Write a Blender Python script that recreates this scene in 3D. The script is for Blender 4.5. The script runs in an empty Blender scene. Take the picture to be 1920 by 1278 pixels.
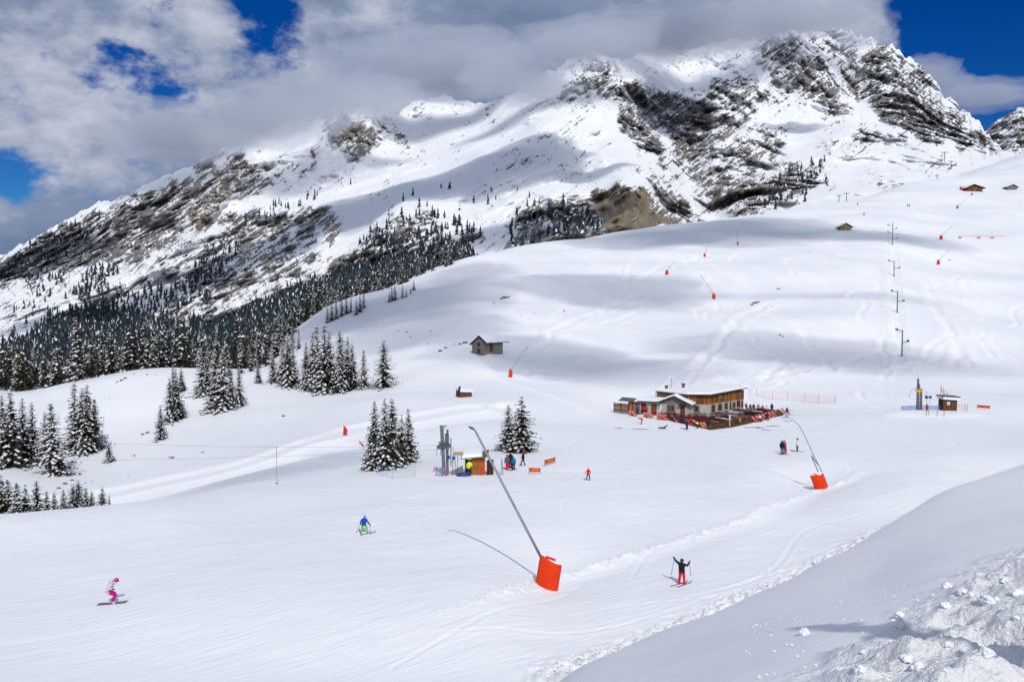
import bpy, bmesh, math, random
import numpy as np
from mathutils import Vector, Matrix

R = math.radians
F = 1600.0            # focal length in photo pixels (photo is 1920 x 1278)
PITCH = math.atan(88.0 / F)
CAM = Vector((0.0, 0.0, 20.0))
CP, SP = math.cos(PITCH), math.sin(PITCH)

# ------------------------------------------------------------------ camera
scn = bpy.context.scene
COL = scn.collection
cd = bpy.data.cameras.new('camera')
cam = bpy.data.objects.new('camera', cd)
COL.objects.link(cam)
cam.location = CAM
cam.rotation_euler = (R(90) - PITCH, 0, 0)
cd.sensor_width = 36.0
cd.lens = 36.0 * F / 1920.0
cd.clip_start = 0.3
cd.clip_end = 30000.0
scn.camera = cam

# ------------------------------------------------------------------ light
SUN_EL, SUN_AZ = R(45), R(167)            # azimuth from +Y towards +X: behind the photographer, a little right
TO_SUN = Vector((math.sin(SUN_AZ) * math.cos(SUN_EL), math.cos(SUN_AZ) * math.cos(SUN_EL), math.sin(SUN_EL)))
sl = bpy.data.lights.new('sun', 'SUN')
sl.energy = 2.6
sl.angle = R(0.53)
sl.color = (1.0, 0.965, 0.90)
so = bpy.data.objects.new('sun', sl)
COL.objects.link(so)
so.rotation_euler = (-TO_SUN).to_track_quat('-Z', 'Y').to_euler()
so.location = (0, -50, 200)


def pix_dir(px, py):
    t = (639.0 - py) / F
    d = Vector(((px - 960.0) / F, CP + SP * t, -SP + CP * t))
    return d / d.y                       # forward component 1


def at(px, py, D):
    """point on the sight line through a photo pixel at forward distance D"""
    return CAM + pix_dir(px, py) * D


def at_z(px, py, z):
    d = pix_dir(px, py)
    return CAM + d * ((z - CAM.z) / d.z)


world = bpy.data.worlds.new('World')
scn.world = world
world.use_nodes = True
wt = world.node_tree
wt.nodes.clear()
WN = wt.nodes.new


def wl(a, b):
    wt.links.new(a, b)


def wmath(op, a, b=None, clamp=False):
    n = WN('ShaderNodeMath')
    n.operation = op
    n.use_clamp = clamp
    for k, v in ((0, a), (1, b)):
        if v is None:
            continue
        if isinstance(v, (int, float)):
            n.inputs[k].default_value = v
        else:
            wl(v, n.inputs[k])
    return n.outputs[0]


sky = WN('ShaderNodeTexSky')
sky.sky_type = 'NISHITA'
sky.sun_disc = False
sky.sun_elevation = SUN_EL
sky.sun_rotation = SUN_AZ
sky.altitude = 2300
sky.air_density = 1.0
sky.dust_density = 0.2
sky.ozone_density = 3.0
hsv = WN('ShaderNodeHueSaturation')
hsv.inputs['Saturation'].default_value = 1.45
hsv.inputs['Value'].default_value = 0.95
hsv.inputs['Hue'].default_value = 0.515
wl(sky.outputs[0], hsv.inputs['Color'])
bg_sky = WN('ShaderNodeBackground')
bg_sky.inputs['Strength'].default_value = 0.105
deep = WN('ShaderNodeMixRGB')
deep.blend_type = 'MULTIPLY'
deep.inputs['Fac'].default_value = 1.0
deep.inputs['Color2'].default_value = (0.24, 0.50, 0.62, 1)     # thin dry air at altitude
wl(hsv.outputs[0], deep.inputs['Color1'])
wl(deep.outputs[0], bg_sky.inputs['Color'])
tc = WN('ShaderNodeTexCoord')
mp = WN('ShaderNodeMapping')
mp.inputs['Scale'].default_value = (1.0, 1.0, 1.7)
wl(tc.outputs['Generated'], mp.inputs['Vector'])


def wnoise(scale, detail, rough, dist=0.0, off=(0, 0, 0)):
    m = WN('ShaderNodeMapping')
    m.inputs['Location'].default_value = off
    wl(mp.outputs[0], m.inputs['Vector'])
    n = WN('ShaderNodeTexNoise')
    n.inputs['Scale'].default_value = scale
    n.inputs['Detail'].default_value = detail
    n.inputs['Roughness'].default_value = rough
    n.inputs['Distortion'].default_value = dist
    wl(m.outputs[0], n.inputs['Vector'])
    return n.outputs[0]


n1 = wnoise(8.5, 9, 0.62, 0.0)
n2 = wnoise(2.2, 3, 0.5, 0.0, (3.1, 1.7, 0.4))
cover = wmath('ADD', wmath('ADD', wmath('MULTIPLY', n1, 1.9), wmath('MULTIPLY', n2, 0.7)), -0.66)
# openings of blue in the cloud deck (directions)
holes = [((262, 122), 0.042, 0.52), ((275, -5), 0.030, 0.50), ((525, 35), 0.050, 0.44), ((-10, 325), 0.040, 0.56),
         ((1840, 50), 0.095, 1.5), ((1740, 20), 0.05, .35), ((1850, 225), 0.035, 0.9), ((1980, 180), 0.10, 0.5),
         ((600, 145), 0.03, 0.22), ((868, 178), 0.016, 0.40), ]
wob = WN('ShaderNodeTexNoise')
wob.inputs['Scale'].default_value = 13.0
wob.inputs['Detail'].default_value = 5
wl(tc.outputs['Generated'], wob.inputs['Vector'])
wv = WN('ShaderNodeVectorMath'); wv.operation = 'MULTIPLY_ADD'
wl(wob.outputs['Color'], wv.inputs[0])
wv.inputs[1].default_value = (0.11, 0.11, 0.11)
wl(tc.outputs['Generated'], wv.inputs[2])
wv2 = WN('ShaderNodeVectorMath'); wv2.operation = 'SUBTRACT'
wl(wv.outputs[0], wv2.inputs[0]); wv2.inputs[1].default_value = (0.055, 0.055, 0.055)
acc = None
for (hp, rad, amt) in holes:
    d = pix_dir(*hp).normalized()
    vm = WN('ShaderNodeVectorMath')
    vm.operation = 'DISTANCE'
    wl(wv2.outputs[0], vm.inputs[0])
    vm.inputs[1].default_value = d
    f = wmath('SUBTRACT', 1.0, wmath('DIVIDE', vm.outputs['Value'], rad * 1.35), True)
    f = wmath('MULTIPLY', f, amt)
    acc = f if acc is None else wmath('ADD', acc, f)
cover = wmath('SUBTRACT', wmath('ADD', cover, 0.40), acc)
cr = WN('ShaderNodeMapRange')
cr.interpolation_type = 'SMOOTHSTEP'
cr.inputs['From Min'].default_value = 0.54
cr.inputs['From Max'].default_value = 0.84
wl(cover, cr.inputs['Value'])
# cloud brightness: grey bellies, whiter rims
n3 = wnoise(4.6, 9, 0.62, 0.0, (7.7, 2.2, 5.1))
ramp = WN('ShaderNodeValToRGB')
e = ramp.color_ramp.elements
e[0].position = 0.36
e[0].color = (0.145, 0.205, 0.34, 1)
e[1].position = 0.63
e[1].color = (0.53, 0.56, 0.665, 1)
e2 = ramp.color_ramp.elements.new(0.5)
e2.color = (0.225, 0.285, 0.425, 1)
wl(n3, ramp.inputs['Fac'])
bg_cl = WN('ShaderNodeBackground')
bg_cl.inputs['Strength'].default_value = 1.0
wl(ramp.outputs[0], bg_cl.inputs['Color'])
mx = WN('ShaderNodeMixShader')
wl(cr.outputs[0], mx.inputs['Fac'])
wl(bg_sky.outputs[0], mx.inputs[1])
wl(bg_cl.outputs[0], mx.inputs[2])
wo = WN('ShaderNodeOutputWorld')
wl(mx.outputs[0], wo.inputs['Surface'])

scn.view_settings.view_transform = 'Standard'
scn.view_settings.look = 'None'
scn.view_settings.gamma = 1.0
scn.view_settings.exposure = 0.0
scn.view_settings.use_curve_mapping = False
scn.render.engine = 'CYCLES'
cy = scn.cycles
cy.use_denoising = True
cy.max_bounces = 6
cy.diffuse_bounces = 2
cy.glossy_bounces = 2
cy.transmission_bounces = 2
cy.volume_bounces = 3
cy.transparent_max_bounces = 16

rng = np.random.default_rng(7)
random.seed(11)


# ------------------------------------------------------------------ numeric noise
def _hash(ix, iy, iz, seed):
    h = (ix * 374761393 + iy * 668265263 + iz * 2147483647 + seed * 974711) & 0xFFFFFFFF
    h = ((h ^ (h >> 13)) * 1274126177) & 0xFFFFFFFF
    h = (h ^ (h >> 16))
    return h


_G = np.array([(1, 1, 0), (-1, 1, 0), (1, -1, 0), (-1, -1, 0), (1, 0, 1), (-1, 0, 1), (1, 0, -1), (-1, 0, -1),
               (0, 1, 1), (0, -1, 1), (0, 1, -1), (0, -1, -1), (1, 1, 0), (0, -1, 1), (-1, 1, 0), (0, -1, -1)], dtype=np.float32)


def perlin(x, y, z, seed=0):
    x0 = np.floor(x).astype(np.int64); y0 = np.floor(y).astype(np.int64); z0 = np.floor(z).astype(np.int64)
    fx = (x - x0).astype(np.float32); fy = (y - y0).astype(np.float32); fz = (z - z0).astype(np.float32)
    u = fx * fx * fx * (fx * (fx * 6 - 15) + 10)
    v = fy * fy * fy * (fy * (fy * 6 - 15) + 10)
    w = fz * fz * fz * (fz * (fz * 6 - 15) + 10)

    def g(i, j, k):
        gr = _G[_hash(x0 + i, y0 + j, z0 + k, seed) & 15]
        return gr[..., 0] * (fx - i) + gr[..., 1] * (fy - j) + gr[..., 2] * (fz - k)
    a = g(0, 0, 0) * (1 - u) + g(1, 0, 0) * u
    b = g(0, 1, 0) * (1 - u) + g(1, 1, 0) * u
    c = g(0, 0, 1) * (1 - u) + g(1, 0, 1) * u
    d = g(0, 1, 1) * (1 - u) + g(1, 1, 1) * u
    return (a * (1 - v) + b * v) * (1 - w) + (c * (1 - v) + d * v) * w


def fbm(x, y, z, oct=4, seed=0, gain=0.5, lac=2.03):
    s = 0; a = 1.0; f = 1.0
    for o in range(oct):
        s = s + a * perlin(x * f, y * f, z * f, seed + o * 17)
        a *= gain; f *= lac
    return s


def ridged(x, y, z, oct=4, seed=0, gain=0.5, lac=2.07):
    s = 0; a = 1.0; f = 1.0
    for o in range(oct):
        s = s + a * (1.0 - 2.2 * np.abs(perlin(x * f, y * f, z * f, seed + o * 13)))
        a *= gain; f *= lac
    return s


def sstep(a, b, x):
    t = np.clip((x - a) / (b - a), 0, 1)
    return t * t * (3 - 2 * t)


def pchip(xs, ys, xq):
    xs = np.asarray(xs, float); ys = np.asarray(ys, float)
    h = np.diff(xs); dl = np.diff(ys) / h
    m = np.zeros_like(ys)
    m[0] = dl[0]; m[-1] = dl[-1]
    for i in range(1, len(xs) - 1):
        if dl[i - 1] * dl[i] > 0:
            w1 = 2 * h[i] + h[i - 1]; w2 = h[i] + 2 * h[i - 1]
            m[i] = (w1 + w2) / (w1 / dl[i - 1] + w2 / dl[i])
    xq = np.clip(xq, xs[0], xs[-1])
    i = np.clip(np.searchsorted(xs, xq) - 1, 0, len(xs) - 2)
    t = (xq - xs[i]) / h[i]
    return ((2 * t**3 - 3 * t**2 + 1) * ys[i] + (t**3 - 2 * t**2 + t) * h[i] * m[i]
            + (-2 * t**3 + 3 * t**2) * ys[i + 1] + (t**3 - t**2) * h[i] * m[i + 1])


# ------------------------------------------------------------------ materials
MATS = {}


def nodes_of(m):
    m.use_nodes = True
    nt = m.node_tree
    return nt, nt.nodes['Principled BSDF']


def mat(name, col, rough=0.6, metal=0.0, spec=0.3, var=0.12, scale=6.0, stretch=(1, 1, 1), bump=0.0, col2=None):
    """procedural paint/wood/cloth: base colour with noise variation"""
    if name in MATS:
        return MATS[name]
    m = bpy.data.materials.new(name)
    nt, b = nodes_of(m)
    b.inputs['Roughness'].default_value = rough
    b.inputs['Metallic'].default_value = metal
    b.inputs['Specular IOR Level'].default_value = spec
    t = nt.nodes.new('ShaderNodeTexCoord')
    mpn = nt.nodes.new('ShaderNodeMapping')
    mpn.inputs['Scale'].default_value = stretch
    nt.links.new(t.outputs['Object'], mpn.inputs['Vector'])
    n = nt.nodes.new('ShaderNodeTexNoise')
    n.inputs['Scale'].default_value = scale
    n.inputs['Detail'].default_value = 4
    nt.links.new(mpn.outputs[0], n.inputs['Vector'])
    r = nt.nodes.new('ShaderNodeValToRGB')
    lo = tuple(max(0, c * (1 - var)) for c in col)
    hi = tuple(min(1, c * (1 + var)) for c in col) if col2 is None else col2
    r.color_ramp.elements[0].position = 0.32
    r.color_ramp.elements[0].color = (*lo, 1)
    r.color_ramp.elements[1].position = 0.68
    r.color_ramp.elements[1].color = (*hi, 1)
    nt.links.new(n.outputs[0], r.inputs['Fac'])
    nt.links.new(r.outputs[0], b.inputs['Base Color'])
    if bump:
        bp = nt.nodes.new('ShaderNodeBump')
        bp.inputs['Strength'].default_value = bump
        nt.links.new(n.outputs[0], bp.inputs['Height'])
        nt.links.new(bp.outputs[0], b.inputs['Normal'])
    MATS[name] = m
    return m


SNOW_COL = (0.86, 0.875, 0.90)


def snow_material():
    m = bpy.data.materials.new('snow_ground')
    nt, b = nodes_of(m)
    L = nt.links.new
    N = nt.nodes.new
    b.inputs['Roughness'].default_value = 0.62
    b.inputs['Specular IOR Level'].default_value = 0.22
    t = N('ShaderNodeTexCoord')
    at1 = N('ShaderNodeAttribute'); at1.attribute_name = 'piste'
    at2 = N('ShaderNodeAttribute'); at2.attribute_name = 'churn'
    # groomed streaks along the run (direction in the ground plane)
    turn_long = N('ShaderNodeMapping')
    turn_long.inputs['Rotation'].default_value = (0, 0, R(-38))
    L(t.outputs['Object'], turn_long.inputs['Vector'])
    mr = N('ShaderNodeMapping')
    mr.inputs['Scale'].default_value = (0.16, 2.2, 1.0)
    L(turn_long.outputs[0], mr.inputs['Vector'])
    ns = N('ShaderNodeTexNoise'); ns.inputs['Scale'].default_value = 1.6; ns.inputs['Detail'].default_value = 5
    ns.inputs['Distortion'].default_value = 0.35
    L(mr.outputs[0], ns.inputs['Vector'])
    turn_wide = N('ShaderNodeMapping')
    turn_wide.inputs['Rotation'].default_value = (0, 0, R(-24))
    L(t.outputs['Object'], turn_wide.inputs['Vector'])
    mr2 = N('ShaderNodeMapping')
    mr2.inputs['Scale'].default_value = (0.05, 0.7, 1.0)
    L(turn_wide.outputs[0], mr2.inputs['Vector'])
    ns2 = N('ShaderNodeTexNoise'); ns2.inputs['Scale'].default_value = 1.0; ns2.inputs['Detail'].default_value = 4
    ns2.inputs['Distortion'].default_value = 0.6
    L(mr2.outputs[0], ns2.inputs['Vector'])
    patch = N('ShaderNodeTexNoise'); patch.inputs['Scale'].default_value = 0.11; patch.inputs['Detail'].default_value = 3
    L(t.outputs['Object'], patch.inputs['Vector'])
    fine = N('ShaderNodeTexNoise'); fine.inputs['Scale'].default_value = 7.0; fine.inputs['Detail'].default_value = 6
    fine.inputs['Roughness'].default_value = 0.65
    L(t.outputs['Object'], fine.inputs['Vector'])

    def mth(op, a, c):
        n = N('ShaderNodeMath'); n.operation = op
        for k, v in ((0, a), (1, c)):
            if isinstance(v, (int, float)):
                n.inputs[k].default_value = v
            else:
                L(v, n.inputs[k])
        return n.outputs[0]
    streak = mth('MULTIPLY', mth('ADD', mth('MULTIPLY', ns.outputs[0], 0.10), mth('MULTIPLY', ns2.outputs[0], mth('MULTIPLY', patch.outputs[0], 0.24))), at1.outputs['Fac'])
    chn = mth('MULTIPLY', mth('MULTIPLY', fine.outputs[0], 0.16), mth('ADD', mth('MULTIPLY', at2.outputs['Fac'], 1.0), 0.10))
    h = mth('ADD', streak, chn)
    bp = N('ShaderNodeBump'); bp.inputs['Strength'].default_value = 0.75; bp.inputs['Distance'].default_value = 1.0
    L(h, bp.inputs['Height'])
    L(bp.outputs[0], b.inputs['Normal'])
    big = N('ShaderNodeTexNoise'); big.inputs['Scale'].default_value = 0.03; big.inputs['Detail'].default_value = 6
    L(t.outputs['Object'], big.inputs['Vector'])
    r = N('ShaderNodeValToRGB')
    r.color_ramp.elements[0].position = 0.3; r.color_ramp.elements[0].color = (0.80, 0.82, 0.865, 1)
    r.color_ramp.elements[1].position = 0.7; r.color_ramp.elements[1].color = (0.89, 0.90, 0.92, 1)
    L(big.outputs[0], r.inputs['Fac'])
    mixc = N('ShaderNodeMixRGB'); mixc.inputs['Color2'].default_value = (0.95, 0.955, 0.965, 1)
    L(mth('MULTIPLY', at2.outputs['Fac'], 0.8), mixc.inputs['Fac']); L(r.outputs[0], mixc.inputs['Color1'])
    L(mixc.outputs[0], b.inputs['Base Color'])
    return m


def mesh_obj(name, verts, faces, m=None, parent=None, smooth=False, mats=None, fmat=None):
    me = bpy.data.meshes.new(name)
    me.from_pydata([tuple(v) for v in verts], [], faces)
    for mm in ([m] if m is not None else (mats or [])):
        me.materials.append(mm)
    if fmat is not None:
        me.polygons.foreach_set('material_index', fmat)
    if smooth:
        me.polygons.foreach_set('use_smooth', [True] * len(me.polygons))
    me.update()
    o = bpy.data.objects.new(name, me)
    COL.objects.link(o)
    if parent is not None:
        o.parent = parent
    return o


def grid_obj(name, P, m, attrs=None):
    """P: (rows, cols, 3) array -> smooth grid mesh, fast path"""
    nr, nc = P.shape[:2]
    me = bpy.data.meshes.new(name)
    nv = nr * nc
    idx = np.arange(nv, dtype=np.int32).reshape(nr, nc)
    q = np.stack([idx[:-1, :-1], idx[:-1, 1:], idx[1:, 1:], idx[1:, :-1]], -1).reshape(-1, 4)
    nq = len(q)
    me.vertices.add(nv)
    me.vertices.foreach_set('co', P.astype(np.float32).reshape(-1))
    me.loops.add(nq * 4)
    me.loops.foreach_set('vertex_index', q.reshape(-1))
    me.polygons.add(nq)
    me.polygons.foreach_set('loop_start', np.arange(0, nq * 4, 4, dtype=np.int32))
    me.polygons.foreach_set('use_smooth', np.ones(nq, dtype=bool))
    me.materials.append(m)
    for k, v in (attrs or {}).items():
        if v.ndim == 3:
            a = me.attributes.new(k, 'FLOAT_VECTOR', 'POINT')
            a.data.foreach_set('vector', v.astype(np.float32).reshape(-1))
        else:
            a = me.attributes.new(k, 'FLOAT', 'POINT')
            a.data.foreach_set('value', v.astype(np.float32).reshape(-1))
    me.update()
    me.validate()
    o = bpy.data.objects.new(name, me)
    COL.objects.link(o)
    return o


def tag(o, label, cat=None, group=None, kind=None):
    o['label'] = label
    if cat:
        o['category'] = cat
    if group:
        o['group'] = group
    if kind:
        o['kind'] = kind
    return o


def thing(name, loc, label, cat, group=None, rz=0.0):
    o = bpy.data.objects.new(name, None)
    o.empty_display_size = 0.3
    COL.objects.link(o)
    o.location = loc
    o.rotation_euler = (0, 0, rz)
    return tag(o, label, cat, group)
# ------------------------------------------------------------------ terrain: one snow sheet, profiles per bearing
# each column: bearing (photo x), then (distance, photo y of the ground there) or (distance, 'z', height)
Z = 'z'
LEFT_NEAR = [(2, Z, 18.25), (4, Z, 17.5), (8, Z, 15.8), (12, Z, 13.2), (18, Z, 9.4), (25, Z, 5.2), (32, Z, 2.7)]
COLS = {
    -700: LEFT_NEAR + [(40, Z, 1.9), (50, Z, 2.0), (60, Z, 2.0), (70, Z, 1.8), (80, Z, 0), (95, Z, -6), (115, Z, -10), (140, Z, -10), (200, Z, -8), (270, Z, -6), (400, Z, -10), (900, Z, -20)],
    0: LEFT_NEAR + [(40, Z, 1.5), (50, 1138), (60, 1045), (72, 962), (77, 966), (88, Z, -6), (102, Z, -10.5), (122, 952), (140, 893), (160, 850), (185, 800), (210, 765), (240, 735), (265, 725), (330, 738), (450, 748), (900, 750)],
    150: LEFT_NEAR + [(40, Z, 1.4), (50, 1135), (60, 1040), (75, 950), (81, 955), (92, Z, -5), (105, Z, -9), (122, 946), (136, 915), (150, 885), (165, 845), (185, 788), (205, 738), (224, 715), (250, 722), (330, 735), (500, 745), (900, 745)],
    300: LEFT_NEAR + [(40, Z, 1.3), (50, 1130), (60, 1038), (78, 937), (84, 938), (94, Z, -3.6), (104, Z, -5.8), (112, 929), (120, 916), (132, 893), (146, 872), (162, 838), (180, 790), (197, 738), (215, 702), (232, 689), (260, 699), (330, 715), (500, 735), (900, 740)],
    450: LEFT_NEAR + [(40, Z, 1.3), (50, 1125), (60, 1035), (72, 965), (82, 921), (90, 914), (100, 904), (111, 890), (119, 880), (128, 864), (138, 850), (152, 832), (168, 800), (184, 765), (200, 735), (220, 706), (240, 694), (270, 700), (330, 705), (500, 725), (900, 735)],
    600: LEFT_NEAR + [(40, Z, 1.2), (50, 1122), (60, 1032), (72, 962), (83, 913), (94, 896), (106, 870), (117, 848), (125, 826), (136, 814), (150, 802), (165, 780), (180, 757), (196, 737), (216, 712), (242, 682), (270, 650), (300, 617), (330, 592), (352, 581), (385, 592), (450, 612), (700, 660), (900, 700)],
    750: LEFT_NEAR + [(40, Z, 1.2), (50, 1120), (58, 1052), (72, 960), (84, 908), (91, 888), (99, 873), (109, 861), (120, 842), (130, 815), (142, 795), (156, 772), (171, 750), (190, 725), (210, 700), (235, 668), (262, 636), (290, 603), (320, 570), (350, 541), (382, 521), (420, 530), (500, 555), (900, 650)],
    900: LEFT_NEAR + [(40, Z, 1.2), (50, 1118), (58, 1050), (72, 960), (82, 912), (91, 888), (99, 868), (109, 851), (120, 834), (135, 800), (150, 775), (165, 755), (180, 738), (196, 714), (216, 663), (242, 632), (272, 596), (304, 562), (342, 528), (384, 497), (428, 475), (480, 483), (600, 515), (900, 600)],
    1060: [(2, Z, 18.28), (4, Z, 17.7), (8, Z, 16.2), (12, Z, 14.55), (15, Z, 12.9), (19, Z, 10.2), (26, Z, 5.6), (33, Z, 2.5), (40, Z, 1.1), (50, Z, .6), (58, 1092), (70, 978), (82, 917), (92, 890), (101, 868), (112, 846), (126, 822), (140, 803), (156, 783), (176, 755), (196, 722), (217, 688), (242, 650), (272, 613), (304, 580), (344, 542), (392, 502), (440, 472), (490, 447), (540, 455), (700, 500), (900, 560)],
    1220: [(2, Z, 18.3), (4, Z, 17.8), (8, Z, 16.4), (12, Z, 14.95), (16, Z, 13.5), (19, Z, 11.8), (24, Z, 8.2), (32, Z, 3.3), (40, Z, 1.1), (50, Z, .6), (58, Z, .4), (70, Z, .1), (82, 927), (92, 893), (106, 866), (120, 839), (135, 815), (150, 798), (168, 781), (188, 748), (208, 712), (232, 675), (258, 638), (292, 598), (332, 557), (382, 512), (432, 473), (482, 445), (532, 424), (600, 440), (900, 520)],
    1400: [(2, Z, 18.3), (4, Z, 17.9), (8, Z, 16.7), (12, Z, 15.4), (16, Z, 14.1), (20, Z, 12.76), (24, Z, 10.4), (30, Z, 6.6), (38, Z, 2.4), (46, Z, .8), (54, Z, .4), (66, Z, 0), (78, 952), (90, 907), (104, 872), (120, 840), (136, 818), (152, 797), (168, 780), (188, 745), (208, 710), (232, 670), (262, 628), (298, 588), (338, 547), (384, 507), (436, 466), (506, 426), (575, 401), (640, 412), (900, 470)],
    1500: [(2, Z, 18.3), (4, Z, 17.95), (8, Z, 16.85), (14, Z, 15.0), (20, Z, 13.3), (24, Z, 12.1), (29, Z, 9.6), (36, Z, 5.6), (44, Z, 1.8), (52, Z, .4), (62, Z, 0), (74, Z, -.6), (86, 945), (97, 917), (106, 868), (120, 840), (138, 816), (158, 786), (180, 753), (202, 718), (232, 676), (264, 634), (298, 588), (342, 543), (392, 499), (452, 459), (522, 420), (620, 386), (700, 398), (900, 440)],
    1640: [(2, Z, 18.3), (4, Z, 18.0), (8, Z, 17.0), (14, Z, 15.3), (20, Z, 13.9), (26, Z, 12.5), (30, Z, 11.58), (35, Z, 9.4), (42, Z, 5.8), (50, Z, 2.2), (58, Z, .6), (68, Z, 0), (78, Z, -1.0), (88, 925), (97, 892), (106, 865), (122, 834), (142, 803), (160, 775), (186, 740), (216, 703), (246, 668), (276, 615), (292, 584), (332, 548), (372, 517), (412, 486), (452, 459), (512, 425), (582, 395), (662, 369), (722, 361), (800, 369), (900, 385)],
    1735: [(2, Z, 18.3), (4, Z, 18.05), (8, Z, 17.1), (14, Z, 15.65), (20, Z, 14.3), (28, Z, 12.8), (36, Z, 11.36), (42, Z, 9.3), (50, Z, 5.8), (60, Z, 1.8), (70, Z, .1), (80, Z, -1.1), (90, 908), (102, 870), (118, 836), (138, 805), (157, 773), (186, 737), (216, 702), (250, 667), (290, 606), (340, 560), (390, 520), (440, 487), (500, 450), (570, 412), (650, 374), (720, 345), (770, 334), (830, 342), (900, 350)],
    1920: [(2, Z, 18.25), (4, Z, 18.1), (8, Z, 17.25), (14, Z, 16.0), (20, Z, 14.9), (28, Z, 13.6), (36, Z, 12.5), (45, Z, 11.03), (52, Z, 8.9), (62, Z, 5.2), (75, Z, 1.6), (88, Z, -.6), (100, Z, -1.2), (112, 842), (132, 810), (155, 777), (190, 735), (230, 695), (270, 652), (320, 600), (370, 556), (430, 508), (500, 459), (570, 414), (640, 375), (700, 346), (780, 311), (860, 284), (900, 283), (950, 290)],
    2700: [(2, Z, 18.2), (4, Z, 18.3), (8, Z, 17.9), (14, Z, 17.2), (20, Z, 16.6), (36, Z, 15.0), (50, Z, 13.5), (62, Z, 11), (80, Z, 7), (100, Z, 4), (132, 790), (190, 700), (270, 600), (370, 500), (500, 400), (640, 320), (780, 240), (900, 200)],
}
LN0, LN1 = math.log(2.0), math.log(950.0)
NT = 1600
lnq = np.linspace(LN0, LN1, NT)
cpx = sorted(COLS)
prof = []
for c in cpx:
    xs, ys = [], []
    for e_ in COLS[c]:
        xs.append(math.log(e_[0]))
        py = e_[1] if e_[1] != Z else None
        if py is None:
            s = (e_[2] - CAM.z) / e_[0]
        else:
            s = pix_dir(960, py).z
        ys.append(s)
    xs.append(math.log(950.1)); ys.append(ys[-1] + 0.0)
    prof.append(pchip(xs, ys, lnq))
prof = np.array(prof)                                  # (ncol, NT): slope s = dz / forward distance
# bearings: u = x / forward distance
NU = 1400
PXA, PXB = -700.0, 2700.0
pxq = np.linspace(PXA, PXB, NU)
STAB = np.empty((NU, NT))
for k in range(NT):
    STAB[:, k] = pchip(cpx, prof[:, k], pxq)


def gsm(a, s, axis):
    r = int(3 * s) + 1
    k = np.exp(-0.5 * (np.arange(-r, r + 1) / s) ** 2); k /= k.sum()
    pad = [(0, 0), (0, 0)]; pad[axis] = (r, r)
    b = np.pad(a, pad, mode='edge')
    out = 0
    for i, w in enumerate(k):
        sl_ = [slice(None), slice(None)]; sl_[axis] = slice(i, i + a.shape[axis])
        out = out + w * b[tuple(sl_)]
    return out


# soften the bearings where the profiles change, but keep the crests
STAB = gsm(STAB, 14.0, 0)
STAB = gsm(STAB, 5.0, 1)


def base_z(x, y):
    x = np.asarray(x, float); y = np.maximum(np.asarray(y, float), 2.0)
    u = x / y
    px = 960.0 + F * u * 0.985
    fi = np.clip((px - PXA) / (PXB - PXA) * (NU - 1), 0, NU - 1.001)
    fj = np.clip((np.log(y) - LN0) / (LN1 - LN0) * (NT - 1), 0, NT - 1.001)
    i = fi.astype(int); j = fj.astype(int)
    a = fi - i; b = fj - j
    s = (STAB[i, j] * (1 - a) * (1 - b) + STAB[i + 1, j] * a * (1 - b) + STAB[i, j + 1] * (1 - a) * b + STAB[i + 1, j + 1] * a * b)
    return CAM.z + s * y


# flat pad under the restaurant and the two lift stations
PADS = []


def add_pad(px, py, D, rx, ry):
    p = at(px, py, D)
    PADS.append((p.x, p.y, p.z, rx, ry))


add_pad(1330, 790, 156, 21, 13)
CHZ = PADS[0][2]
add_pad(870, 893, 90, 5.0, 3.0)
add_pad(1745, 772, 156, 8, 4)


def polydist(x, y, pts):
    """distance to a polyline and parameter along it (all in ground coordinates)"""
    best = np.full(x.shape, 1e9); par = np.zeros(x.shape); side = np.zeros(x.shape)
    L = 0.0
    for (ax, ay), (bx, by) in zip(pts[:-1], pts[1:]):
        dx, dy = bx - ax, by - ay
        l2 = dx * dx + dy * dy
        ln = math.sqrt(l2)
        t = np.clip(((x - ax) * dx + (y - ay) * dy) / l2, 0, 1)
        ex = x - (ax + t * dx); ey = y - (ay + t * dy)
        d = np.sqrt(ex * ex + ey * ey)
        m = d < best
        best = np.where(m, d, best)
        par = np.where(m, L + t * ln, par)
        side = np.where(m, np.sign(dx * ey - dy * ex), side)
        L += ln
    return best, par, side


def ground_pt(px, py, dmin=2.5, dmax=940.0, zf=None):
    """first point of the terrain on the sight line through a photo pixel"""
    zf = zf or full_z
    d = pix_dir(px, py)
    def march(ln):
        D = np.exp(ln)
        f = CAM.z + d.z * D - zf(d.x * D, D)
        k = np.nonzero(f <= 0)[0]
        return D, f, (int(k[0]) if len(k) else None)
    ln = np.linspace(math.log(dmin), math.log(dmax), 420)
    D, f, k = march(ln)
    if k is None:
        k = int(np.argmin(f))
        return Vector((d.x * D[k], D[k], CAM.z + d.z * D[k] - float(f[k])))
    if k > 0:
        D, f, k = march(np.linspace(ln[k - 1], ln[k], 24))
        k = k or 0
    if k > 0:
        t = f[k - 1] / (f[k - 1] - f[k])
        DD = D[k - 1] * (1 - t) + D[k] * t
    else:
        DD = D[0]
    return Vector((d.x * DD, DD, float(zf(np.array([d.x * DD]), np.array([DD]))[0])))


def line_on(pts):
    out = []
    for (px, py) in pts:
        p = ground_pt(px, py, 36.0 if py > 700 else 100.0, zf=base_z)
        out.append((p.x, p.y))
    return out


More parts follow.
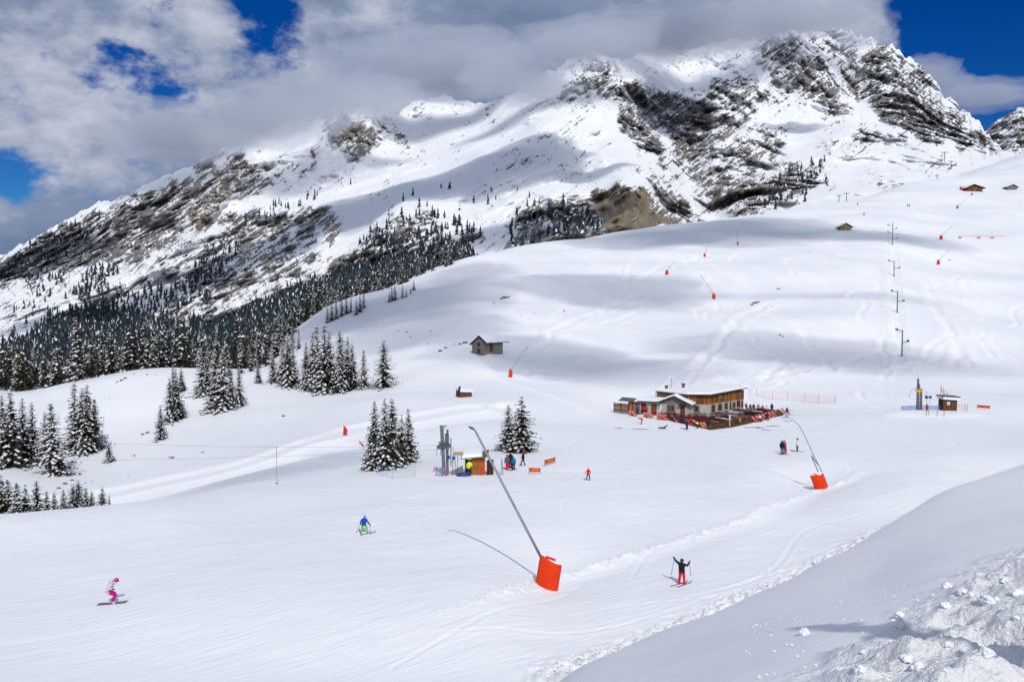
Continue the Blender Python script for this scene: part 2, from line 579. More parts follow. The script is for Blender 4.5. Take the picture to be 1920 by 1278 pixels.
BERM1 = line_on([(820, 1150), (905, 1122), (1060, 1076), (1160, 1048), (1260, 1020), (1400, 972), (1520, 922), (1600, 893)])
EDGE = [(at(px, py, D).x, at(px, py, D).y) for (px, py, D) in
        [(1040, 1290, 41), (1130, 1246, 43.5), (1290, 1178, 48), (1400, 1124, 53), (1500, 1070, 58), (1640, 990, 69), (1735, 932, 79), (1830, 897, 89), (1920, 866, 99)]]
RIM = [(at(px, py, D).x, at(px, py, D).y) for (px, py, D) in
       [(1060, 1278, 12.2), (1220, 1214, 15.6), (1400, 1130, 20), (1500, 1074, 24), (1640, 1000, 30), (1735, 935, 36), (1920, 870, 45)]]
TRACKS = [line_on(p) for p in (
    [(1010, 650), (1040, 622), (1085, 600), (1150, 570), (1215, 545)],
    [(1130, 610), (1170, 590), (1210, 575)],
    [(1300, 700), (1330, 660), (1360, 620), (1400, 580), (1440, 565), (1500, 560)],
    [(1310, 690), (1350, 640), (1390, 600), (1425, 572)],
    [(1540, 700), (1570, 690), (1600, 672), (1640, 665)],
    [(1430, 712), (1460, 690), (1480, 672)],
    [(1440, 708), (1500, 700), (1530, 690)],
    [(1690, 700), (1686, 640), (1680, 580), (1676, 520), (1672, 460)],
    [(1760, 600), (1785, 630), (1795, 660), (1790, 690)],
    [(1740, 560), (1770, 600), (1800, 650), (1815, 690)],
    [(1690, 690), (1750, 680), (1810, 672)],
    [(870, 650), (930, 690), (990, 700), (1060, 690), (1100, 672)],
    [(960, 690), (1000, 705), (1040, 712)],
    [(1060, 480), (1120, 470), (1180, 480), (1220, 470)],
    [(1440, 590), (1500, 620), (1540, 660), (1560, 700)],
    [(1330, 480), (1260, 500), (1200, 530)],
    [(1700, 500), (1740, 540), (1760, 580)])]


LOWTRACK = line_on([(170, 930), (300, 905), (420, 880), (520, 848), (600, 822), (660, 803), (760, 786), (880, 764)])


def detail_z(x, y):
    """undulation, berms, churned snow; returns extra height, churn and piste weights"""
    x = np.asarray(x, float); y = np.asarray(y, float)
    z0 = np.zeros_like(x)
    far = sstep(110, 200, y)
    dz = far * (1.5 * fbm(x / 52, y / 40, z0, 2, 3) + 0.16 * fbm(x / 13, y / 10, z0, 3, 9))
    dz = dz + sstep(230, 330, y) * 3.6 * fbm(x / 95 + 4, y / 60, z0, 2, 41)
    mid = sstep(38, 44, y) * (1 - sstep(95, 130, y))
    dz = dz + mid * 0.10 * fbm(x / 9, y / 7, z0, 3, 21)
    churn = np.zeros_like(x)
    sel = (y > 30) & (y < 130)
    if sel.any():
        d, par, side = polydist(x[sel], y[sel], BERM1)
        n = fbm(x[sel] / 0.7, y[sel] / 0.7, z0[sel], 3, 5)
        fade = sstep(0, 6, par)
        hgt = np.exp(-(d / 0.5) ** 2) * (0.06 + 0.40 * np.maximum(n, 0)) * fade
        hgt -= np.exp(-((d * (side < 0) + 9 * (side >= 0) - 1.6) / 1.0) ** 2) * 0.10 * fade
        t = np.zeros_like(x); t[sel] = hgt; dz = dz + t
        t = np.zeros_like(x); t[sel] = 0.35 * np.exp(-(d / 0.7) ** 2) * fade; churn = churn + t
        d, par, side = polydist(x[sel], y[sel], EDGE)
        n2 = fbm(x[sel] / 0.55, y[sel] / 0.55, z0[sel], 3, 77)
        w = np.exp(-(d / 1.3) ** 2)
        t = np.zeros_like(x); t[sel] = w * (0.22 + 0.55 * n2); dz = dz + t
        t = np.zeros_like(x); t[sel] = w; churn = churn + t
    nearb = (y < 30) & (y > 2)
    if nearb.any():
        xs, ys = x[nearb], y[nearb]
        u = 960 + F * xs / ys
        pyn = 551 + F * (CAM.z - base_z(xs, ys)) / ys
        edge_n = 60 * fbm(xs / 0.8, ys / 0.8, xs * 0, 3, 64)
        lump = sstep(-60, 130, u - (1530 + (1278 - pyn) * 1.45) + edge_n) * (1 - sstep(9, 15, ys))
        soft = 0.05 * fbm(xs / 3.0, ys / 3.0, xs * 0, 3, 60)
        l1 = fbm(xs / 0.9, ys / 0.9, xs * 0, 2, 61) * 0.17
        l2 = np.maximum(fbm(xs / 0.34, ys / 0.34, xs * 0, 2, 62), -0.12) * 0.12
        l3 = np.maximum(fbm(xs / 0.12, ys / 0.12, xs * 0, 3, 63), -0.08) * 0.04
        t = np.zeros_like(x); t[nearb] = soft + lump * (l1 + l2 + l3)
        # a trench trodden across the slope
        tr = [(at(1680, 1172, 5.9).x, 5.9), (at(1800, 1165, 5.75).x, 5.75), (at(1880, 1172, 5.5).x, 5.5), (at(1990, 1200, 5.1).x, 5.1)]
        d, par, side = polydist(xs, ys, tr)
        wdt = 0.10 + 0.20 * sstep(0.0, 0.6, par)
        t[nearb] -= np.exp(-(d / wdt) ** 4) * (0.05 + 0.30 * sstep(0.05, 0.8, par))
        dz = dz + t
        t = np.zeros_like(x); t[nearb] = lump; churn = churn + t
    fs = y > 125
    if fs.any():
        xf, yf = x[fs], y[fs]
        acc_h = np.zeros_like(xf); acc_c = np.zeros_like(xf)
        for q, tr in enumerate(TRACKS):
            wob = 2.2 * fbm(xf / 17, yf / 17, xf * 0 + q, 2, 90)
            d, par, side = polydist(xf + wob, yf + wob * 0.7, tr)
            wd = 0.55 + yf / 420
            g = np.exp(-(d / wd) ** 2)
            acc_h -= 0.30 * g
            acc_h += 0.22 * np.exp(-((d - 2.1 * wd) / wd) ** 2)
            br = np.exp(-(d / (4.5 * wd)) ** 2) * sstep(0.05, 0.35, fbm(xf / 3.2, yf / 3.2, xf * 0 + q, 2, 97))
            acc_c += 0.6 * g + 0.55 * br
            acc_h += 0.10 * br
        if len(xf) > 2000:
            rk = np.random.default_rng(31)
            for q in range(70):
                a = math.radians(rk.uniform(50, 130)); ca, sa = math.cos(a), math.sin(a)
                u0 = rk.uniform(-.02, .60); y0 = rk.uniform(150, 470); x0 = u0 * y0
                s_ = (xf - x0) * ca + (yf - y0) * sa; t_ = -(xf - x0) * sa + (yf - y0) * ca
                A_ = rk.uniform(.5, 4.0); lam = rk.uniform(5, 11); ph = rk.uniform(0, 6.28); ln_ = rk.uniform(25, 110)
                near_ = np.abs(t_) < A_ + 6
                sn, tn = s_[near_], t_[near_]
                vis = sstep(0, 8, sn) * (1 - sstep(ln_ - 8, ln_, sn))
                slope = A_ / lam * np.cos(sn / lam + ph)
                d = np.abs(tn - A_ * np.sin(sn / lam + ph)) / np.sqrt(1 + slope ** 2)
                wd = .30 + yf[near_] / 520
                acc_h[near_] += vis * (-.20 * np.exp(-(d / wd) ** 2) + .14 * np.exp(-((d - 2 * wd) / wd) ** 2))
                acc_c[near_] += vis * .45 * np.exp(-((d - wd) / (1.5 * wd)) ** 2)
        t = np.zeros_like(x); t[fs] = acc_h; dz = dz + t
        t = np.zeros_like(x); t[fs] = acc_c; churn = churn + t
    lt = (y > 90) & (y < 200) & (x < 5)
    if lt.any():
        d, par, side = polydist(x[lt], y[lt], LOWTRACK)
        w = 1 - sstep(2.2, 3.4, d)
        low = (side < 0)                                    # valley side of the track, towards the run
        t = np.zeros_like(x)
        t[lt] = -0.25 * w + 0.30 * np.exp(-((d - 3.6) / 0.7) ** 2) * low - 0.9 * np.exp(-((d - 8.0) / 3.0) ** 2) * low + 0.35 * np.exp(-((d - 4.2) / 1.2) ** 2) * (~low)
        dz = dz + t
        t = np.zeros_like(x); t[lt] = 0.75 * w; churn = churn + t
    pn = (y > 40) & (y < 150)
    if pn.any():
        xf, yf = x[pn], y[pn]
        hh = np.zeros_like(xf); cc = np.zeros_like(xf)
        rk = np.random.default_rng(77)
        for q in range(84):
            a = math.radians(rk.uniform(8, 62)); ca, sa = math.cos(a), math.sin(a)
            t0 = rk.uniform(8, 95); A_ = rk.uniform(.6, 4.5); lam = rk.uniform(3.5, 8.0); ph = rk.uniform(0, 6.28)
            s0 = rk.uniform(10, 90); sl_ = rk.uniform(18, 60)
            if len(xf) < 2000 and len(xf) > 1:
                continue                              # sight-line searches do not need the ski tracks
            s_ = xf * ca + yf * sa; t_ = -xf * sa + yf * ca
            near_ = np.abs(t_ - t0) < A_ + 1.5
            sn, tn = s_[near_], t_[near_]
            vis = sstep(0, 4, sn - s0) * (1 - sstep(sl_ - 4, sl_, sn - s0))
            slope = A_ / lam * np.cos(sn / lam + ph)
            d = np.abs(tn - t0 - A_ * np.sin(sn / lam + ph)) / np.sqrt(1 + slope ** 2)
            wd = .07 + yf[near_] * .0015
            hh[near_] += vis * (-.034 * np.exp(-(d / wd) ** 2) + .022 * np.exp(-((d - 2 * wd) / wd) ** 2))
            cc[near_] += vis * .11 * np.exp(-((d - wd) / (1.6 * wd)) ** 2)
        t = np.zeros_like(x); t[pn] = hh; dz = dz + t
        t = np.zeros_like(x); t[pn] = cc; churn = churn + t
    piste = sstep(36, 44, y) * (1 - sstep(150, 210, y)) * (0.35 + 0.65 * (1 - sstep(90, 130, y)))
    return dz, np.clip(churn, 0, 1), piste


def full_z(x, y, want=False):
    x = np.asarray(x, float); y = np.asarray(y, float)
    z = base_z(x, y)
    dz, churn, piste = detail_z(x, y)
    zt = z + dz
    for (cx, cy_, cz, rx, ry) in PADS:
        r = np.sqrt(((x - cx) / rx) ** 2 + ((y - cy_) / ry) ** 2)
        w = 1 - sstep(0.75, 1.35, r)
        zt = zt * (1 - w) + cz * w
    if want:
        return zt, churn, piste
    return zt


def G(px, py, dmin=38.0):
    return ground_pt(px, py, dmin)


def gz(x, y):
    return float(full_z(np.array([x]), np.array([y]))[0])


def build_terrain():
    segs = [(2.0, 3.4, 12), (3.4, 13.0, 190), (13.0, 34.0, 70), (34.0, 42.0, 16), (42.0, 100.0, 230), (100.0, 320.0, 210), (320.0, 700.0, 130), (700.0, 948.0, 25)]
    Ds = []
    for a, b, n in segs:
        Ds += list(np.exp(np.linspace(math.log(a), math.log(b), n, endpoint=False)))
    Ds = np.array(Ds + [948.0])
    pxs = np.concatenate([np.linspace(-680, -40, 60, endpoint=False), np.linspace(-40, 1960, 800, endpoint=False), np.linspace(1960, 2680, 70)])
    U = (pxs - 960.0) / F / 0.985
    YY, UU = np.meshgrid(Ds, U, indexing='ij')
    XX = UU * YY
    z, churn, piste = full_z(XX, YY, True)
    P = np.stack([XX, YY, z], -1)
    # ground behind the photographer: the sheet runs on, level with the near bank
    rows = []
    for yb in (-40.0, -15.0, -4.0, 0.0):
        xb = np.linspace(-60, 60, len(pxs))
        zb = 18.3 + 0.22 * xb * (xb < 0) * 0.6 + 0.05 * xb * (xb > 0) - 0.10 * min(0, yb) + 0 * xb
        if yb == 0.0:
            xb = np.linspace(-14, 14, len(pxs)); zb = 18.35 + 0.1 * xb
        rows.append(np.stack([xb, np.full_like(xb, yb), zb], -1))
    P = np.concatenate([np.array(rows), P], 0)
    pad = np.zeros((4, len(pxs)))
    churn = np.concatenate([pad, churn], 0); piste = np.concatenate([pad, piste], 0)
    o = grid_obj('snow_ground', P, snow_material(), {'churn': churn, 'piste': piste})
    tag(o, 'rolling white snow field with groomed ski run and trampled bank', None, None, 'structure')
    return o


terrain = build_terrain()
# ------------------------------------------------------------------ mountains
def tps_fit(P, v):
    P = np.asarray(P, float) / 400.0
    n = len(P)
    d2 = ((P[:, None] - P[None]) ** 2).sum(-1)
    K = 0.5 * d2 * np.log(d2 + 1e-9)
    A = np.zeros((n + 3, n + 3))
    A[:n, :n] = K + 1e-3 * np.eye(n)
    A[:n, n] = 1; A[:n, n + 1:] = P
    A[n, :n] = 1; A[n + 1:, :n] = P.T
    w = np.linalg.solve(A, np.concatenate([v, np.zeros(3)]))

    def ev(q):
        q = np.asarray(q, float) / 400.0
        out = np.zeros(len(q))
        for s in range(0, len(q), 40000):
            qq = q[s:s + 40000]
            dd = ((qq[:, None] - P[None]) ** 2).sum(-1)
            out[s:s + 40000] = (0.5 * dd * np.log(dd + 1e-9)) @ w[:n] + w[n] + qq @ w[n + 1:]
        return out
    return ev


def poly_sd(px, py, poly):
    """signed distance (photo pixels, positive inside)"""
    n = len(poly)
    best = np.full(px.shape, 1e9)
    inside = np.zeros(px.shape, bool)
    for i in range(n):
        ax, ay = poly[i]; bx, by = poly[(i + 1) % n]
        dx, dy = bx - ax, by - ay
        t = np.clip(((px - ax) * dx + (py - ay) * dy) / (dx * dx + dy * dy + 1e-9), 0, 1)
        d = np.hypot(px - ax - t * dx, py - ay - t * dy)
        best = np.minimum(best, d)
        c = ((ay > py) != (by > py)) & (px < (bx - ax) * (py - ay) / (by - ay + 1e-12) + ax)
        inside ^= c
    return np.where(inside, best, -best)


SKYLINE = [(-300, 600), (-120, 545), (0, 484), (60, 452), (110, 425), (170, 388), (230, 372), (290, 340), (350, 318), (400, 290), (450, 268), (500, 250),
           (560, 232), (610, 215), (636, 196), (660, 205), (690, 200), (715, 225), (745, 215), (775, 192), (800, 188), (830, 180), (870, 190), (910, 196), (945, 188), (985, 168),
           (1030, 140), (1070, 118), (1100, 104), (1118, 98), (1140, 112), (1170, 116), (1200, 104), (1240, 94), (1280, 88), (1320, 70), (1360, 84),
           (1400, 84), (1430, 76), (1458, 58), (1480, 60), (1510, 66), (1540, 56), (1580, 60), (1620, 74), (1650, 82), (1680, 96), (1705, 112), (1735, 142),
           (1765, 172), (1800, 204), (1830, 232), (1850, 258), (1872, 278), (1905, 290), (1960, 300), (2100, 290), (2300, 270)]
DEPTH = [(-300, 700, 900), (-300, 600, 1800), (0, 760, 620), (0, 690, 800), (0, 645, 1150), (0, 580, 1500), (0, 484, 2000), (200, 760, 620), (200, 690, 800), (200, 640, 1100), (200, 560, 1500), (200, 470, 1850), (230, 372, 2200),
         (420, 760, 600), (420, 690, 760), (420, 620, 1000), (420, 560, 1250), (420, 480, 1650), (420, 400, 1950), (430, 285, 2350), (560, 230, 2600),
         (600, 700, 620), (600, 600, 900), (600, 540, 1180), (600, 460, 1550), (600, 400, 1850), (560, 350, 2150), (640, 300, 2420), (636, 200, 2650),
         (760, 600, 800), (760, 520, 1100), (760, 440, 1400), (760, 370, 1700), (720, 335, 2200), (780, 280, 2700), (800, 230, 3050), (800, 185, 3350), (900, 240, 2750), (910, 195, 3100),
         (900, 600, 800), (900, 480, 1150), (900, 400, 1420), (900, 330, 1750), (900, 285, 2050), (1000, 480, 1080), (1000, 380, 1350), (1000, 300, 1750), (1000, 230, 2150), (1000, 165, 2650),
         (1110, 130, 2500), (1118, 98, 2620), (1110, 240, 2050), (1110, 320, 1650), (1110, 370, 1330), (1180, 420, 1120), (1180, 355, 1250), (1180, 500, 950),
         (1200, 300, 1720), (1160, 190, 2350), (1230, 230, 2450), (1230, 160, 2620), (1265, 310, 1980), (1290, 330, 1950), (1280, 420, 1250), (1335, 400, 1500), (1300, 88, 3200), (1350, 200, 2550), (1350, 300, 1950),
         (1400, 400, 1250), (1400, 500, 950), (1420, 330, 1750), (1450, 240, 2250), (1450, 150, 2650), (1458, 60, 2950), (1540, 200, 2450), (1540, 120, 2750), (1560, 58, 3250),
         (1500, 300, 1900), (1520, 380, 1250), (1520, 480, 900), (1600, 330, 1600), (1600, 250, 2050), (1600, 180, 2650), (1600, 400, 1050), (1650, 83, 2950), (1700, 190, 2500), (1700, 270, 2000), (1700, 330, 1500), (1700, 420, 1000),
         (1800, 260, 2150), (1830, 235, 2450), (1800, 310, 1700), (1800, 400, 1050), (1870, 280, 2100), (1880, 330, 1400), (1920, 400, 1100), (2100, 292, 2300), (2100, 400, 1200), (2300, 272, 2500)]
# (polygon, rock share, warm brown share, relief, forest dark)
ROCK = [
    ([(-60, 540), (0, 492), (100, 432), (230, 380), (330, 340), (400, 305), (420, 300), (400, 345), (360, 380), (350, 430), (310, 470), (230, 505), (150, 505), (60, 535), (-60, 570)], 0.86, 0.1, 1.0),
    ([(330, 345), (400, 315), (450, 290), (520, 310), (545, 335), (470, 365), (420, 385), (390, 425), (330, 440)], 0.72, 0.75, 1.0),
    ([(210, 505), (330, 440), (390, 425), (380, 470), (330, 520), (250, 520)], 0.45, 0.4, 0.9),
    ([(335, 470), (430, 405), (520, 385), (610, 385), (640, 420), (600, 470), (560, 510), (480, 545), (400, 590), (330, 625), (260, 600), (330, 545)], 0.62, 0.3, 1.0),
    ([(330, 600), (420, 560), (560, 520), (640, 470), (690, 470), (650, 540), (560, 560), (450, 600), (380, 640)], 0.50, 0.75, 1.0),
    ([(610, 520), (640, 470), (690, 430), (740, 405), (800, 395), (830, 430), (890, 425), (915, 450), (870, 480), (780, 495), (690, 530), (600, 570)], 0.72, 0.25, 1.0),
    ([(955, 470), (962, 400), (1010, 370), (1060, 385), (1108, 372), (1140, 440), (1100, 480), (960, 500)], 0.84, 0.15, 1.0),
    ([(1108, 372), (1135, 352), (1180, 350), (1225, 358), (1240, 400), (1255, 430), (1180, 470), (1130, 460)], 0.99, 0.95, 0.8),
    ([(1195, 300), (1215, 315), (1245, 340), (1268, 362), (1268, 388), (1225, 350)], 0.85, 0.5, 1.0),
    ([(1225, 362), (1275, 368), (1313, 392), (1312, 425), (1240, 440)], 0.84, 0.4, 1.0),
    ([(1118, 122), (1150, 128), (1180, 160), (1212, 215), (1246, 280), (1258, 345), (1235, 320), (1205, 290), (1170, 240), (1138, 180)], 0.93, 0.1, 1.2),
    ([(1165, 160), (1240, 168), (1290, 182), (1335, 150), (1365, 150), (1392, 118), (1400, 150), (1445, 185), (1390, 225), (1345, 270), (1310, 310), (1270, 290), (1235, 240)], 0.84, 0.2, 1.2),
    ([(1262, 300), (1310, 300), (1350, 270), (1420, 240), (1470, 250), (1450, 330), (1430, 385), (1390, 410), (1335, 400), (1300, 345)], 0.66, 0.45, 1.0),
    ([(1420, 102), (1440, 80), (1462, 62), (1500, 80), (1530, 115), (1565, 150), (1592, 195), (1585, 212), (1530, 208), (1480, 180), (1440, 200), (1400, 215), (1440, 150)], 0.67, 0.2, 1.0),
    ([(1500, 66), (1560, 55), (1610, 72), (1590, 130), (1540, 120)], 0.5, 0.1, 0.9),
    ([(1580, 130), (1620, 90), (1650, 80), (1705, 112), (1770, 175), (1835, 235), (1855, 262), (1875, 288), (1840, 278), (1740, 268), (1690, 245), (1640, 205), (1600, 180)], 0.72, 0.22, 1.0),
    ([(1575, 258), (1640, 240), (1730, 262), (1720, 285), (1640, 280), (1560, 295), (1530, 290)], 0.42, 0.3, 0.8),
    ([(1420, 340), (1470, 312), (1545, 305), (1535, 345), (1500, 372), (1430, 390), (1400, 405), (1390, 380)], 0.70, 0.25, 0.9),
    ([(1630, 330), (1660, 325), (1680, 345), (1650, 352)], 0.6, 0.2, 0.6),
    ([(585, 290), (600, 240), (632, 203), (655, 215), (690, 210), (720, 240), (722, 270), (690, 300), (655, 312), (645, 270), (610, 270)], 0.80, 0.35, 1.2),
    ([(540, 325), (548, 296), (562, 300), (560, 325)], 0.9, 0.4, 0.8),
    ([(572, 305), (580, 278), (600, 285), (590, 305)], 0.9, 0.4, 0.8),
    ([(720, 250), (745, 240), (768, 262), (740, 265)], 0.7, 0.2, 0.8),
    ([(770, 208), (790, 200), (800, 220), (775, 222)], 0.7, 0.2, 0.8),
    ([(752, 283), (775, 276), (800, 285), (775, 292)], 0.75, 0.3, 0.6),
    ([(715, 345), (750, 325), (745, 350), (700, 365)], 0.6, 0.2, 0.6),
    ([(1055, 165), (1090, 118), (1118, 100), (1130, 130), (1128, 190), (1095, 195), (1030, 205), (990, 222), (1020, 190)], 0.50, 0.15, 1.0),
    ([(1005, 245), (1060, 238), (1075, 255), (1010, 262)], 0.5, 0.1, 0.5),
    ([(960, 285), (1000, 280), (1010, 295), (965, 300)], 0.55, 0.1, 0.5),
    ([(950, 315), (985, 305), (985, 325), (950, 330)], 0.45, 0.1, 0.5),
    ([(1090, 195), (1125, 190), (1125, 200), (1095, 202)], 0.7, 0.1, 0.5),
    ([(700, 380), (860, 345), (1000, 230), (1120, 210), (1190, 320), (1100, 372), (960, 395), (860, 420)], 0.13, 0.15, 0.3),
    ([(470, 400), (600, 330), (700, 330), (600, 380)], 0.22, 0.2, 0.4),
    ([(0, 560), (150, 505), (330, 500), (250, 620), (0, 660)], 0.16, 0.1, 0.4),
    ([(1600, 300), (1760, 280), (1860, 300), (1760, 340), (1600, 370)], 0.16, 0.1, 0.3),
    ([(1220, 100), (1400, 90), (1400, 120), (1240, 150)], 0.24, 0.1, 0.5),
    ([(770, 190), (930, 195), (900, 215), (800, 215)], 0.24, 0.1, 0.5),
    ([(1300, 60), (1325, 66), (1330, 100), (1310, 100)], 0.7, 0.1, 0.8),
]


def mountain_material():
    m = bpy.data.materials.new('mountain_rock_and_snow')
    nt, b = nodes_of(m)
    L = nt.links.new
    N = nt.nodes.new
    b.inputs['Roughness'].default_value = 0.75
    b.inputs['Specular IOR Level'].default_value = 0.15
    t = N('ShaderNodeTexCoord')
    ar = N('ShaderNodeAttribute'); ar.attribute_name = 'rock'
    aw = N('ShaderNodeAttribute'); aw.attribute_name = 'warm'

    def mth(op, a, c, clamp=False):
        n = N('ShaderNodeMath'); n.operation = op; n.use_clamp = clamp
        for k, v in ((0, a), (1, c)):
            if isinstance(v, (int, float)):
                n.inputs[k].default_value = v
            else:
                L(v, n.inputs[k])
        return n.outputs[0]

    uv = N('ShaderNodeAttribute'); uv.attribute_name = 'face_uv'      # unwrapped surface coordinates, about a metre per unit

    def noise(scale, detail, rough, rot=None, stretch=None, dist=0.0, off=0.0):
        v = uv.outputs['Vector']
        mm = N('ShaderNodeMapping')
        mm.inputs['Rotation'].default_value = (0, 0, rot or 0.0)
        mm.inputs['Location'].default_value = (off, off * 1.7, 0)
        L(v, mm.inputs['Vector']); v = mm.outputs[0]
        if stretch:
            mm = N('ShaderNodeMapping')
            mm.inputs['Scale'].default_value = stretch
            L(v, mm.inputs['Vector']); v = mm.outputs[0]
        n = N('ShaderNodeTexNoise')
        n.inputs['Scale'].default_value = scale; n.inputs['Detail'].default_value = detail
        n.inputs['Roughness'].default_value = rough; n.inputs['Distortion'].default_value = dist
        L(v, n.inputs['Vector'])
        return n.outputs[0]
    fine = noise(0.27, 4, 0.72, 0.4, None, 0.2)
    strata = noise(0.15, 4, 0.66, R(-37), (0.17, 1.2, 1.0), 0.5)
    strata2 = noise(0.12, 4, 0.66, R(62), (0.25, 1.2, 1.0), 0.5, 300.0)
    gully = noise(0.022, 3, 0.6, R(-20), (1.0, 0.7, 1.0), 0.6)
    grain = mth('ADD', mth('ADD', mth('MULTIPLY', fine, 0.36), mth('ADD', mth('MULTIPLY', strata, 0.52), mth('MULTIPLY', strata2, 0.16))), mth('MULTIPLY', gully, 0.24))
    # rock shows where the share of rock at this spot beats the snow lying on its ledges
    v = mth('ADD', ar.outputs['Fac'], mth('MULTIPLY', mth('SUBTRACT', grain, 0.64), 4.8))
    mr = N('ShaderNodeMapRange'); mr.interpolation_type = 'SMOOTHSTEP'
    mr.inputs['From Min'].default_value = 0.50; mr.inputs['From Max'].default_value = 0.57
    L(v, mr.inputs['Value'])
    rc = N('ShaderNodeValToRGB')
    rc.color_ramp.elements[0].position = 0.34; rc.color_ramp.elements[0].color = (0.095, 0.100, 0.112, 1)
    rc.color_ramp.elements[1].position = 0.70; rc.color_ramp.elements[1].color = (0.34, 0.33, 0.32, 1)
    L(noise(0.10, 6, 0.8, R(-37), (0.5, 1.2, 1), 0.0, 90.0), rc.inputs['Fac'])
    wc = N('ShaderNodeValToRGB')
    wc.color_ramp.elements[0].position = 0.34; wc.color_ramp.elements[0].color = (0.13, 0.108, 0.075, 1)
    wc.color_ramp.elements[1].position = 0.70; wc.color_ramp.elements[1].color = (0.36, 0.285, 0.185, 1)
    L(noise(0.12, 6, 0.8, 0.0, (1, 0.5, 1), 0.0, 40.0), wc.inputs['Fac'])
    m1 = N('ShaderNodeMixRGB'); L(aw.outputs['Fac'], m1.inputs['Fac']); L(rc.outputs[0], m1.inputs['Color1']); L(wc.outputs[0], m1.inputs['Color2'])
    m2 = N('ShaderNodeMixRGB'); L(mr.outputs[0], m2.inputs['Fac']); m2.inputs['Color1'].default_value = (0.87, 0.885, 0.91, 1)
    L(m1.outputs[0], m2.inputs['Color2'])
    L(m2.outputs[0], b.inputs['Base Color'])
    bp = N('ShaderNodeBump'); bp.inputs['Strength'].default_value = 0.6; bp.inputs['Distance'].default_value = 6.0
    L(mth('MULTIPLY', grain, mth('ADD', mth('MULTIPLY', mr.outputs[0], 1.0), 0.12)), bp.inputs['Height'])
    L(bp.outputs[0], b.inputs['Normal'])
    return m


MOUNT_MAT = mountain_material()
ev_depth = tps_fit([(a, b) for a, b, c in DEPTH], np.log(np.array([c for a, b, c in DEPTH], float)))


def mountain_D(px, py):
    return np.exp(ev_depth(np.stack([np.ravel(px), np.ravel(py)], -1))).reshape(np.shape(px))


def unproject(px, py, D):
    t = (639.0 - py) / F
    den = CP + SP * t
    return np.stack([(px - 960.0) / F / den * D, D, CAM.z + (-SP + CP * t) / den * D], -1)


MGRID = {}
CRESTS = [
    ([(1118, 96), (1150, 150), (1200, 230), (1245, 300), (1262, 355), (1312, 402)], 170, 38),
    ([(1118, 96), (1060, 140), (1000, 190), (900, 270), (760, 350), (600, 402)], 130, 60),
    ([(1458, 56), (1440, 130), (1400, 200), (1345, 270), (1330, 330)], 150, 40),
    ([(1480, 60), (1530, 110), (1560, 150), (1590, 208)], 150, 32),
    ([(1500, 90), (1490, 140), (1520, 205)], 90, 22),
    ([(1655, 80), (1690, 150), (1720, 210), (1750, 264)], 120, 36),
    ([(1600, 110), (1640, 160), (1690, 230)], 90, 26), ([(1735, 140), (1790, 210), (1830, 268)], 90, 26),
    ([(1560, 58), (1592, 120), (1606, 200)], -130, 20),
    ([(700, 206), (690, 260), (660, 312)], 100, 20), ([(636, 196), (622, 250), (600, 292)], 90, 18),
    ([(440, 285), (390, 380), (350, 450), (300, 520)], 110, 36), ([(250, 368), (200, 450), (150, 505)], 80, 30), ([(520, 330), (470, 400), (420, 480), (360, 560)], 90, 34),
    ([(640, 400), (600, 460), (540, 520)], 80, 28), ([(740, 400), (700, 460), (650, 520)], 70, 26),
    ([(1392, 108), (1350, 160), (1290, 200), (1262, 292)], 110, 34),
    ([(1285, 290), (1300, 340), (1340, 402)], -110, 16), ([(1165, 140), (1205, 200), (1250, 272)], -90, 16), ([(1420, 200), (1370, 260), (1345, 330)], -70, 18),
    ([(1320, 150), (1330, 110), (1322, 70)], 70, 20), ([(1040, 380), (1050, 430), (1060, 470)], 60, 20), ([(1180, 352), (1190, 400), (1200, 440)], 70, 34)]


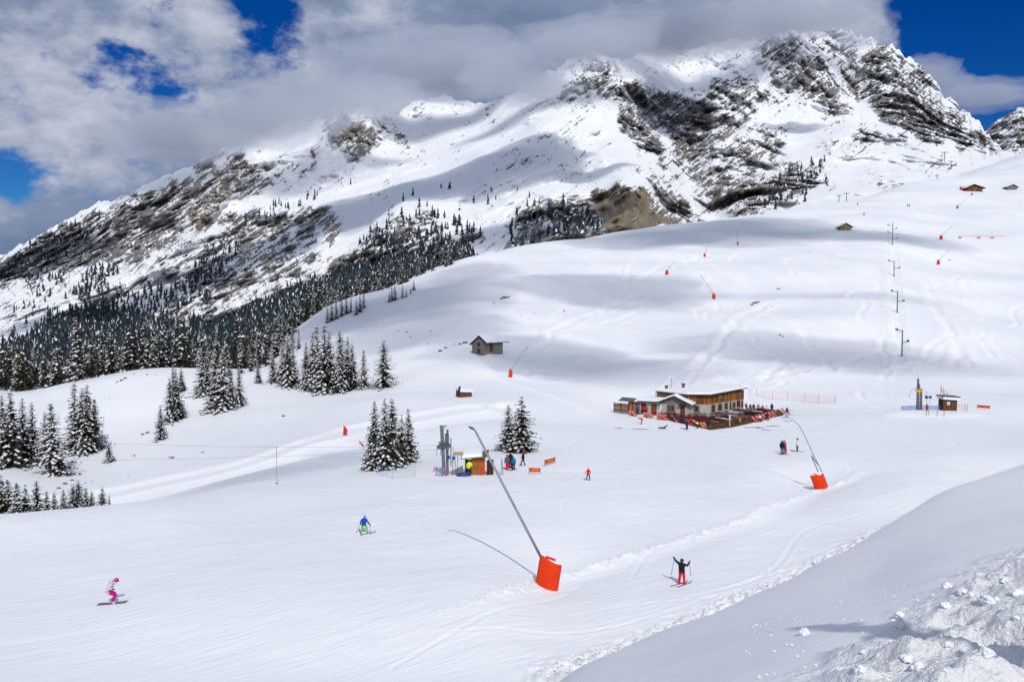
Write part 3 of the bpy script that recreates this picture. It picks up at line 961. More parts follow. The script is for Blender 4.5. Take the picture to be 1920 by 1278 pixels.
def build_mountain():
    pxs = np.concatenate([np.linspace(-260, -20, 60, endpoint=False), np.linspace(-20, 1940, 960, endpoint=False), np.linspace(1940, 2260, 70)])
    nr = 330
    sky_y = np.interp(pxs, [s[0] for s in SKYLINE], [s[1] for s in SKYLINE])
    sky_y = sky_y + (5.0 * fbm(pxs / 22.0, pxs * 0, pxs * 0, 4, 5) - 7.0 * (ridged(pxs / 38.0, pxs * 0, pxs * 0, 4, 6) - 0.9)) * np.interp(pxs, [0, 400, 560, 900, 1000, 1870, 1900], [1, .8, 1.3, .7, 1.5, 1.7, .2])
    bot = np.interp(pxs, [-300, 0, 450, 600, 760, 960, 1400, 1700, 1920, 2300], [765, 765, 765, 680, 600, 540, 470, 420, 380, 380])
    f = np.linspace(0, 1, nr) ** 0.92
    PY = bot[None, :] + (sky_y - bot)[None, :] * f[:, None]
    PX = np.repeat(pxs[None, :], nr, 0)
    D = mountain_D(PX, PY)
    # main ridges (sharp crests) and gullies of the massif
    for pts, amp, wd in CRESTS:
        d, par, side = polydist(PX, PY, pts)
        tot = sum(math.hypot(b[0] - a[0], b[1] - a[1]) for a, b in zip(pts[:-1], pts[1:]))
        d = d + 5 * np.abs(fbm(PX / 18, PY / 18, PX * 0, 3, 52))
        D = D - amp * np.exp(-d / wd) * (1 - 0.5 * par / tot)
    # rock share in picture coordinates -> stored on the surface as an attribute
    rock = np.zeros(PX.shape); warm = np.zeros(PX.shape); rel = np.full(PX.shape, 0.07); wsum = np.zeros(PX.shape)
    jx = PX + 26 * fbm(PX / 46, PY / 46, PX * 0, 5, 31, 0.6); jy = PY + 22 * fbm(PX / 42, PY / 42, PX * 0 + 9, 5, 33, 0.6)
    for poly, dens, w, rl in ROCK:
        xs = [p[0] for p in poly]; ys = [p[1] for p in poly]
        msk = (jx > min(xs) - 30) & (jx < max(xs) + 30) & (jy > min(ys) - 30) & (jy < max(ys) + 30)
        if not msk.any():
            continue
        sd = poly_sd(jx[msk], jy[msk], poly)
        k = sstep(-14, 16, sd) if dens > 0.3 else sstep(-22, 30, sd)
        cur = rock[msk]
        rock[msk] = np.maximum(cur, (dens if dens > .97 else dens * 0.74) * k)
        ww = k * dens
        warm[msk] += ww * w; wsum[msk] += ww
        rel[msk] = np.maximum(rel[msk], rl * k)
    warm = warm / np.maximum(wsum, 1e-3) * np.clip(wsum * 3, 0, 1)
    rel = gsm(rel, 3.0, 0); rel = gsm(rel, 3.0, 1)
    P = unproject(PX, PY, D)
    x, y, z = P[..., 0], P[..., 1], P[..., 2]
    # relief: gullies and ribs, displaced towards/away from the valley and up
    r1 = ridged(x / 210, y / 320, z / 260, 4, 70)
    r2 = ridged((x + 0.8 * z) / 62, y / 90, (z - 0.7 * x) / 26, 4, 80)
    r3 = fbm(x / 15, y / 18, z / 12, 3, 85)
    big = fbm(x / 420, y / 520, z / 420, 3, 75)
    # couloirs and ribs running down the fall line
    wx = 30 * fbm(x / 160, y / 200, z / 160, 2, 66)
    rib = ridged((x + 0.45 * z + wx) / 120, y / 700, z / 520, 3, 68, 0.55)
    rib2 = ridged((x - 0.5 * z + wx) / 46, y / 300, z / 190, 3, 69, 0.55)
    disp = (rib - 0.9) * 34 * rel + (rib2 - .9) * 11 * rel + big * 60 + (r1 - 0.9) * 38 * (0.3 + rel) + (r2 - 0.9) * 9 * rel + r3 * 4.0 * rel
    edge = np.minimum(1, (1 - f)[:, None] * 9)
    # keep the outline where it was: move along the sight line, a little upwards near the ribs
    Dn = D * (1.0 - 0.0) - disp * 1.7
    P = unproject(PX, PY + 0 * edge, Dn)
    P[..., 2] += (r2 - 0.9) * 1.5 * rel * edge + r3 * 1.2 * rel * edge
    # snow holds on the flatter ledges: steepness of the finished surface
    gx = np.gradient(P, axis=1); gy = np.gradient(P, axis=0)
    nrm = np.cross(gx, gy); nrm /= np.linalg.norm(nrm, axis=-1, keepdims=True) + 1e-9
    up = np.abs(nrm[..., 2])
    up_s = gsm(gsm(up, 10, 0), 10, 1)
    steep = np.clip((up_s - up) * 1.5, -0.40, 0.40)
    rk = rock + (steep * 0.35 + 0.30 * (rib - 0.85) + 0.20 * (rib2 - .85)) * np.clip(rock * 1.8, 0, 0.9)
    MGRID['PX'], MGRID['PY'], MGRID['P'] = PX, PY, P
    o = grid_obj('mountain', P, MOUNT_MAT, {'rock': np.clip(rk, 0, 1.2), 'warm': np.clip(warm, 0, 1), 'face_uv': np.stack([PX, -PY, Dn / 40.0], -1)})
    tag(o, 'huge snow covered rocky mountain rising into the clouds', None, None, 'structure')
    return o


mountain = build_mountain()


def build_far_peak():
    pxs = np.linspace(1800, 2260, 200)
    sk = np.interp(pxs, [1800, 1845, 1862, 1880, 1900, 1920, 1960, 2060, 2260], [300, 248, 232, 220, 208, 200, 186, 170, 210])
    sk = sk + 5 * fbm(pxs / 14, pxs * 0, pxs * 0, 4, 15)
    nr = 90
    f = np.linspace(0, 1, nr)
    PY = 330 + (sk - 330)[None] * f[:, None]
    PX = np.repeat(pxs[None], nr, 0)
    D = 4200 + 900 * f[:, None] + 0 * PX
    P = unproject(PX, PY, D)
    x, y, z = P[..., 0], P[..., 1], P[..., 2]
    disp = (ridged(x / 220, y / 300, z / 200, 4, 3) - 0.9) * 90 + ridged((x + z) / 70, y / 90, (z - x) / 40, 3, 8) * 24
    P = unproject(PX, PY, D - disp)
    rk = 0.62 + 0.25 * fbm(x / 120, y / 120, z / 60, 3, 44)
    rk = rk * sstep(300, 265, PY)
    o = grid_obj('mountain_peak', P, MOUNT_MAT, {'rock': rk, 'warm': 0.15 + 0 * rk, 'face_uv': np.stack([PX, -PY, D / 40.0], -1)})
    tag(o, 'distant rocky peak far behind the right shoulder', None, None, 'structure')


build_far_peak()

# ------------------------------------------------------------------ clouds: real volumes
def cloud_material(name, density, aniso=0.25, col=(1, 1, 1)):
    m = bpy.data.materials.new(name)
    m.use_nodes = True
    nt = m.node_tree
    nt.nodes.clear()
    v = nt.nodes.new('ShaderNodeVolumePrincipled')
    v.inputs['Color'].default_value = (*col, 1)
    v.inputs['Density'].default_value = density
    v.inputs['Anisotropy'].default_value = aniso
    o = nt.nodes.new('ShaderNodeOutputMaterial')
    nt.links.new(v.outputs[0], o.inputs['Volume'])
    return m


def puff_mesh(name, seed, sub=5, lump=0.16):
    bm = bmesh.new()
    bmesh.ops.create_icosphere(bm, subdivisions=sub, radius=1.0)
    co = np.array([v.co[:] for v in bm.verts])
    n = fbm(co[:, 0] * 1.6 + seed * 3.1, co[:, 1] * 1.6, co[:, 2] * 1.6, 6, seed, 0.62)
    k = 1 + lump * n * 1.6
    for v, s in zip(bm.verts, k):
        v.co *= float(s)
    for fce in bm.faces:
        fce.smooth = True
    me = bpy.data.meshes.new(name)
    bm.to_mesh(me)
    bm.free()
    return me


PUFFS = [puff_mesh('cloud', s) for s in (1, 2, 3)]


def put_cloud(c, size, m, k, label, group, rz=0.0):
    me = PUFFS[k % 3]
    key = (me.name, m.name)
    if key not in put_cloud.cache:
        mm = me.copy(); mm.materials.clear(); mm.materials.append(m)
        put_cloud.cache[key] = mm
    o = bpy.data.objects.new('cloud', put_cloud.cache[key])
    COL.objects.link(o)
    o.location = c; o.scale = size; o.rotation_euler = (0, 0, rz + math.pi * (k % 2))
    tag(o, label, 'cloud', group, 'stuff')
    return o


put_cloud.cache = {}
MIST = cloud_material('cloud_mist', 0.0042, 0.2, (0.78, 0.81, 0.88))  # grey here and in the core stands in for shade from other clouds
CORE = cloud_material('cloud_core', 0.0095, 0.2, (0.78, 0.81, 0.88))
SHADE = cloud_material('cloud_shade', 0.032, 0.5)
# cloud clinging to the ridges: (photo x, y, distance, half width px, half height px, depth m)
for k, (px, py, D, rx, ry, dep) in enumerate([
        (500, 222, 1980, 120, 46, 150), (600, 190, 2120, 110, 40, 150), (430, 262, 1900, 60, 22, 90), (700, 178, 2250, 90, 30, 120),
        (330, 250, 2100, 140, 46, 160), (820, 125, 2800, 190, 50, 250), (960, 140, 2250, 90, 42, 140), (1010, 165, 2150, 60, 22, 80),
        (1090, 84, 2150, 120, 32, 140), (1230, 70, 2500, 170, 34, 200), (1390, 42, 2550, 160, 32, 180),
        (1545, 34, 2600, 110, 22, 150), (1600, 78, 2750, 36, 16, 60), (1730, 150, 3300, 70, 36, 140), (1840, 178, 3400, 100, 26, 140)]):
    c = at(px, py, D)
    put_cloud(c, (0.72 * rx / F * D, 0.72 * dep, 0.70 * ry / F * D), CORE, k + 1, 'denser heart of the grey cloud round the mountain summits', 'cloud hearts on the summits')
    put_cloud(c, (1.12 * rx / F * D, 1.12 * dep, 1.15 * ry / F * D), MIST, k, 'grey cloud bank wrapped round the mountain summits', 'clouds on the summits')


def shade_cloud(target, height, rx, ry, k, th=40):
    """a low cloud overhead whose shadow falls on the given ground point"""
    s = height / TO_SUN.z
    c = target + TO_SUN * s
    put_cloud(c, (rx, ry, th), SHADE, k, 'unseen low white cloud overhead shading the snow below', 'clouds overhead')
def shade_on_mountain(px, py, h, rx, ry, k, th):
    D = mountain_D(np.array([px], float), np.array([py], float))[0]
    shade_cloud(Vector(unproject(np.array(px, float), np.array(py, float), D)), h, rx, ry, k, th)


# scattered low cloud overhead; its shadows lie on the hill and the mountain
for k, (px, py, h, rx, ry, th) in enumerate([
        (1210, 442, 330, 50, 44, 14), (1330, 434, 330, 56, 60, 16), (1450, 430, 330, 48, 46, 14), (1570, 438, 330, 50, 26, 10), (1700, 450, 330, 44, 20, 8), (1150, 545, 260, 44, 36, 12),
        (640, 600, 260, 20, 34, 11), (720, 568, 260, 30, 52, 13), (825, 548, 260, 30, 52, 13), (790, 620, 240, 30, 30, 10), (890, 510, 260, 22, 28, 8),
        (1010, 668, 230, 30, 26, 11), (1130, 692, 230, 32, 20, 9), (1500, 655, 240, 46, 26, 8), (1630, 685, 240, 38, 20, 7),
        (420, 906, 150, 9, 4, 5), (510, 888, 150, 9, 5, 5), (590, 868, 150, 9, 5, 5), (665, 850, 150, 8, 5, 5), (1600, 556, 300, 48, 12, 4)]):  # the smallest ones are added to shade the bank below the track
    shade_cloud(ground_pt(px, py, 85), h, rx, ry, k, th)
for k, (px, py, h, rx, ry, th) in enumerate([
        (700, 395, 700, 150, 230, 34), (850, 350, 800, 170, 260, 34), (985, 310, 800, 120, 300, 34), (600, 430, 500, 120, 190, 28), (480, 490, 450, 120, 150, 26), (330, 545, 420, 140, 110, 26), (150, 600, 420, 140, 90, 22),
        (1090, 340, 700, 90, 70, 22), (1250, 235, 800, 120, 260, 34), (1010, 420, 600, 140, 110, 26), (110, 475, 600, 130, 140, 26), (1490, 238, 700, 80, 60, 20)]):
    shade_on_mountain(px, py, h, rx, ry, k, th)
# ------------------------------------------------------------------ trees
NEEDLE = mat('spruce_needles', (0.042, 0.043, 0.024), 0.8, 0, 0.1, 0.45, 9.0)
NEEDLE_FAR = mat('forest_needles', (0.026, 0.040, 0.050), 0.85, 0, 0.05, 0.4, 2.0)  # bluish tone stands in for blue sky light on distant trees
BARK = mat('bark', (0.075, 0.05, 0.035), 0.9, 0, 0.1, 0.3, 12.0)
LARCH = mat('autumn_larch', (0.30, 0.13, 0.03), 0.85, 0, 0.1, 0.3, 4.0)
SNOWM = mat('tree_snow', (0.86, 0.875, 0.90), 0.6, 0, 0.2, 0.03, 5.0)


def quad(V, Fc, c, d, s, ln, w, up=0.0):
    """leaf shaped spray: base c, direction d, side s"""
    i = len(V)
    V.append(c)
    V.append(c + d * ln * 0.45 + s * w)
    V.append(c + d * ln + Vector((0, 0, up * ln)))
    V.append(c + d * ln * 0.45 - s * w)
    Fc.append((i, i + 1, i + 2, i + 3))


def conifer_meshes(seed, tiers, per, clumps, width=0.19, snow=0.5, fan=3):
    rd = random.Random(seed)
    V, Fc, SV, SF = [], [], [], []
    lean = [rd.uniform(0.72, 1.22) for _ in range(12)]
    for i in range(tiers):
        t = 0.035 + 0.955 * (i / (tiers - 1)) ** 0.92
        r = width * (1 - t) ** 0.80 * (1 + 0.10 * math.sin(i * 2.1 + seed)) + 0.010
        nb = max(3, int(per * (0.55 + 0.55 * (1 - t))))
        a0 = rd.uniform(0, 6.28)
        for b in range(nb):
            a = a0 + 6.283 * b / nb + rd.uniform(-0.3, 0.3)
            if rd.random() < 0.13:
                continue
            ln = r * rd.uniform(0.60, 1.28) * lean[int((a % 6.283) / 6.283 * 11.99)]
            z0 = t + rd.uniform(-0.012, 0.012)
            droop = 0.55 * (1 - t) + 0.05
            ca, sa = math.cos(a), math.sin(a)
            out = Vector((ca, sa, 0)); side = Vector((-sa, ca, 0))
            for k in range(clumps):
                f = (k + 0.75) / clumps
                z = z0 - droop * ln * f * (1 - 0.35 * f) + 0.004
                p = Vector((ca * ln * f * 0.92, sa * ln * f * 0.92, max(0.004, z)))
                sz = (0.020 + 0.040 * (1 - t)) * (1.15 - 0.35 * f) * rd.uniform(0.8, 1.25) * (6.0 / clumps) ** 0.5
                for q in range(fan):
                    an = (q - (fan - 1) / 2) * 0.85 + rd.uniform(-0.3, 0.3)
                    d = (out * math.cos(an) + side * math.sin(an) + Vector((0, 0, rd.uniform(-0.55, 0.12)))).normalized()
                    s_ = (side * math.cos(an) - out * math.sin(an) + Vector((0, 0, rd.uniform(-0.5, 0.5)))).normalized()
                    quad(V, Fc, p - d * sz * 0.2, d, s_, sz, sz * 0.30, -0.12)
                wind = 0.5 + 0.5 * math.cos(a - math.radians(215))      # wind packed the snow on one side
                if rd.random() < snow * (0.35 + 1.0 * wind) * (0.6 + 0.6 * f):
                    w = sz * rd.uniform(0.30, 0.55)
                    c = p + Vector((rd.uniform(-.2, .2) * sz, rd.uniform(-.2, .2) * sz, sz * 0.13))
                    j = len(SV)
                    SV.append(c + Vector((0, 0, w * 0.42)))
                    for q in range(5):
                        an = a + q * 6.283 / 5
                        e_ = w * rd.uniform(0.7, 1.25) * (1.4 if q == 0 else 1.0)
                        SV.append(c + Vector((math.cos(an) * e_, math.sin(an) * e_, -0.25 * e_ - (0.3 * e_ if q == 0 else 0))))
                    for q in range(5):
                        SF.append((j, j + 1 + q, j + 1 + (q + 1) % 5))
    # dense dark core so the crown is not see-through along the stem
    for i in range(tiers * 3):
        t = 0.03 + 0.93 * rd.random()
        rr = width * 0.5 * (1 - t) ** 0.8
        a = rd.uniform(0, 6.283)
        d = Vector((math.cos(a), math.sin(a), rd.uniform(-0.9, -0.2))).normalized()
        s_ = Vector((-math.sin(a), math.cos(a), 0.2)).normalized()
        quad(V, Fc, Vector((0, 0, t + 0.02)), d, s_, rr * 1.25 + 0.01, rr * 0.42 + 0.004)
    TV, TF = [], []
    n = 6
    prev = None
    for (h, rr) in ((0.0, 0.016), (0.3, 0.011), (0.7, 0.006), (0.99, 0.0015)):
        ring = []
        for q in range(n):
            an = q * 6.283 / n
            TV.append(Vector((math.cos(an) * rr, math.sin(an) * rr, h))); ring.append(len(TV) - 1)
        if prev:
            for q in range(n):
                TF.append((prev[q], prev[(q + 1) % n], ring[(q + 1) % n], ring[q]))
        prev = ring

    def mk(nm, v, f, m, sm=False):
        me = bpy.data.meshes.new(nm)
        me.from_pydata([tuple(x) for x in v], [], f)
        me.materials.append(m)
        if sm:
            me.polygons.foreach_set('use_smooth', [True] * len(me.polygons))
        me.update()
        return me
    return mk('crown', V, Fc, NEEDLE), mk('snow_load', SV, SF, SNOWM), mk('trunk', TV, TF, BARK)


NEAR_P = [conifer_meshes(100 + i, 27, 9, 6, (0.20, 0.25, 0.225, 0.28, 0.21, 0.24, 0.26, 0.23)[i], (0.66, 0.5, 0.75, 0.6, 0.55, 0.7, 0.62, 0.5)[i]) for i in range(8)]
MID_P = [conifer_meshes(200 + i, 20, 7, 4, 0.165 + 0.02 * (i % 3), 0.30, 2) for i in range(4)]
FAR_P = [conifer_meshes(300 + i, 14, 6, 2, 0.165 + 0.02 * (i % 3), 0.13, 2) for i in range(4)]
BARE_P = [conifer_meshes(400 + i, 15, 6, 2, 0.16, 0.14, 2) for i in range(3)]


def spruce(p, h, protos, label, group, wide=1.0, name='spruce_tree'):
    pr = random.choice(protos)
    t = thing(name, p, label, 'tree', group, random.uniform(-0.5, 0.5))
    t.scale = (h * wide * random.uniform(.88, 1.12), h * wide * random.uniform(.88, 1.12), h)
    t.rotation_euler[0] = random.uniform(-.02, .02); t.rotation_euler[1] = random.uniform(-.025, .025)
    for nm, me in zip(('crown', 'snow_load', 'trunk'), pr):
        o = bpy.data.objects.new(nm, me)
        COL.objects.link(o)
        o.parent = t
        if nm == 'snow_load':
            o['kind'] = 'stuff'
    return t


def spruce_px(px, base, top, protos, label, group, wide=1.0, dmin=60.0):
    p = G(px, base, dmin)
    h = (base - top) / F * p.y * 1.01
    p.z -= 0.02 * h
    return spruce(p, h, protos, label, group, wide)


def clump(trees, where, group, wide=1.0, protos=None, dmin=60.0):
    """one label for the tallest, one for the lowest, one for those between"""
    hs = [b - t for _, b, t in trees]
    for (px, b, t), h in zip(trees, hs):
        word = 'tallest spruce' if h == max(hs) else ('lowest spruce' if h == min(hs) else 'middle sized spruce')
        spruce_px(px, b, t, protos or NEAR_P, word + ' ' + where, group, wide, dmin)


clump([(694, 880, 800), (706, 879, 749), (722, 880, 744), (739, 876, 742), (753, 872, 775)], 'in the tight snowy clump left of the lower lift', 'spruces beside the lower lift')
spruce_px(768, 867, 762, NEAR_P, 'slim spruce at the edge of the clump, next to the lower lift pylon', None, 1.15)
spruce_px(976, 846, 741, NEAR_P, 'taller of two joined spruces behind the waiting skiers', None, 1.7)
spruce_px(952, 845, 757, NEAR_P, 'shorter of two joined spruces behind the waiting skiers', None, 1.6)
spruce_px(719, 726, 634, NEAR_P, 'lone spruce at the end of the row below the stone hut', None, 1.3)
clump([(576, 726, 640), (588, 730, 622), (597, 732, 606), (609, 736, 603), (621, 733, 618), (639, 736, 640), (651, 733, 630), (663, 729, 641), (682, 727, 655), (640, 716, 613)],
      'in the broad clump under the bare hillside', 'broad clump of spruces on the flat')
clump([(513, 716, 655), (529, 719, 640), (541, 723, 624), (550, 719, 650), (484, 718, 676)], 'in the small snowy group at the forest edge', 'small spruce group at the forest edge')
clump([(548, 656, 601), (560, 654, 615)], 'of the pair just behind the forest edge group', 'pair behind the forest edge group', 1.0, MID_P)
clump([(380, 741, 650), (391, 738, 655), (405, 766, 655), (418, 769, 648), (434, 764, 690), (448, 762, 690)], 'in the snow laden clump on the knoll side', 'clump on the knoll side')
clump([(320, 790, 705), (333, 786, 690), (341, 733, 685), (326, 738, 683)], 'in the small stand alone on the open knoll', 'stand on the open knoll')
spruce_px(301, 824, 757, NEAR_P, 'low dark spruce below the stand on the open knoll', None, 1.1)
spruce_px(205, 865, 829, NEAR_P, 'tiny spruce alone on the open snow slope', None, 1.5)
spruce_px(185, 845, 819, NEAR_P, 'very small spruce beside the big forest spruces', None, 1.4)
clump([(8, 872, 738), (24, 874, 730), (45, 866, 745), (64, 860, 752), (86, 868, 770)], 'of the big snowy ones at the lower forest corner', 'big spruces at the lower forest corner', 1.1)
spruce_px(101, 889, 752, NEAR_P, 'big spruce standing forward of the forest on the lower slope', None, 1.2)
clump([(140, 849, 712), (153, 850, 725), (168, 847, 716), (178, 842, 745)], 'in the close dark group next to the open slope', 'close group next to the open slope')
# tops showing over the edge of the ski run: they stand on the slope below it
for px, top, D in [(2, 890, 104), (16, 898, 108), (28, 905, 103), (45, 908, 106), (68, 900, 107), (86, 920, 104), (101, 922, 108), (118, 918, 105), (134, 905, 108), (147, 898, 110),
                   (160, 914, 106), (172, 920, 108), (190, 912, 110), (204, 928, 108)]:
    q = at(px, top, D)
    g_ = gz(q.x, q.y)
    spruce(Vector((q.x, q.y, g_)), q.z - g_, NEAR_P, 'young spruce poking up behind the edge of the ski run', 'young spruces below the run', 1.25)
clump([(614, 604, 572), (622, 601, 563), (631, 597, 560), (641, 592, 553), (650, 588, 551), (658, 585, 556)], 'in the longer small clump on the hill flank', 'spruces on the hill flank', 1.1, MID_P, 150)
clump([(668, 590, 560), (675, 585, 550), (682, 577, 545)], 'in the clump of three on the hill flank', 'three spruces on the hill flank', 1.1, MID_P, 150)
clump([(730, 566, 546), (735, 564, 534), (741, 562, 531), (755, 558, 533), (762, 556, 541), (770, 550, 538), (776, 544, 524)], 'in the highest clump on the open hill', 'highest spruces on the hill', 1.25, MID_P, 150)

# forest along and behind the crest of the hill
crest_px = [-30, 60, 130, 200, 270, 375, 450, 500, 540, 600, 640, 700, 760, 820, 890]
crest_D = [262, 240, 226, 226, 232, 238, 244, 262, 300, 346, 360, 372, 386, 402, 426]
cnt = 0
rd = random.Random(5)
while cnt < 230:
    px = rd.uniform(-25, 870)
    Dc = np.interp(px, crest_px, crest_D)
    f = rd.random() ** 1.6
    D = Dc - 2 + f * np.interp(px, [0, 480, 600, 870], [130, 120, 60, 40])
    x = (px - 960) / F / 0.985 * D
    h = rd.uniform(9.5, 15.5) * np.interp(px, [0, 450, 600, 700, 870], [1.15, 1.1, 0.95, 0.85, 0.7])
    if px > 560 and f > 0.75:
        continue
    spruce(Vector((x, D, gz(x, D) - 0.3)), h, FAR_P if cnt % 3 else MID_P, ('spruce in the dark forest behind the big lower corner spruces' if px < 140 else 'spruce in the dark forest right behind the open white knoll' if px < 370 else 'spruce in the dark forest behind the knoll side clump' if px < 560 else 'spruce in the narrow forest band climbing along the rim of the bare hill'), 'forest along the crest', rd.uniform(0.9, 1.15))
    cnt += 1
for px in (575, 590, 470, 500, 450, 430, 560, 530, 515, 488):
    b = np.interp(px, [430, 470, 500, 530, 560, 590], [697, 690, 668, 642, 606, 583]) + 6
    spruce_px(px, b, b - rd.uniform(52, 66), MID_P, 'spruce on the front rim of the crest forest', 'front rim of the crest forest', 1.0, 150)


def forest_mass():
    """the far wood on the mountain side: thousands of small trees that read as one mass"""
    rg = np.random.default_rng(3)
    PX, PY, P = MGRID['PX'], MGRID['PY'], MGRID['P']
    dens = np.zeros(PX.shape)
    jx = PX + 16 * fbm(PX / 34, PY / 30, PX * 0, 3, 131); jy = PY + 14 * fbm(PX / 34, PY / 30, PX * 0 + 5, 3, 133)
    for poly, d in [
            ([(-60, 700), (0, 660), (110, 600), (190, 570), (250, 590), (330, 615), (430, 600), (520, 560), (620, 520), (760, 480), (880, 468), (900, 500), (600, 640), (400, 720), (-60, 760)], 2.0),
            ([(140, 585), (190, 545), (260, 545), (330, 540), (390, 470), (440, 450), (460, 470), (400, 540), (330, 595), (220, 610)], 0.30),
            ([(20, 600), (40, 530), (90, 480), (150, 490), (70, 585)], 0.14), ([(20, 480), (120, 420), (200, 400), (150, 470), (60, 520)], 0.16),
            ([(135, 560), (190, 490), (225, 505), (160, 575)], 0.45),
            ([(430, 415), (520, 385), (600, 372), (600, 380), (500, 405)], 0.22),
            ([(610, 530), (700, 430), (800, 400), (915, 440), (870, 480), (740, 520)], 0.22),
            ([(955, 470), (965, 400), (1010, 375), (1100, 385), (1130, 440), (960, 480)], 0.22),
            ([(1395, 410), (1440, 360), (1500, 312), (1550, 300), (1550, 345), (1490, 385)], 0.16),
            ([(690, 400), (850, 340), (1000, 330), (1000, 380), (860, 400)], 0.022), ([(480, 390), (640, 330), (700, 340), (600, 380)], 0.025),
            ([(0, 640), (100, 560), (200, 540), (150, 600), (0, 700)], 0.05)]:
        xs = [p[0] for p in poly]; ys = [p[1] for p in poly]
        k = (jx > min(xs) - 10) & (jx < max(xs) + 10) & (jy > min(ys) - 10) & (jy < max(ys) + 10)
        dens[k] = np.maximum(dens[k], d * sstep(-5, 5, poly_sd(jx[k], jy[k], poly)))
    cell = 2.05 * np.gradient(PY, axis=0) * -1
    # one tree needs a few pixels: expected trees per vertex cell
    prob = dens * np.clip(cell, 0, 9) / np.clip(30 * 1500 ** 1.0 / P[..., 1], 12, 60)
    pick = rg.random(PX.shape) < prob * 1.7
    pts = P[pick]
    V, Fc, mi = [], [], []
    for (x, y, z) in pts:
        h = rg.uniform(10, 20)
        w = h * rg.uniform(0.17, 0.26)
        i0 = len(V)
        n = 5
        a0 = rg.uniform(0, 6.28)
        lv = ((0.02, 1.0), (0.30, 0.80), (0.58, 0.50), (0.80, 0.25))
        for li, (t, s) in enumerate(lv):
            b = len(V)
            V.append((x + rg.normal() * 0.03 * h, y, z - 1 + h * min(1.0, t + 0.34)))
            for q in range(n):
                a = a0 + li + q * 6.283 / n
                r = w * s * rg.uniform(0.7, 1.3)
                V.append((x + math.cos(a) * r, y + math.sin(a) * r, z - 1 + h * (t + rg.uniform(-0.05, 0.03))))
            for q in range(n):
                Fc.append((b, b + 1 + q, b + 1 + (q + 1) % n))
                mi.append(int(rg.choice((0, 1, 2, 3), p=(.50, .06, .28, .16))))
    o = mesh_obj('forest', V, Fc, None, None, False, [NEEDLE_FAR, SNOWM, mat('forest_dark', (0.016, 0.024, 0.032), .9), mat('forest_frost', (0.085, 0.10, 0.12), .9)], mi)  # darker needle tone mixed in at random among the faces
    tag(o, 'far snow dusted conifer wood covering the lower mountain side', 'forest', None, 'stuff')
    print('forest trees', len(pts))
    # two larches still in autumn colour
    for (px, py, h) in ((137, 612, 20), (157, 606, 26)):
        k = np.argmin((PX - px) ** 2 + (PY - py) ** 2)
        c = P.reshape(-1, 3)[k]
        hh = h / F * c[1]
        t = spruce(Vector(c) - Vector((0, 8, 1)), hh, [FAR_P[0]], 'orange larch among the grey forest, the ' + ('shorter' if h == 20 else 'taller') + ' of two', None, 1.6, 'larch_tree')
        for ch in t.children:
            if ch.name.startswith('crown'):
                me = ch.data.copy(); me.materials.clear(); me.materials.append(LARCH); ch.data = me


forest_mass()
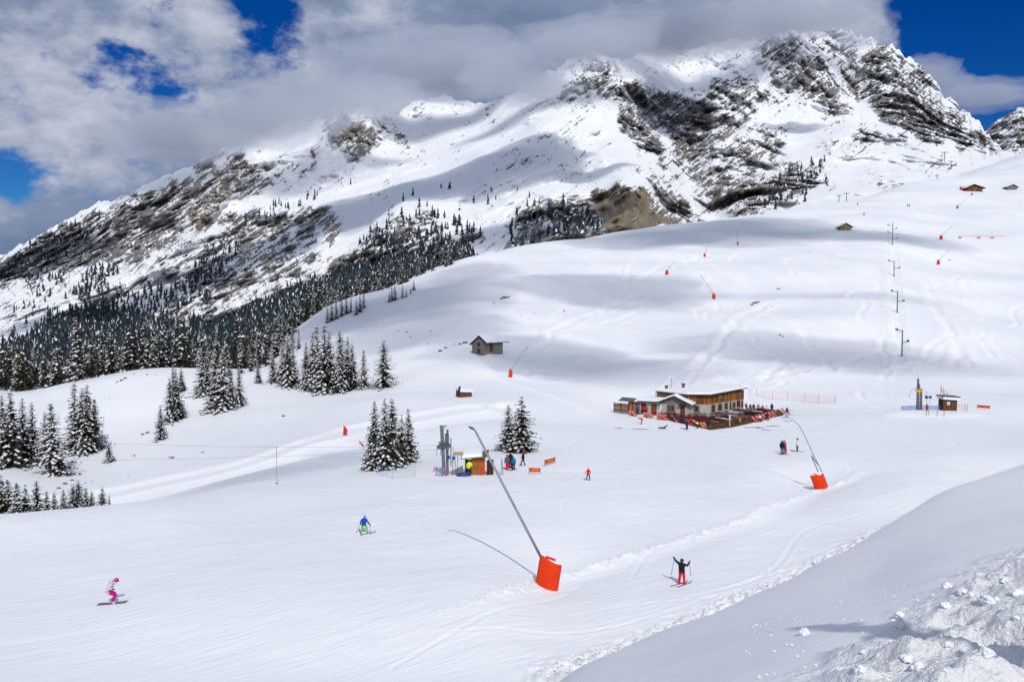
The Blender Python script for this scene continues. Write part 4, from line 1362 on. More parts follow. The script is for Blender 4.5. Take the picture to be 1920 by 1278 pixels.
# ------------------------------------------------------------------ mesh helpers for built things
class MB:
    def __init__(self):
        self.V, self.F = [], []

    def add(self, vs, fs):
        i = len(self.V)
        self.V += [Vector(v) for v in vs]
        self.F += [tuple(i + k for k in f) for f in fs]
        return self

    def box(self, c, s, rz=0.0, M=None):
        hx, hy, hz = s[0] / 2, s[1] / 2, s[2] / 2
        m = M or Matrix.Rotation(rz, 3, 'Z')
        c = Vector(c)
        vs = [c + m @ Vector((x * hx, y * hy, z * hz)) for z in (-1, 1) for (x, y) in ((-1, -1), (1, -1), (1, 1), (-1, 1))]
        return self.add(vs, [(3, 2, 1, 0), (4, 5, 6, 7), (0, 1, 5, 4), (1, 2, 6, 5), (2, 3, 7, 6), (3, 0, 4, 7)])

    def hexa(self, p):
        """8 corners: bottom ring then top ring"""
        return self.add(p, [(3, 2, 1, 0), (4, 5, 6, 7), (0, 1, 5, 4), (1, 2, 6, 5), (2, 3, 7, 6), (3, 0, 4, 7)])

    def prism(self, poly, z0, z1):
        n = len(poly)
        vs = [(x, y, z0) for x, y in poly] + [(x, y, z1) for x, y in poly]
        fs = [tuple(range(n - 1, -1, -1)), tuple(range(n, 2 * n))] + [(i, (i + 1) % n, n + (i + 1) % n, n + i) for i in range(n)]
        return self.add(vs, fs)

    def tube(self, pts, r, n=8, cap=True):
        pts = [Vector(p) for p in pts]
        rs = r if isinstance(r, (list, tuple)) else [r] * len(pts)
        vs, fs = [], []
        for i, p in enumerate(pts):
            d = (pts[min(i + 1, len(pts) - 1)] - pts[max(i - 1, 0)]).normalized()
            a = d.cross(Vector((0, 0, 1)) if abs(d.z) < 0.9 else Vector((1, 0, 0))).normalized()
            b = d.cross(a)
            for k in range(n):
                t = 6.28318 * k / n
                vs.append(p + (a * math.cos(t) + b * math.sin(t)) * rs[i])
        for i in range(len(pts) - 1):
            for k in range(n):
                fs.append((i * n + k, i * n + (k + 1) % n, (i + 1) * n + (k + 1) % n, (i + 1) * n + k))
        if cap:
            fs.append(tuple(range(n - 1, -1, -1)))
            fs.append(tuple((len(pts) - 1) * n + k for k in range(n)))
        return self.add(vs, fs)

    def ball(self, c, r, n=10, m=7, sc=(1, 1, 1), zmin=-1.0):
        vs, fs = [], []
        c = Vector(c)
        for j in range(m + 1):
            ph = math.acos(max(-1, min(1, zmin))) * j / m
            for k in range(n):
                t = 6.28318 * k / n
                vs.append(c + Vector((math.sin(ph) * math.cos(t) * r * sc[0], math.sin(ph) * math.sin(t) * r * sc[1], math.cos(ph) * r * sc[2])))
        for j in range(m):
            for k in range(n):
                fs.append((j * n + k, (j + 1) * n + k, (j + 1) * n + (k + 1) % n, j * n + (k + 1) % n))
        return self.add(vs, fs)

    def build(self, name, m, parent=None, smooth=False, kind=None):
        o = mesh_obj(name, self.V, self.F, m, parent, smooth)
        if kind:
            o['kind'] = kind
        return o


STEEL = mat('galvanised_steel', (0.36, 0.38, 0.41), 0.45, 0.6, 0.4, 0.15, 3.0)
DSTEEL = mat('dark_steel', (0.13, 0.14, 0.16), 0.5, 0.4, 0.4, 0.2, 3.0)
ORANGE = mat('orange_mat', (0.74, 0.040, 0.002), 0.62, 0, 0.25, 0.08, 1.5, (1, 1, 1), 0.06)
REDPAD = mat('red_mat', (0.62, 0.02, 0.02), 0.6, 0, 0.3, 0.1, 2.0)
WHITEP = mat('white_paint', (0.72, 0.72, 0.70), 0.6, 0, 0.3, 0.06, 3.0)
WOOD = mat('brown_wood', (0.165, 0.070, 0.028), 0.8, 0, 0.15, 0.45, 5.0, (3, 3, 0.35), 0.1)
WOODL = mat('light_wood', (0.34, 0.20, 0.095), 0.8, 0, 0.15, 0.3, 5.0, (0.5, 0.5, 4), 0.1)
WOODO = mat('orange_wood', (0.34, 0.125, 0.030), 0.75, 0, 0.2, 0.35, 4.0, (3, 3, 0.4), 0.1)
WOODG = mat('grey_wood', (0.22, 0.205, 0.20), 0.85, 0, 0.1, 0.25, 5.0, (0.6, 0.6, 4), 0.1)
DARKW = mat('dark_wood', (0.060, 0.030, 0.020), 0.8, 0, 0.15, 0.35, 5.0, (3, 3, 0.4))
REDW = mat('dark_red_wood', (0.11, 0.014, 0.016), 0.6, 0, 0.25, 0.25, 5.0)
PLASTER = mat('white_plaster', (0.46, 0.44, 0.40), 0.85, 0, 0.15, 0.10, 2.5)
STONE = mat('grey_stone', (0.20, 0.185, 0.16), 0.9, 0, 0.1, 0.45, 2.6, (1, 1, 1.6), 0.3)
GLASS = mat('window_glass', (0.035, 0.04, 0.05), 0.1, 0, 0.6, 0.3, 1.0)
BLUEP = mat('blue_plastic', (0.012, 0.05, 0.26), 0.5, 0, 0.3, 0.15, 3.0)
YELLOW = mat('yellow_plastic', (0.75, 0.42, 0.01), 0.5, 0, 0.3, 0.1, 3.0)
SNOWB = mat('roof_snow', (0.86, 0.875, 0.90), 0.6, 0, 0.2, 0.03, 2.0, (1, 1, 1), 0.1)
ROOFM = mat('roof_sheet', (0.11, 0.11, 0.115), 0.7, 0, 0.2, 0.2, 2.0)
BLACKM = mat('black_rubber', (0.02, 0.02, 0.022), 0.6, 0, 0.3, 0.2, 3.0)
BANNER_R = mat('orange_banner', (0.66, 0.060, 0.020), 0.7, 0, 0.15, 0.12, 6.0)
BANNER_Y = mat('yellow_lettering', (0.75, 0.42, 0.05), 0.7, 0, 0.15, 0.05, 6.0)
ROPE = mat('rope', (0.30, 0.30, 0.31), 0.8)
NETM = mat('orange_net', (0.70, 0.17, 0.10), 0.8)
BNETM = mat('blue_net', (0.26, 0.34, 0.60), 0.8)
ROCKM = mat('field_rock', (0.10, 0.095, 0.09), 0.95, 0, 0.1, 0.4, 3.0)


# ------------------------------------------------------------------ snow lances
def lance(base, w, h, lean, pipe_pts, r0, r1, label, group=None, pad_mat=None, yaw=0.0, frame=None, dark=False):
    """orange crash mat round the foot, long water pipe with a nozzle head"""
    t = thing('snow_lance', base, label, 'snow lance', group)
    loc = lambda p: Vector(p) - Vector(base)
    n = 14
    vs, fs = [], []
    span = 1.6
    rad = w / (2 * math.sin(span / 2))
    th = 0.13 * w
    Mx = Matrix.Rotation(yaw, 3, 'Z') @ Matrix.Rotation(lean, 3, 'Y')
    zlev = (0.0, 0.06, 0.5, 0.94, 1.0)
    for z in zlev:
        puff = 0.86 if z in (0.0, 1.0) else 1.0
        for k in range(n + 1):
            a = -math.pi / 2 - span / 2 + span * k / n
            ro = rad - th * (1 - puff)
            skew = 0.10 * h * math.cos((k / n) * math.pi) * (1 if z > 0.5 else 0.25)      # mat sags to one side
            p = Vector((math.cos(a) * ro, math.sin(a) * ro + rad * 0.62, z * h + skew * (z > 0.5)))
            vs.append(Mx @ p)
        for k in range(n, -1, -1):
            a = -math.pi / 2 - span / 2 + span * k / n
            ri = rad - th + th * (1 - puff) * 0.5
            skew = 0.10 * h * math.cos((k / n) * math.pi) * (1 if z > 0.5 else 0.25)
            p = Vector((math.cos(a) * ri, math.sin(a) * ri + rad * 0.62, z * h + skew * (z > 0.5)))
            vs.append(Mx @ p)
    m = 2 * (n + 1)
    for j in range(len(zlev) - 1):
        for k in range(m):
            fs.append((j * m + k, j * m + (k + 1) % m, (j + 1) * m + (k + 1) % m, (j + 1) * m + k))
    fs.append(tuple(range(m - 1, -1, -1)))
    fs.append(tuple((len(zlev) - 1) * m + k for k in range(m)))
    pm = pad_mat or ORANGE
    pad = MB().add(vs, fs).build('crash_mat', pm, t, True)
    # strap flap on the upper edge
    top = Mx @ Vector((-0.12 * w, -0.05 * w, h * 1.03))
    MB().box(top + Vector((0.1 * w, 0, 0.02 * h)), (0.45 * w, 0.05 * w, 0.07 * h), 0, Matrix.Rotation(0.35, 3, 'Y')).build('strap', pm, pad)
    pts = [loc(p) for p in pipe_pts]
    rs = [r0 + (r1 - r0) * k / (len(pts) - 1) for k in range(len(pts))]
    MB().tube(pts, rs, 10).build('pipe', DSTEEL if dark else STEEL, t, True)
    d = (pts[-1] - pts[-2]).normalized()
    MB().tube([pts[-1] - d * r1 * 3, pts[-1] + d * r1 * 2], r1 * 1.45, 8).tube([pts[-1] + d * r1, pts[-1] + d * r1 * 4], r1 * 1.0, 8).build('nozzle_head', DSTEEL, t)
    MB().tube([Mx @ Vector((0, rad * .4, -0.2)), pts[0] + (pts[0] - pts[-1]).normalized() * 0.2], r0 * 1.3, 8).build('foot', DSTEEL, t)
    if frame:
        a, b = [loc(p) for p in frame]
        MB().tube([a, b], r0 * 1.0, 6).tube([b, pts[0] * (1 - 0.30) + pts[1] * 0.30], r0 * .9, 6).build('support_strut', DSTEEL, t)
    return t


b1 = G(1024, 1100)
D1 = b1.y + 0.5
tip = at(885, 803, D1 + 0.4)
l1a = at(1016, 1047, D1)
mid = l1a.lerp(tip, 0.93)
lance(b1 + Vector((0, 0, -0.18)), 1.55, 2.05, R(9), [l1a, l1a.lerp(at(891, 808, D1 + .4), .5), at(893, 811, D1 + .4), at(890, 805, D1 + .4), at(884, 802, D1 + .3)], 0.095, 0.055,
      'large snow lance with orange mat and long pale leaning pipe on the run', yaw=R(-4))
b2 = G(1541, 914)
D2 = b2.y
lance(b2 + Vector((0, 0, -0.15)), 1.55, 1.75, R(-22), [at(1541, 884, D2), at(1524, 850, D2), at(1510, 818, D2), at(1498, 797, D2), at(1488, 787, D2), at(1474, 780, D2)], 0.05, 0.045,
      'dark thin snow lance with tilted orange mat beside the terrace', yaw=R(4), frame=(at(1534, 884, D2), at(1521, 853, D2)))
FAR_L = [(957, 707, 7, 14, (988, 652), 'snow lance with orange mat below the stone hut', 1),
         (1338, 560, 6.5, 9, (1315, 517), 'small snow lance with orange mat leaning left on the hill', 1),
         (1250, 515, 6, 8, (1263, 492), 'small orange snow lance in the middle of the bare hill', 1),
         (1321, 482, 4.5, 6, (1327, 462), 'tiny orange snow lance between two others on the hill', 1),
         (1383, 459, 3.5, 5, (1383, 432), 'faint upright snow lance in the shaded upper hill', 1),
         (1759, 496, 6, 8, (1780, 468), 'red snow lance next to the upper tow pylons', 2),
         (1764, 449, 6, 7, (1785, 425), 'orange snow lance at the end of the rope line', 2),
         (1795, 391, 4, 5, (1812, 372), 'tiny red snow lance under the brown chalet', 2),
         (1822, 366, 3, 4, (1832, 352), 'red snow lance right below the brown chalet door', 2),
         (647, 816, 7.5, 15, (645, 799), 'upright red snow lance mat beside the lower track', 3)]
for (px, py, wpx, hpx, tp, lab, kind) in FAR_L:
    b = G(px, py, 90)
    k = b.y / F
    st = b + Vector((0, 0, hpx * k * 0.9))
    tp3 = at(tp[0], tp[1], b.y)
    r = 0.05 + 0.00012 * b.y
    lance(b, wpx * k, hpx * k, R(4), [st, st.lerp(tp3, .5), tp3], r, r * .8, lab, None, REDPAD if kind > 1 else ORANGE)


# ------------------------------------------------------------------ drag lift pylons and cables
def pylon(px, py, top, label, arms=((0.02, -1, 1.0), (0.42, 1, 0.9)), group=None, r=None):
    b = G(px, py, 150)
    h = (py - top) / F * b.y
    t = thing('lift_pylon', b, label, 'pylon', group)
    r = r or 0.16
    MB().tube([(0, 0, -0.3), (0, 0, h * .5), (0, 0, h)], [r * 1.25, r * 1.05, r * .9], 10).box((0, 0, 0.1), (r * 4, r * 4, 0.25)).build('pole', DSTEEL, t)
    for (f, sgn, ln) in arms:
        z = h * (1 - f)
        L_ = ln * 1.55
        a = MB().box((sgn * L_ / 2, 0, z), (L_, 0.14, 0.16)).tube([(0, 0, z - 0.55), (sgn * L_ * .75, 0, z - .05)], 0.045, 6).build('cross_arm', DSTEEL, t)
        w = MB()
        w.box((sgn * L_, 0, z + .1), (0.12, 1.2, 0.16))
        for yy in (-0.5, 0.5):
            w.tube([(sgn * L_ - .09, yy, z + .34), (sgn * L_ + .09, yy, z + .34)], 0.26, 12)
        w.box((sgn * L_, 0, z + .3), (0.07, 0.5, 0.45))
        w.build('sheave_train', DSTEEL, t)
    return t, b, h


pyl = []
for (px, py, top, lab, arms) in [
        (1691, 667, 618, 'lowest dark lift pylon above the upper lift station', ((0.02, -1, 1.1), (0.46, 1, 1.1))),
        (1682, 586, 545, 'second dark lift pylon above the upper lift station', ((0.03, -1, 1.3), (0.48, 1, 1.4))),
        (1676, 518, 489, 'third thin lift pylon up the open hill', ((0.02, -1, 1.5), (0.48, 1, 1.5))),
        (1673, 459, 418, 'highest lift pylon with several cross arms on the hill', ((0.12, -1, 1.6), (0.27, 1, 1.4), (0.45, -1, 1.6), (0.72, 1, 1.6)))]:
    pyl.append(pylon(px, py, top, lab, arms, 'pylons of the drag lift'))
# pylons of another lift far behind on the mountain flank
for (px, py, top, D, lab) in [(1573, 379, 366, 760, 'far grey lift pylon with crossbar on the mountain foot'), (1587, 378, 362, 765, 'far taller grey lift pylon beside a spruce on the mountain foot'),
                              (1676, 361, 346, 800, 'far lift pylon holding the sloping cable gantry'), (1690, 358, 344, 810, 'far lift pylon with dark box at the gantry end'),
                              (1757, 338, 328, 870, 'far lift pylon on the skyline shoulder'), (1771, 300, 285, 1500, 'very distant pale lift pylon on the snow shoulder'), (1783, 314, 302, 1500, 'very distant pale pylon just below another')]:
    p = at(px, py, D)
    h = (py - top) / F * D
    t = thing('lift_pylon', p, lab, 'pylon', 'far lift pylons')
    rr = 0.0004 * D
    MB().tube([(0, 0, -3), (0, 0, h)], rr, 6).build('pole', DSTEEL, t)
    MB().box((0, 0, h * .93), (h * .75, rr * 1.6, rr * 1.8)).build('cross_arm', DSTEEL, t)
for (a, b_, lab) in [((1672, 353, 800), (1692, 347, 810), 'dark sloping gantry beam between two far pylons')]:
    p, q = at(*a), at(*b_)
    o = MB().tube([p - p, q - p], 0.7, 6).build('gantry', DSTEEL); o.location = p
    tag(o, lab, 'gantry')


def cable(pts, r, label, name='lift_cable', m=None, group=None):
    p0 = Vector(pts[0])
    o = MB().tube([Vector(p) - p0 for p in pts], r, 5).build(name, m or DSTEEL)
    o.location = p0
    return tag(o, label, 'cable', group)


def sag(a, b, s, n=14):
    a, b = Vector(a), Vector(b)
    return [a.lerp(b, k / n) - Vector((0, 0, s * 4 * (k / n) * (1 - k / n))) for k in range(n + 1)]


chain = []
for s_, f in ((-1, 0.98), (1, 0.55)):
    pts = []
    prev = at(1722 + 3 * s_, 716, 156)
    for (t, b, h), (ax) in zip(pyl, (1.7, 2.1, 2.3, 2.4)):
        q = b + Vector((s_ * ax, 0, h * f))
        pts += sag(prev, q, 0.6, 8)
        prev = q
    cable(pts, 0.016, 'thin upper lift cable running up the hill pylons, ' + ('pylons\' left arms' if s_ < 0 else 'pylons\' right arms'))

# ------------------------------------------------------------------ lower lift station
LB = G(835, 890)
LD = LB.y
LK = LD / F


def lp(px, py, d=0.0):
    return at(px, py, LD + d)


def stand(px, py, d=0.0):
    p = lp(px, py, d)
    p.z = gz(p.x, p.y)
    return p


t = thing('lift_drive_tower', LB, 'tall grey steel drive tower of the lower drag lift', 'lift tower')
o3 = lambda v: Vector(v) - LB
m_ = MB()
for xx, top, w in ((828, 798, 0.30), (838, 812, 0.24)):
    pb, pt = stand(xx + 5 if xx < 830 else xx + 1, 890), lp(xx, top)
    ax = (pt - pb)
    for s_ in (-1, 1):                                   # H section: two flanges and a web
        m_.hexa([o3(pb + Vector((x, y, -.2))) for (x, y) in ((s_ * w / 2 - .03, -w / 2), (s_ * w / 2 + .03, -w / 2), (s_ * w / 2 + .03, w / 2), (s_ * w / 2 - .03, w / 2))] +
                [o3(pt + Vector((x, y, 0))) for (x, y) in ((s_ * w / 2 - .03, -w / 2), (s_ * w / 2 + .03, -w / 2), (s_ * w / 2 + .03, w / 2), (s_ * w / 2 - .03, w / 2))])
    m_.hexa([o3(pb + Vector((x, y, -.2))) for (x, y) in ((-w / 2, -.03), (w / 2, -.03), (w / 2, .03), (-w / 2, .03))] + [o3(pt + Vector((x, y, 0))) for (x, y) in ((-w / 2, -.03), (w / 2, -.03), (w / 2, .03), (-w / 2, .03))])
m_.build('column', mat('tower_steel', (.20, .215, .24), .5, .5, .4, .15, 3), t)
m_ = MB()
m_.box(o3(lp(838, 822)), (0.42, 0.5, 0.95)).box(o3(lp(839, 809)), (0.22, 0.3, 0.45)).tube([o3(lp(838, 838, -.35)), o3(lp(838, 838, .35))], 0.30, 14)
m_.build('motor', DSTEEL, t)
MB().box(o3(lp(833, 835)), (1.3, 0.9, 0.16)).box(o3(lp(824, 838)), (0.45, 0.5, 0.28)).build('platform', DSTEEL, t)
MB().tube([o3(lp(833, 832)), o3(lp(833, 832) + Vector((.02, 0, .10)))], 0.62, 24).build('bullwheel', DSTEEL, t)
MB().box(o3(lp(831, 798)), (0.75, 0.12, 0.08)).tube([o3(lp(835, 799)), o3(lp(831, 806))], 0.03, 6).build('jib', DSTEEL, t)
m_ = MB()
for xs_ in ((819, 826, 853, 834), (846, 845, 873, 820), (841, 850, 845, 838)):
    a, b_, lo, hi = xs_[0], xs_[1], xs_[2], xs_[3]
    m_.tube([o3(lp(a, lo)), o3(lp(a, hi)), o3(lp(b_, hi)), o3(lp(b_, lo))], 0.028, 6)
m_.tube([o3(lp(849, 868)), o3(lp(850, 838))], 0.025, 6)
m_.build('guard_rail', DSTEEL, t)
m_ = MB()
for a in (848, 853):
    m_.tube([o3(stand(a + (3 if a > 850 else 0), 884)), o3(lp(a, 858))], 0.025, 6)
for k in range(6):
    m_.tube([o3(lp(848 + .3 * k, 880 - 4 * k)), o3(lp(855 - .3 * k, 880 - 4 * k))], 0.02, 5)
m_.build('ladder', DSTEEL, t)
for (px, py) in ((841, 857), (851, 858)):
    MB().box(o3(lp(px, py, -.25)), (0.30, 0.2, 0.34)).build('control_box', BLUEP, t)
s_ = MB().box(o3(lp(858, 850, -.1)), (0.98, 0.06, 0.36)).build('sign_board', mat('tan_sign', (0.42, 0.29, 0.14), 0.7, 0, .2, .2, 8), t)
MB().tube([o3(lp(858, 854, 0)), o3(stand(858, 884, 0))], 0.03, 6).build('sign_post', DSTEEL, t)

# hut of the lower lift
HB = stand(888, 890)
t = thing('lift_hut', HB, 'orange wooden lift hut with deep snow roof at the lower drag lift', 'hut')
h3 = lambda px, py, d=0.0: lp(px, py, d) - HB
zg = HB.z - HB.z
wx0, wx1, wxm = (872 - 888) * LK, (909 - 888) * LK, (884 - 888) * LK
MB().box(((wxm + wx1) / 2, 0.75, 0.98), (wx1 - wxm, 1.5, 1.98)).build('wall', WOODO, t)
MB().box((wx0 + .05, 0.1, 0.95), (0.14, 0.16, 1.9)).build('post', WOOD, t)
MB().box((wx0 + .05, 1.4, 0.95), (0.14, 0.16, 1.9)).build('post', WOOD, t)
MB().box((wx0 + .35, 1.45, 0.7), (0.8, 0.06, 1.4)).build('back_wall', WOOD, t)
for k in range(5):
    MB().box((wxm + 0.12 + k * 0.24, -0.02, 0.95), (0.225, 0.05, 1.9)).build('board', WOODO, t)
d_ = MB().box((wx1 - .18, -0.05, 0.80), (0.42, 0.07, 1.55)).build('door', mat('red_door', (0.52, 0.07, 0.02), .6, 0, .25, .2, 5), t)
MB().box((wx1 - .32, -0.10, 0.8), (0.04, 0.05, 0.14)).build('handle', DSTEEL, d_)
rf = MB().hexa([Vector((wx0 - .45, -0.45, 1.78)), Vector((wx1 + .35, -0.45, 2.02)), Vector((wx1 + .35, 1.95, 2.22)), Vector((wx0 - .45, 1.95, 1.98)),
                Vector((wx0 - .45, -0.45, 1.86)), Vector((wx1 + .35, -0.45, 2.10)), Vector((wx1 + .35, 1.95, 2.30)), Vector((wx0 - .45, 1.95, 2.06))]).build('roof', ROOFM, t)
rsn = MB().hexa([Vector((wx0 - .38, -0.40, 1.87)), Vector((wx1 - .25, -0.40, 2.07)), Vector((wx1 - .25, 1.9, 2.28)), Vector((wx0 - .38, 1.9, 2.07)),
                 Vector((wx0 - .20, -0.15, 2.22)), Vector((wx1 - .40, -0.15, 2.38)), Vector((wx1 - .40, 1.7, 2.58)), Vector((wx0 - .2, 1.7, 2.4))]).build('snow_cap', SNOWB, rf)
MB().hexa([Vector((wx1 - .35, -.42, 1.75)), Vector((wx1 + .4, -.42, 2.1)), Vector((wx1 + .4, 2, 2.3)), Vector((wx1 - .35, 2, 1.95)),
           Vector((wx1 - .35, -.42, 1.9)), Vector((wx1 + .4, -.42, 2.22)), Vector((wx1 + .4, 2, 2.42)), Vector((wx1 - .35, 2, 2.1))]).build('eave', WOOD, rf)
MB().box((wx1 + .62, 0.5, 0.75), (0.62, 0.9, 1.5)).build('lean_to', DARKW, t)
o = MB().hexa([lp(845, 886) - HB, lp(868, 886) - HB, lp(868, 886, .5) - HB, lp(845, 886, .5) - HB, lp(845, 883) - HB, lp(868, 872) - HB, lp(868, 872, .5) - HB, lp(845, 883, .5) - HB]).build('loading_ramp', WOODG)
o.location = HB
tag(o, 'grey plank loading ramp between lift tower and orange hut', 'ramp')
bt = stand(868, 889, -.5)
vs = []
o = MB().ball((0, 0, 0), 0.5, 10, 5, (1.5, 0.7, 0.75), 0.0).build('tarpaulin', BLUEP, None, True)
o.location = bt
tag(o, 'crumpled blue tarpaulin at the foot of the orange hut', 'tarpaulin')
o = MB().box((0, 0, 0.75), (0.16, 0.1, 1.5)).box((0, 0, 1.5), (0.2, 0.14, 0.14)).build('marker_post', DARKW); o.location = stand(914, 885, 0)
tag(o, 'dark post with cap against the orange hut wall', 'post')
for xs in ((919,), (1,)):
    pass
# ski rack in front of the hut
o = MB()
for k in (-1, 1):
    o.tube([(k * .12, 0, 0), (0, 0.1, 1.75)], 0.03, 6)
o = o.build('ski_pair', BLACKM); o.location = stand(941, 882)
tag(o, 'dark pair of skis stuck upright in the snow by the queue', 'skis')
# protective blue net left of the tower, and the red and white pole
def net_fence(pts, hgt, label, mnet, mpost, cat='net fence', rows=7, group=None, pr=0.03, sr=0.012):
    b0 = Vector(pts[0])
    t = thing('net_fence', b0, label, cat, group)
    for k, p in enumerate(pts):
        MB().tube([Vector(p) - b0 - Vector((0, 0, .2)), Vector(p) - b0 + Vector((0, 0, hgt * 1.08))], pr, 6).build('post', mpost, t)
    m_ = MB()
    for a, b_ in zip(pts[:-1], pts[1:]):
        a, b_ = Vector(a) - b0, Vector(b_) - b0
        for k in range(rows):
            z = hgt * (0.08 + 0.9 * k / (rows - 1))
            m_.tube([a + Vector((0, 0, z)), a.lerp(b_, .5) + Vector((0, 0, z - .05)), b_ + Vector((0, 0, z))], sr, 4, False)
        n = max(3, int((b_ - a).length / 0.5))
        for k in range(1, n):
            p = a.lerp(b_, k / n)
            m_.tube([p + Vector((0, 0, hgt * .08)), p + Vector((0, 0, hgt * .95))], sr, 4, False)
    m_.build('net', mnet, t, False, 'stuff')
    return t


net_fence([stand(709, 902, 0), stand(737, 911, -3), stand(778, 904, -1)], 1.35, 'faint blue safety net on thin posts below the spruce clump', BNETM, ROPE, rows=5, pr=0.022, sr=0.008)
net_fence([stand(818, 892, -.5), stand(828, 893, -.7), stand(838, 891, -.6)], 1.0, 'short blue net round the foot of the lift tower', BNETM, REDPAD, rows=8, sr=0.02)
# tow cables leaving to the valley, and the thin mast
cable(sag(lp(828, 834), at(150, 828, 100), 0.4), 0.011, 'upper thin tow cable crossing the valley from the lift tower')
cable(sag(lp(828, 842), at(-20, 862, 100), 0.4), 0.011, 'lower thin tow cable crossing the valley from the lift tower')
mb = G(519, 907)
t = thing('signal_mast', mb, 'thin grey mast standing alone at the edge of the run', 'mast')
MB().tube([(0, 0, -.3), (0.03, 0, (907 - 836) / F * mb.y)], 0.030, 6).build('pole', ROPE, t)
MB().tube([(0, 0, 0), (0.02, 0, .12)], 0.11, 8).build('base', DSTEEL, t)
MB().box((0.03, 0, (907 - 836) / F * mb.y), (0.18, 0.05, 0.05)).build('bracket', DSTEEL, t)


# ------------------------------------------------------------------ banners
def banner(px0, py0, px1, py1, hpx, label, letters=True, D=None):
    a = G(px0, py0, 80); b_ = G(px1, py1, 80)
    k = a.y / F
    h = hpx * k
    t = thing('banner', a, label, 'banner')
    d = b_ - a
    u = Vector((d.x, d.y, 0)).normalized()
    z0 = h * .5
    for q in (Vector((0, 0, 0)), d):
        MB().tube([q - Vector((0, 0, .2)), q + Vector((0, 0, z0 + h * 1.15))], 0.02 + .0001 * a.y, 6).build('post', ROPE, t)
    n = 8
    vs, fs = [], []
    for k2 in range(n + 1):
        f = k2 / n
        w = Vector((-u.y, u.x, 0)) * (0.05 * math.sin(f * 9))
        p = d * f + w
        for (zz, yy) in ((z0, 0), (z0 + h, 0), (z0 + h, .02), (z0, .02)):
            vs.append(p + Vector((0, 0, zz)) + Vector((-u.y, u.x, 0)) * yy)
    for k2 in range(n):
        for e_ in range(4):
            fs.append((k2 * 4 + e_, (k2 + 1) * 4 + e_, (k2 + 1) * 4 + (e_ + 1) % 4, k2 * 4 + (e_ + 1) % 4))
    cl = MB().add(vs, fs).build('cloth', BANNER_R, t)
    if letters:
        m_ = MB()
        rd_ = random.Random(int(px0))
        x = 0.22
        while x < 0.80:
            w = rd_.uniform(.03, .06)
            m_.box(d * (x + w / 2) + Vector((u.y, -u.x, 0)) * 0.07 + Vector((0, 0, z0 + h * .5)), (w * d.length, .01, h * rd_.uniform(.26, .4)), math.atan2(u.y, u.x))
            x += w + .025
        m_.build('lettering', BANNER_Y, cl)
    return t


banner(992, 888, 1013, 889, 8, 'orange banner with yellow print next to the queue at the lower lift')
banner(1021, 874, 1041, 868, 8, 'slanting orange banner standing beyond the other by the queue')
banner(1832, 766, 1856, 768, 5, 'long orange banner on the snow right of the upper hut', False)
banner(674, 832, 682, 840, 4, 'small orange flag cloth beside the spruce clump', False)
for (a, b_, lab) in [((1456, 543), (1463, 543), 'tiny orange strip marker on the bare hill')]:
    banner(a[0], a[1], b_[0], b_[1], 2, lab, False)
# rope line with red markers near the top of the run
pts = [G(px, 446, 200) + Vector((0, 0, 1.2)) for px in np.linspace(1797, 1887, 14)]
cable(pts, 0.10, 'long rope line with red markers across the upper run', 'rope_line', NETM)
for px in (1800, 1835, 1860):
    q = G(px, 448, 200)
    o = MB().box((0, 0, 0.9), (2.2, 0.1, 0.7)).tube([(0, 0, -.2), (0, 0, 1.2)], 0.08, 6).build('rope_marker', REDPAD); o.location = q
    tag(o, 'red cloth marker hanging on the upper rope line', 'marker', 'markers on the rope line')

# ------------------------------------------------------------------ upper lift station
UB = G(1721, 768, 100)
UD = UB.y
UK = UD / F
up_ = lambda px, py, d=0.0: at(px, py, UD + d) - UB


def ustand(px, py, d=0.0):
    p = at(px, py, UD + d)
    p.z = gz(p.x, p.y)
    return p


t = thing('lift_drive_tower', UB, 'dark drive tower with striped board at the upper drag lift', 'lift tower')
MB().hexa([Vector((x * .26, y * .26, -.2)) for x, y in ((-1, -1), (1, -1), (1, 1), (-1, 1))] + [Vector((x * .12 + (1720 - 1721) * UK, y * .12, 59 * UK)) for x, y in ((-1, -1), (1, -1), (1, 1), (-1, 1))]).build('column', DSTEEL, t)
MB().hexa([Vector((0.62 + x * .16, y * .16, -.2)) for x, y in ((-1, -1), (1, -1), (1, 1), (-1, 1))] + [Vector((0.5 + x * .14, y * .14, 40 * UK)) for x, y in ((-1, -1), (1, -1), (1, 1), (-1, 1))]).build('rear_column', DSTEEL, t)
MB().box((0.0, 0, 43 * UK), (.42, .5, .8)).ball((0, 0, 48 * UK), .25, 10, 6).build('motor', DSTEEL, t)
bd = MB().box((0.0, -.32, 36 * UK), (1.45, .08, .52)).build('warning_board', mat('striped_board', (0.62, 0.30, 0.08), .7, 0, .2, .1, 5), t)
for k in range(3):
    MB().box((-.5 + k * .5, -.37, 36 * UK), (.18, .03, .44)).build('stripe', YELLOW, bd)
MB().tube([(-.5, 0, 42 * UK), (-1.2, 0, 38 * UK), (-1.7, 0, 28 * UK), (-1.5, 0, 22 * UK)], .035, 6).build('tow_hanger', DSTEEL, t)
MB().box((1.55, 0, 24 * UK), (.45, .3, .5)).build('control_box', BLUEP, t)
MB().box((2.25, 0, 24 * UK), (.5, .2, .42)).build('sign_board', BLUEP, t)
MB().tube([(1.55, 0, -.1), (1.55, 0, 36 * UK)], .04, 6).tube([(2.25, 0, -.1), (2.25, 0, 24 * UK)], .03, 6).build('sign_post', ROPE, t)
HB2 = ustand(1781, 775, -1.0)
t = thing('lift_hut', HB2, 'dark brown operator hut with flat snowy roof at the upper lift', 'hut')
w2 = 26 * UK
MB().box((0, .9, 1.0), (w2, 1.8, 2.1)).build('wall', DARKW, t)
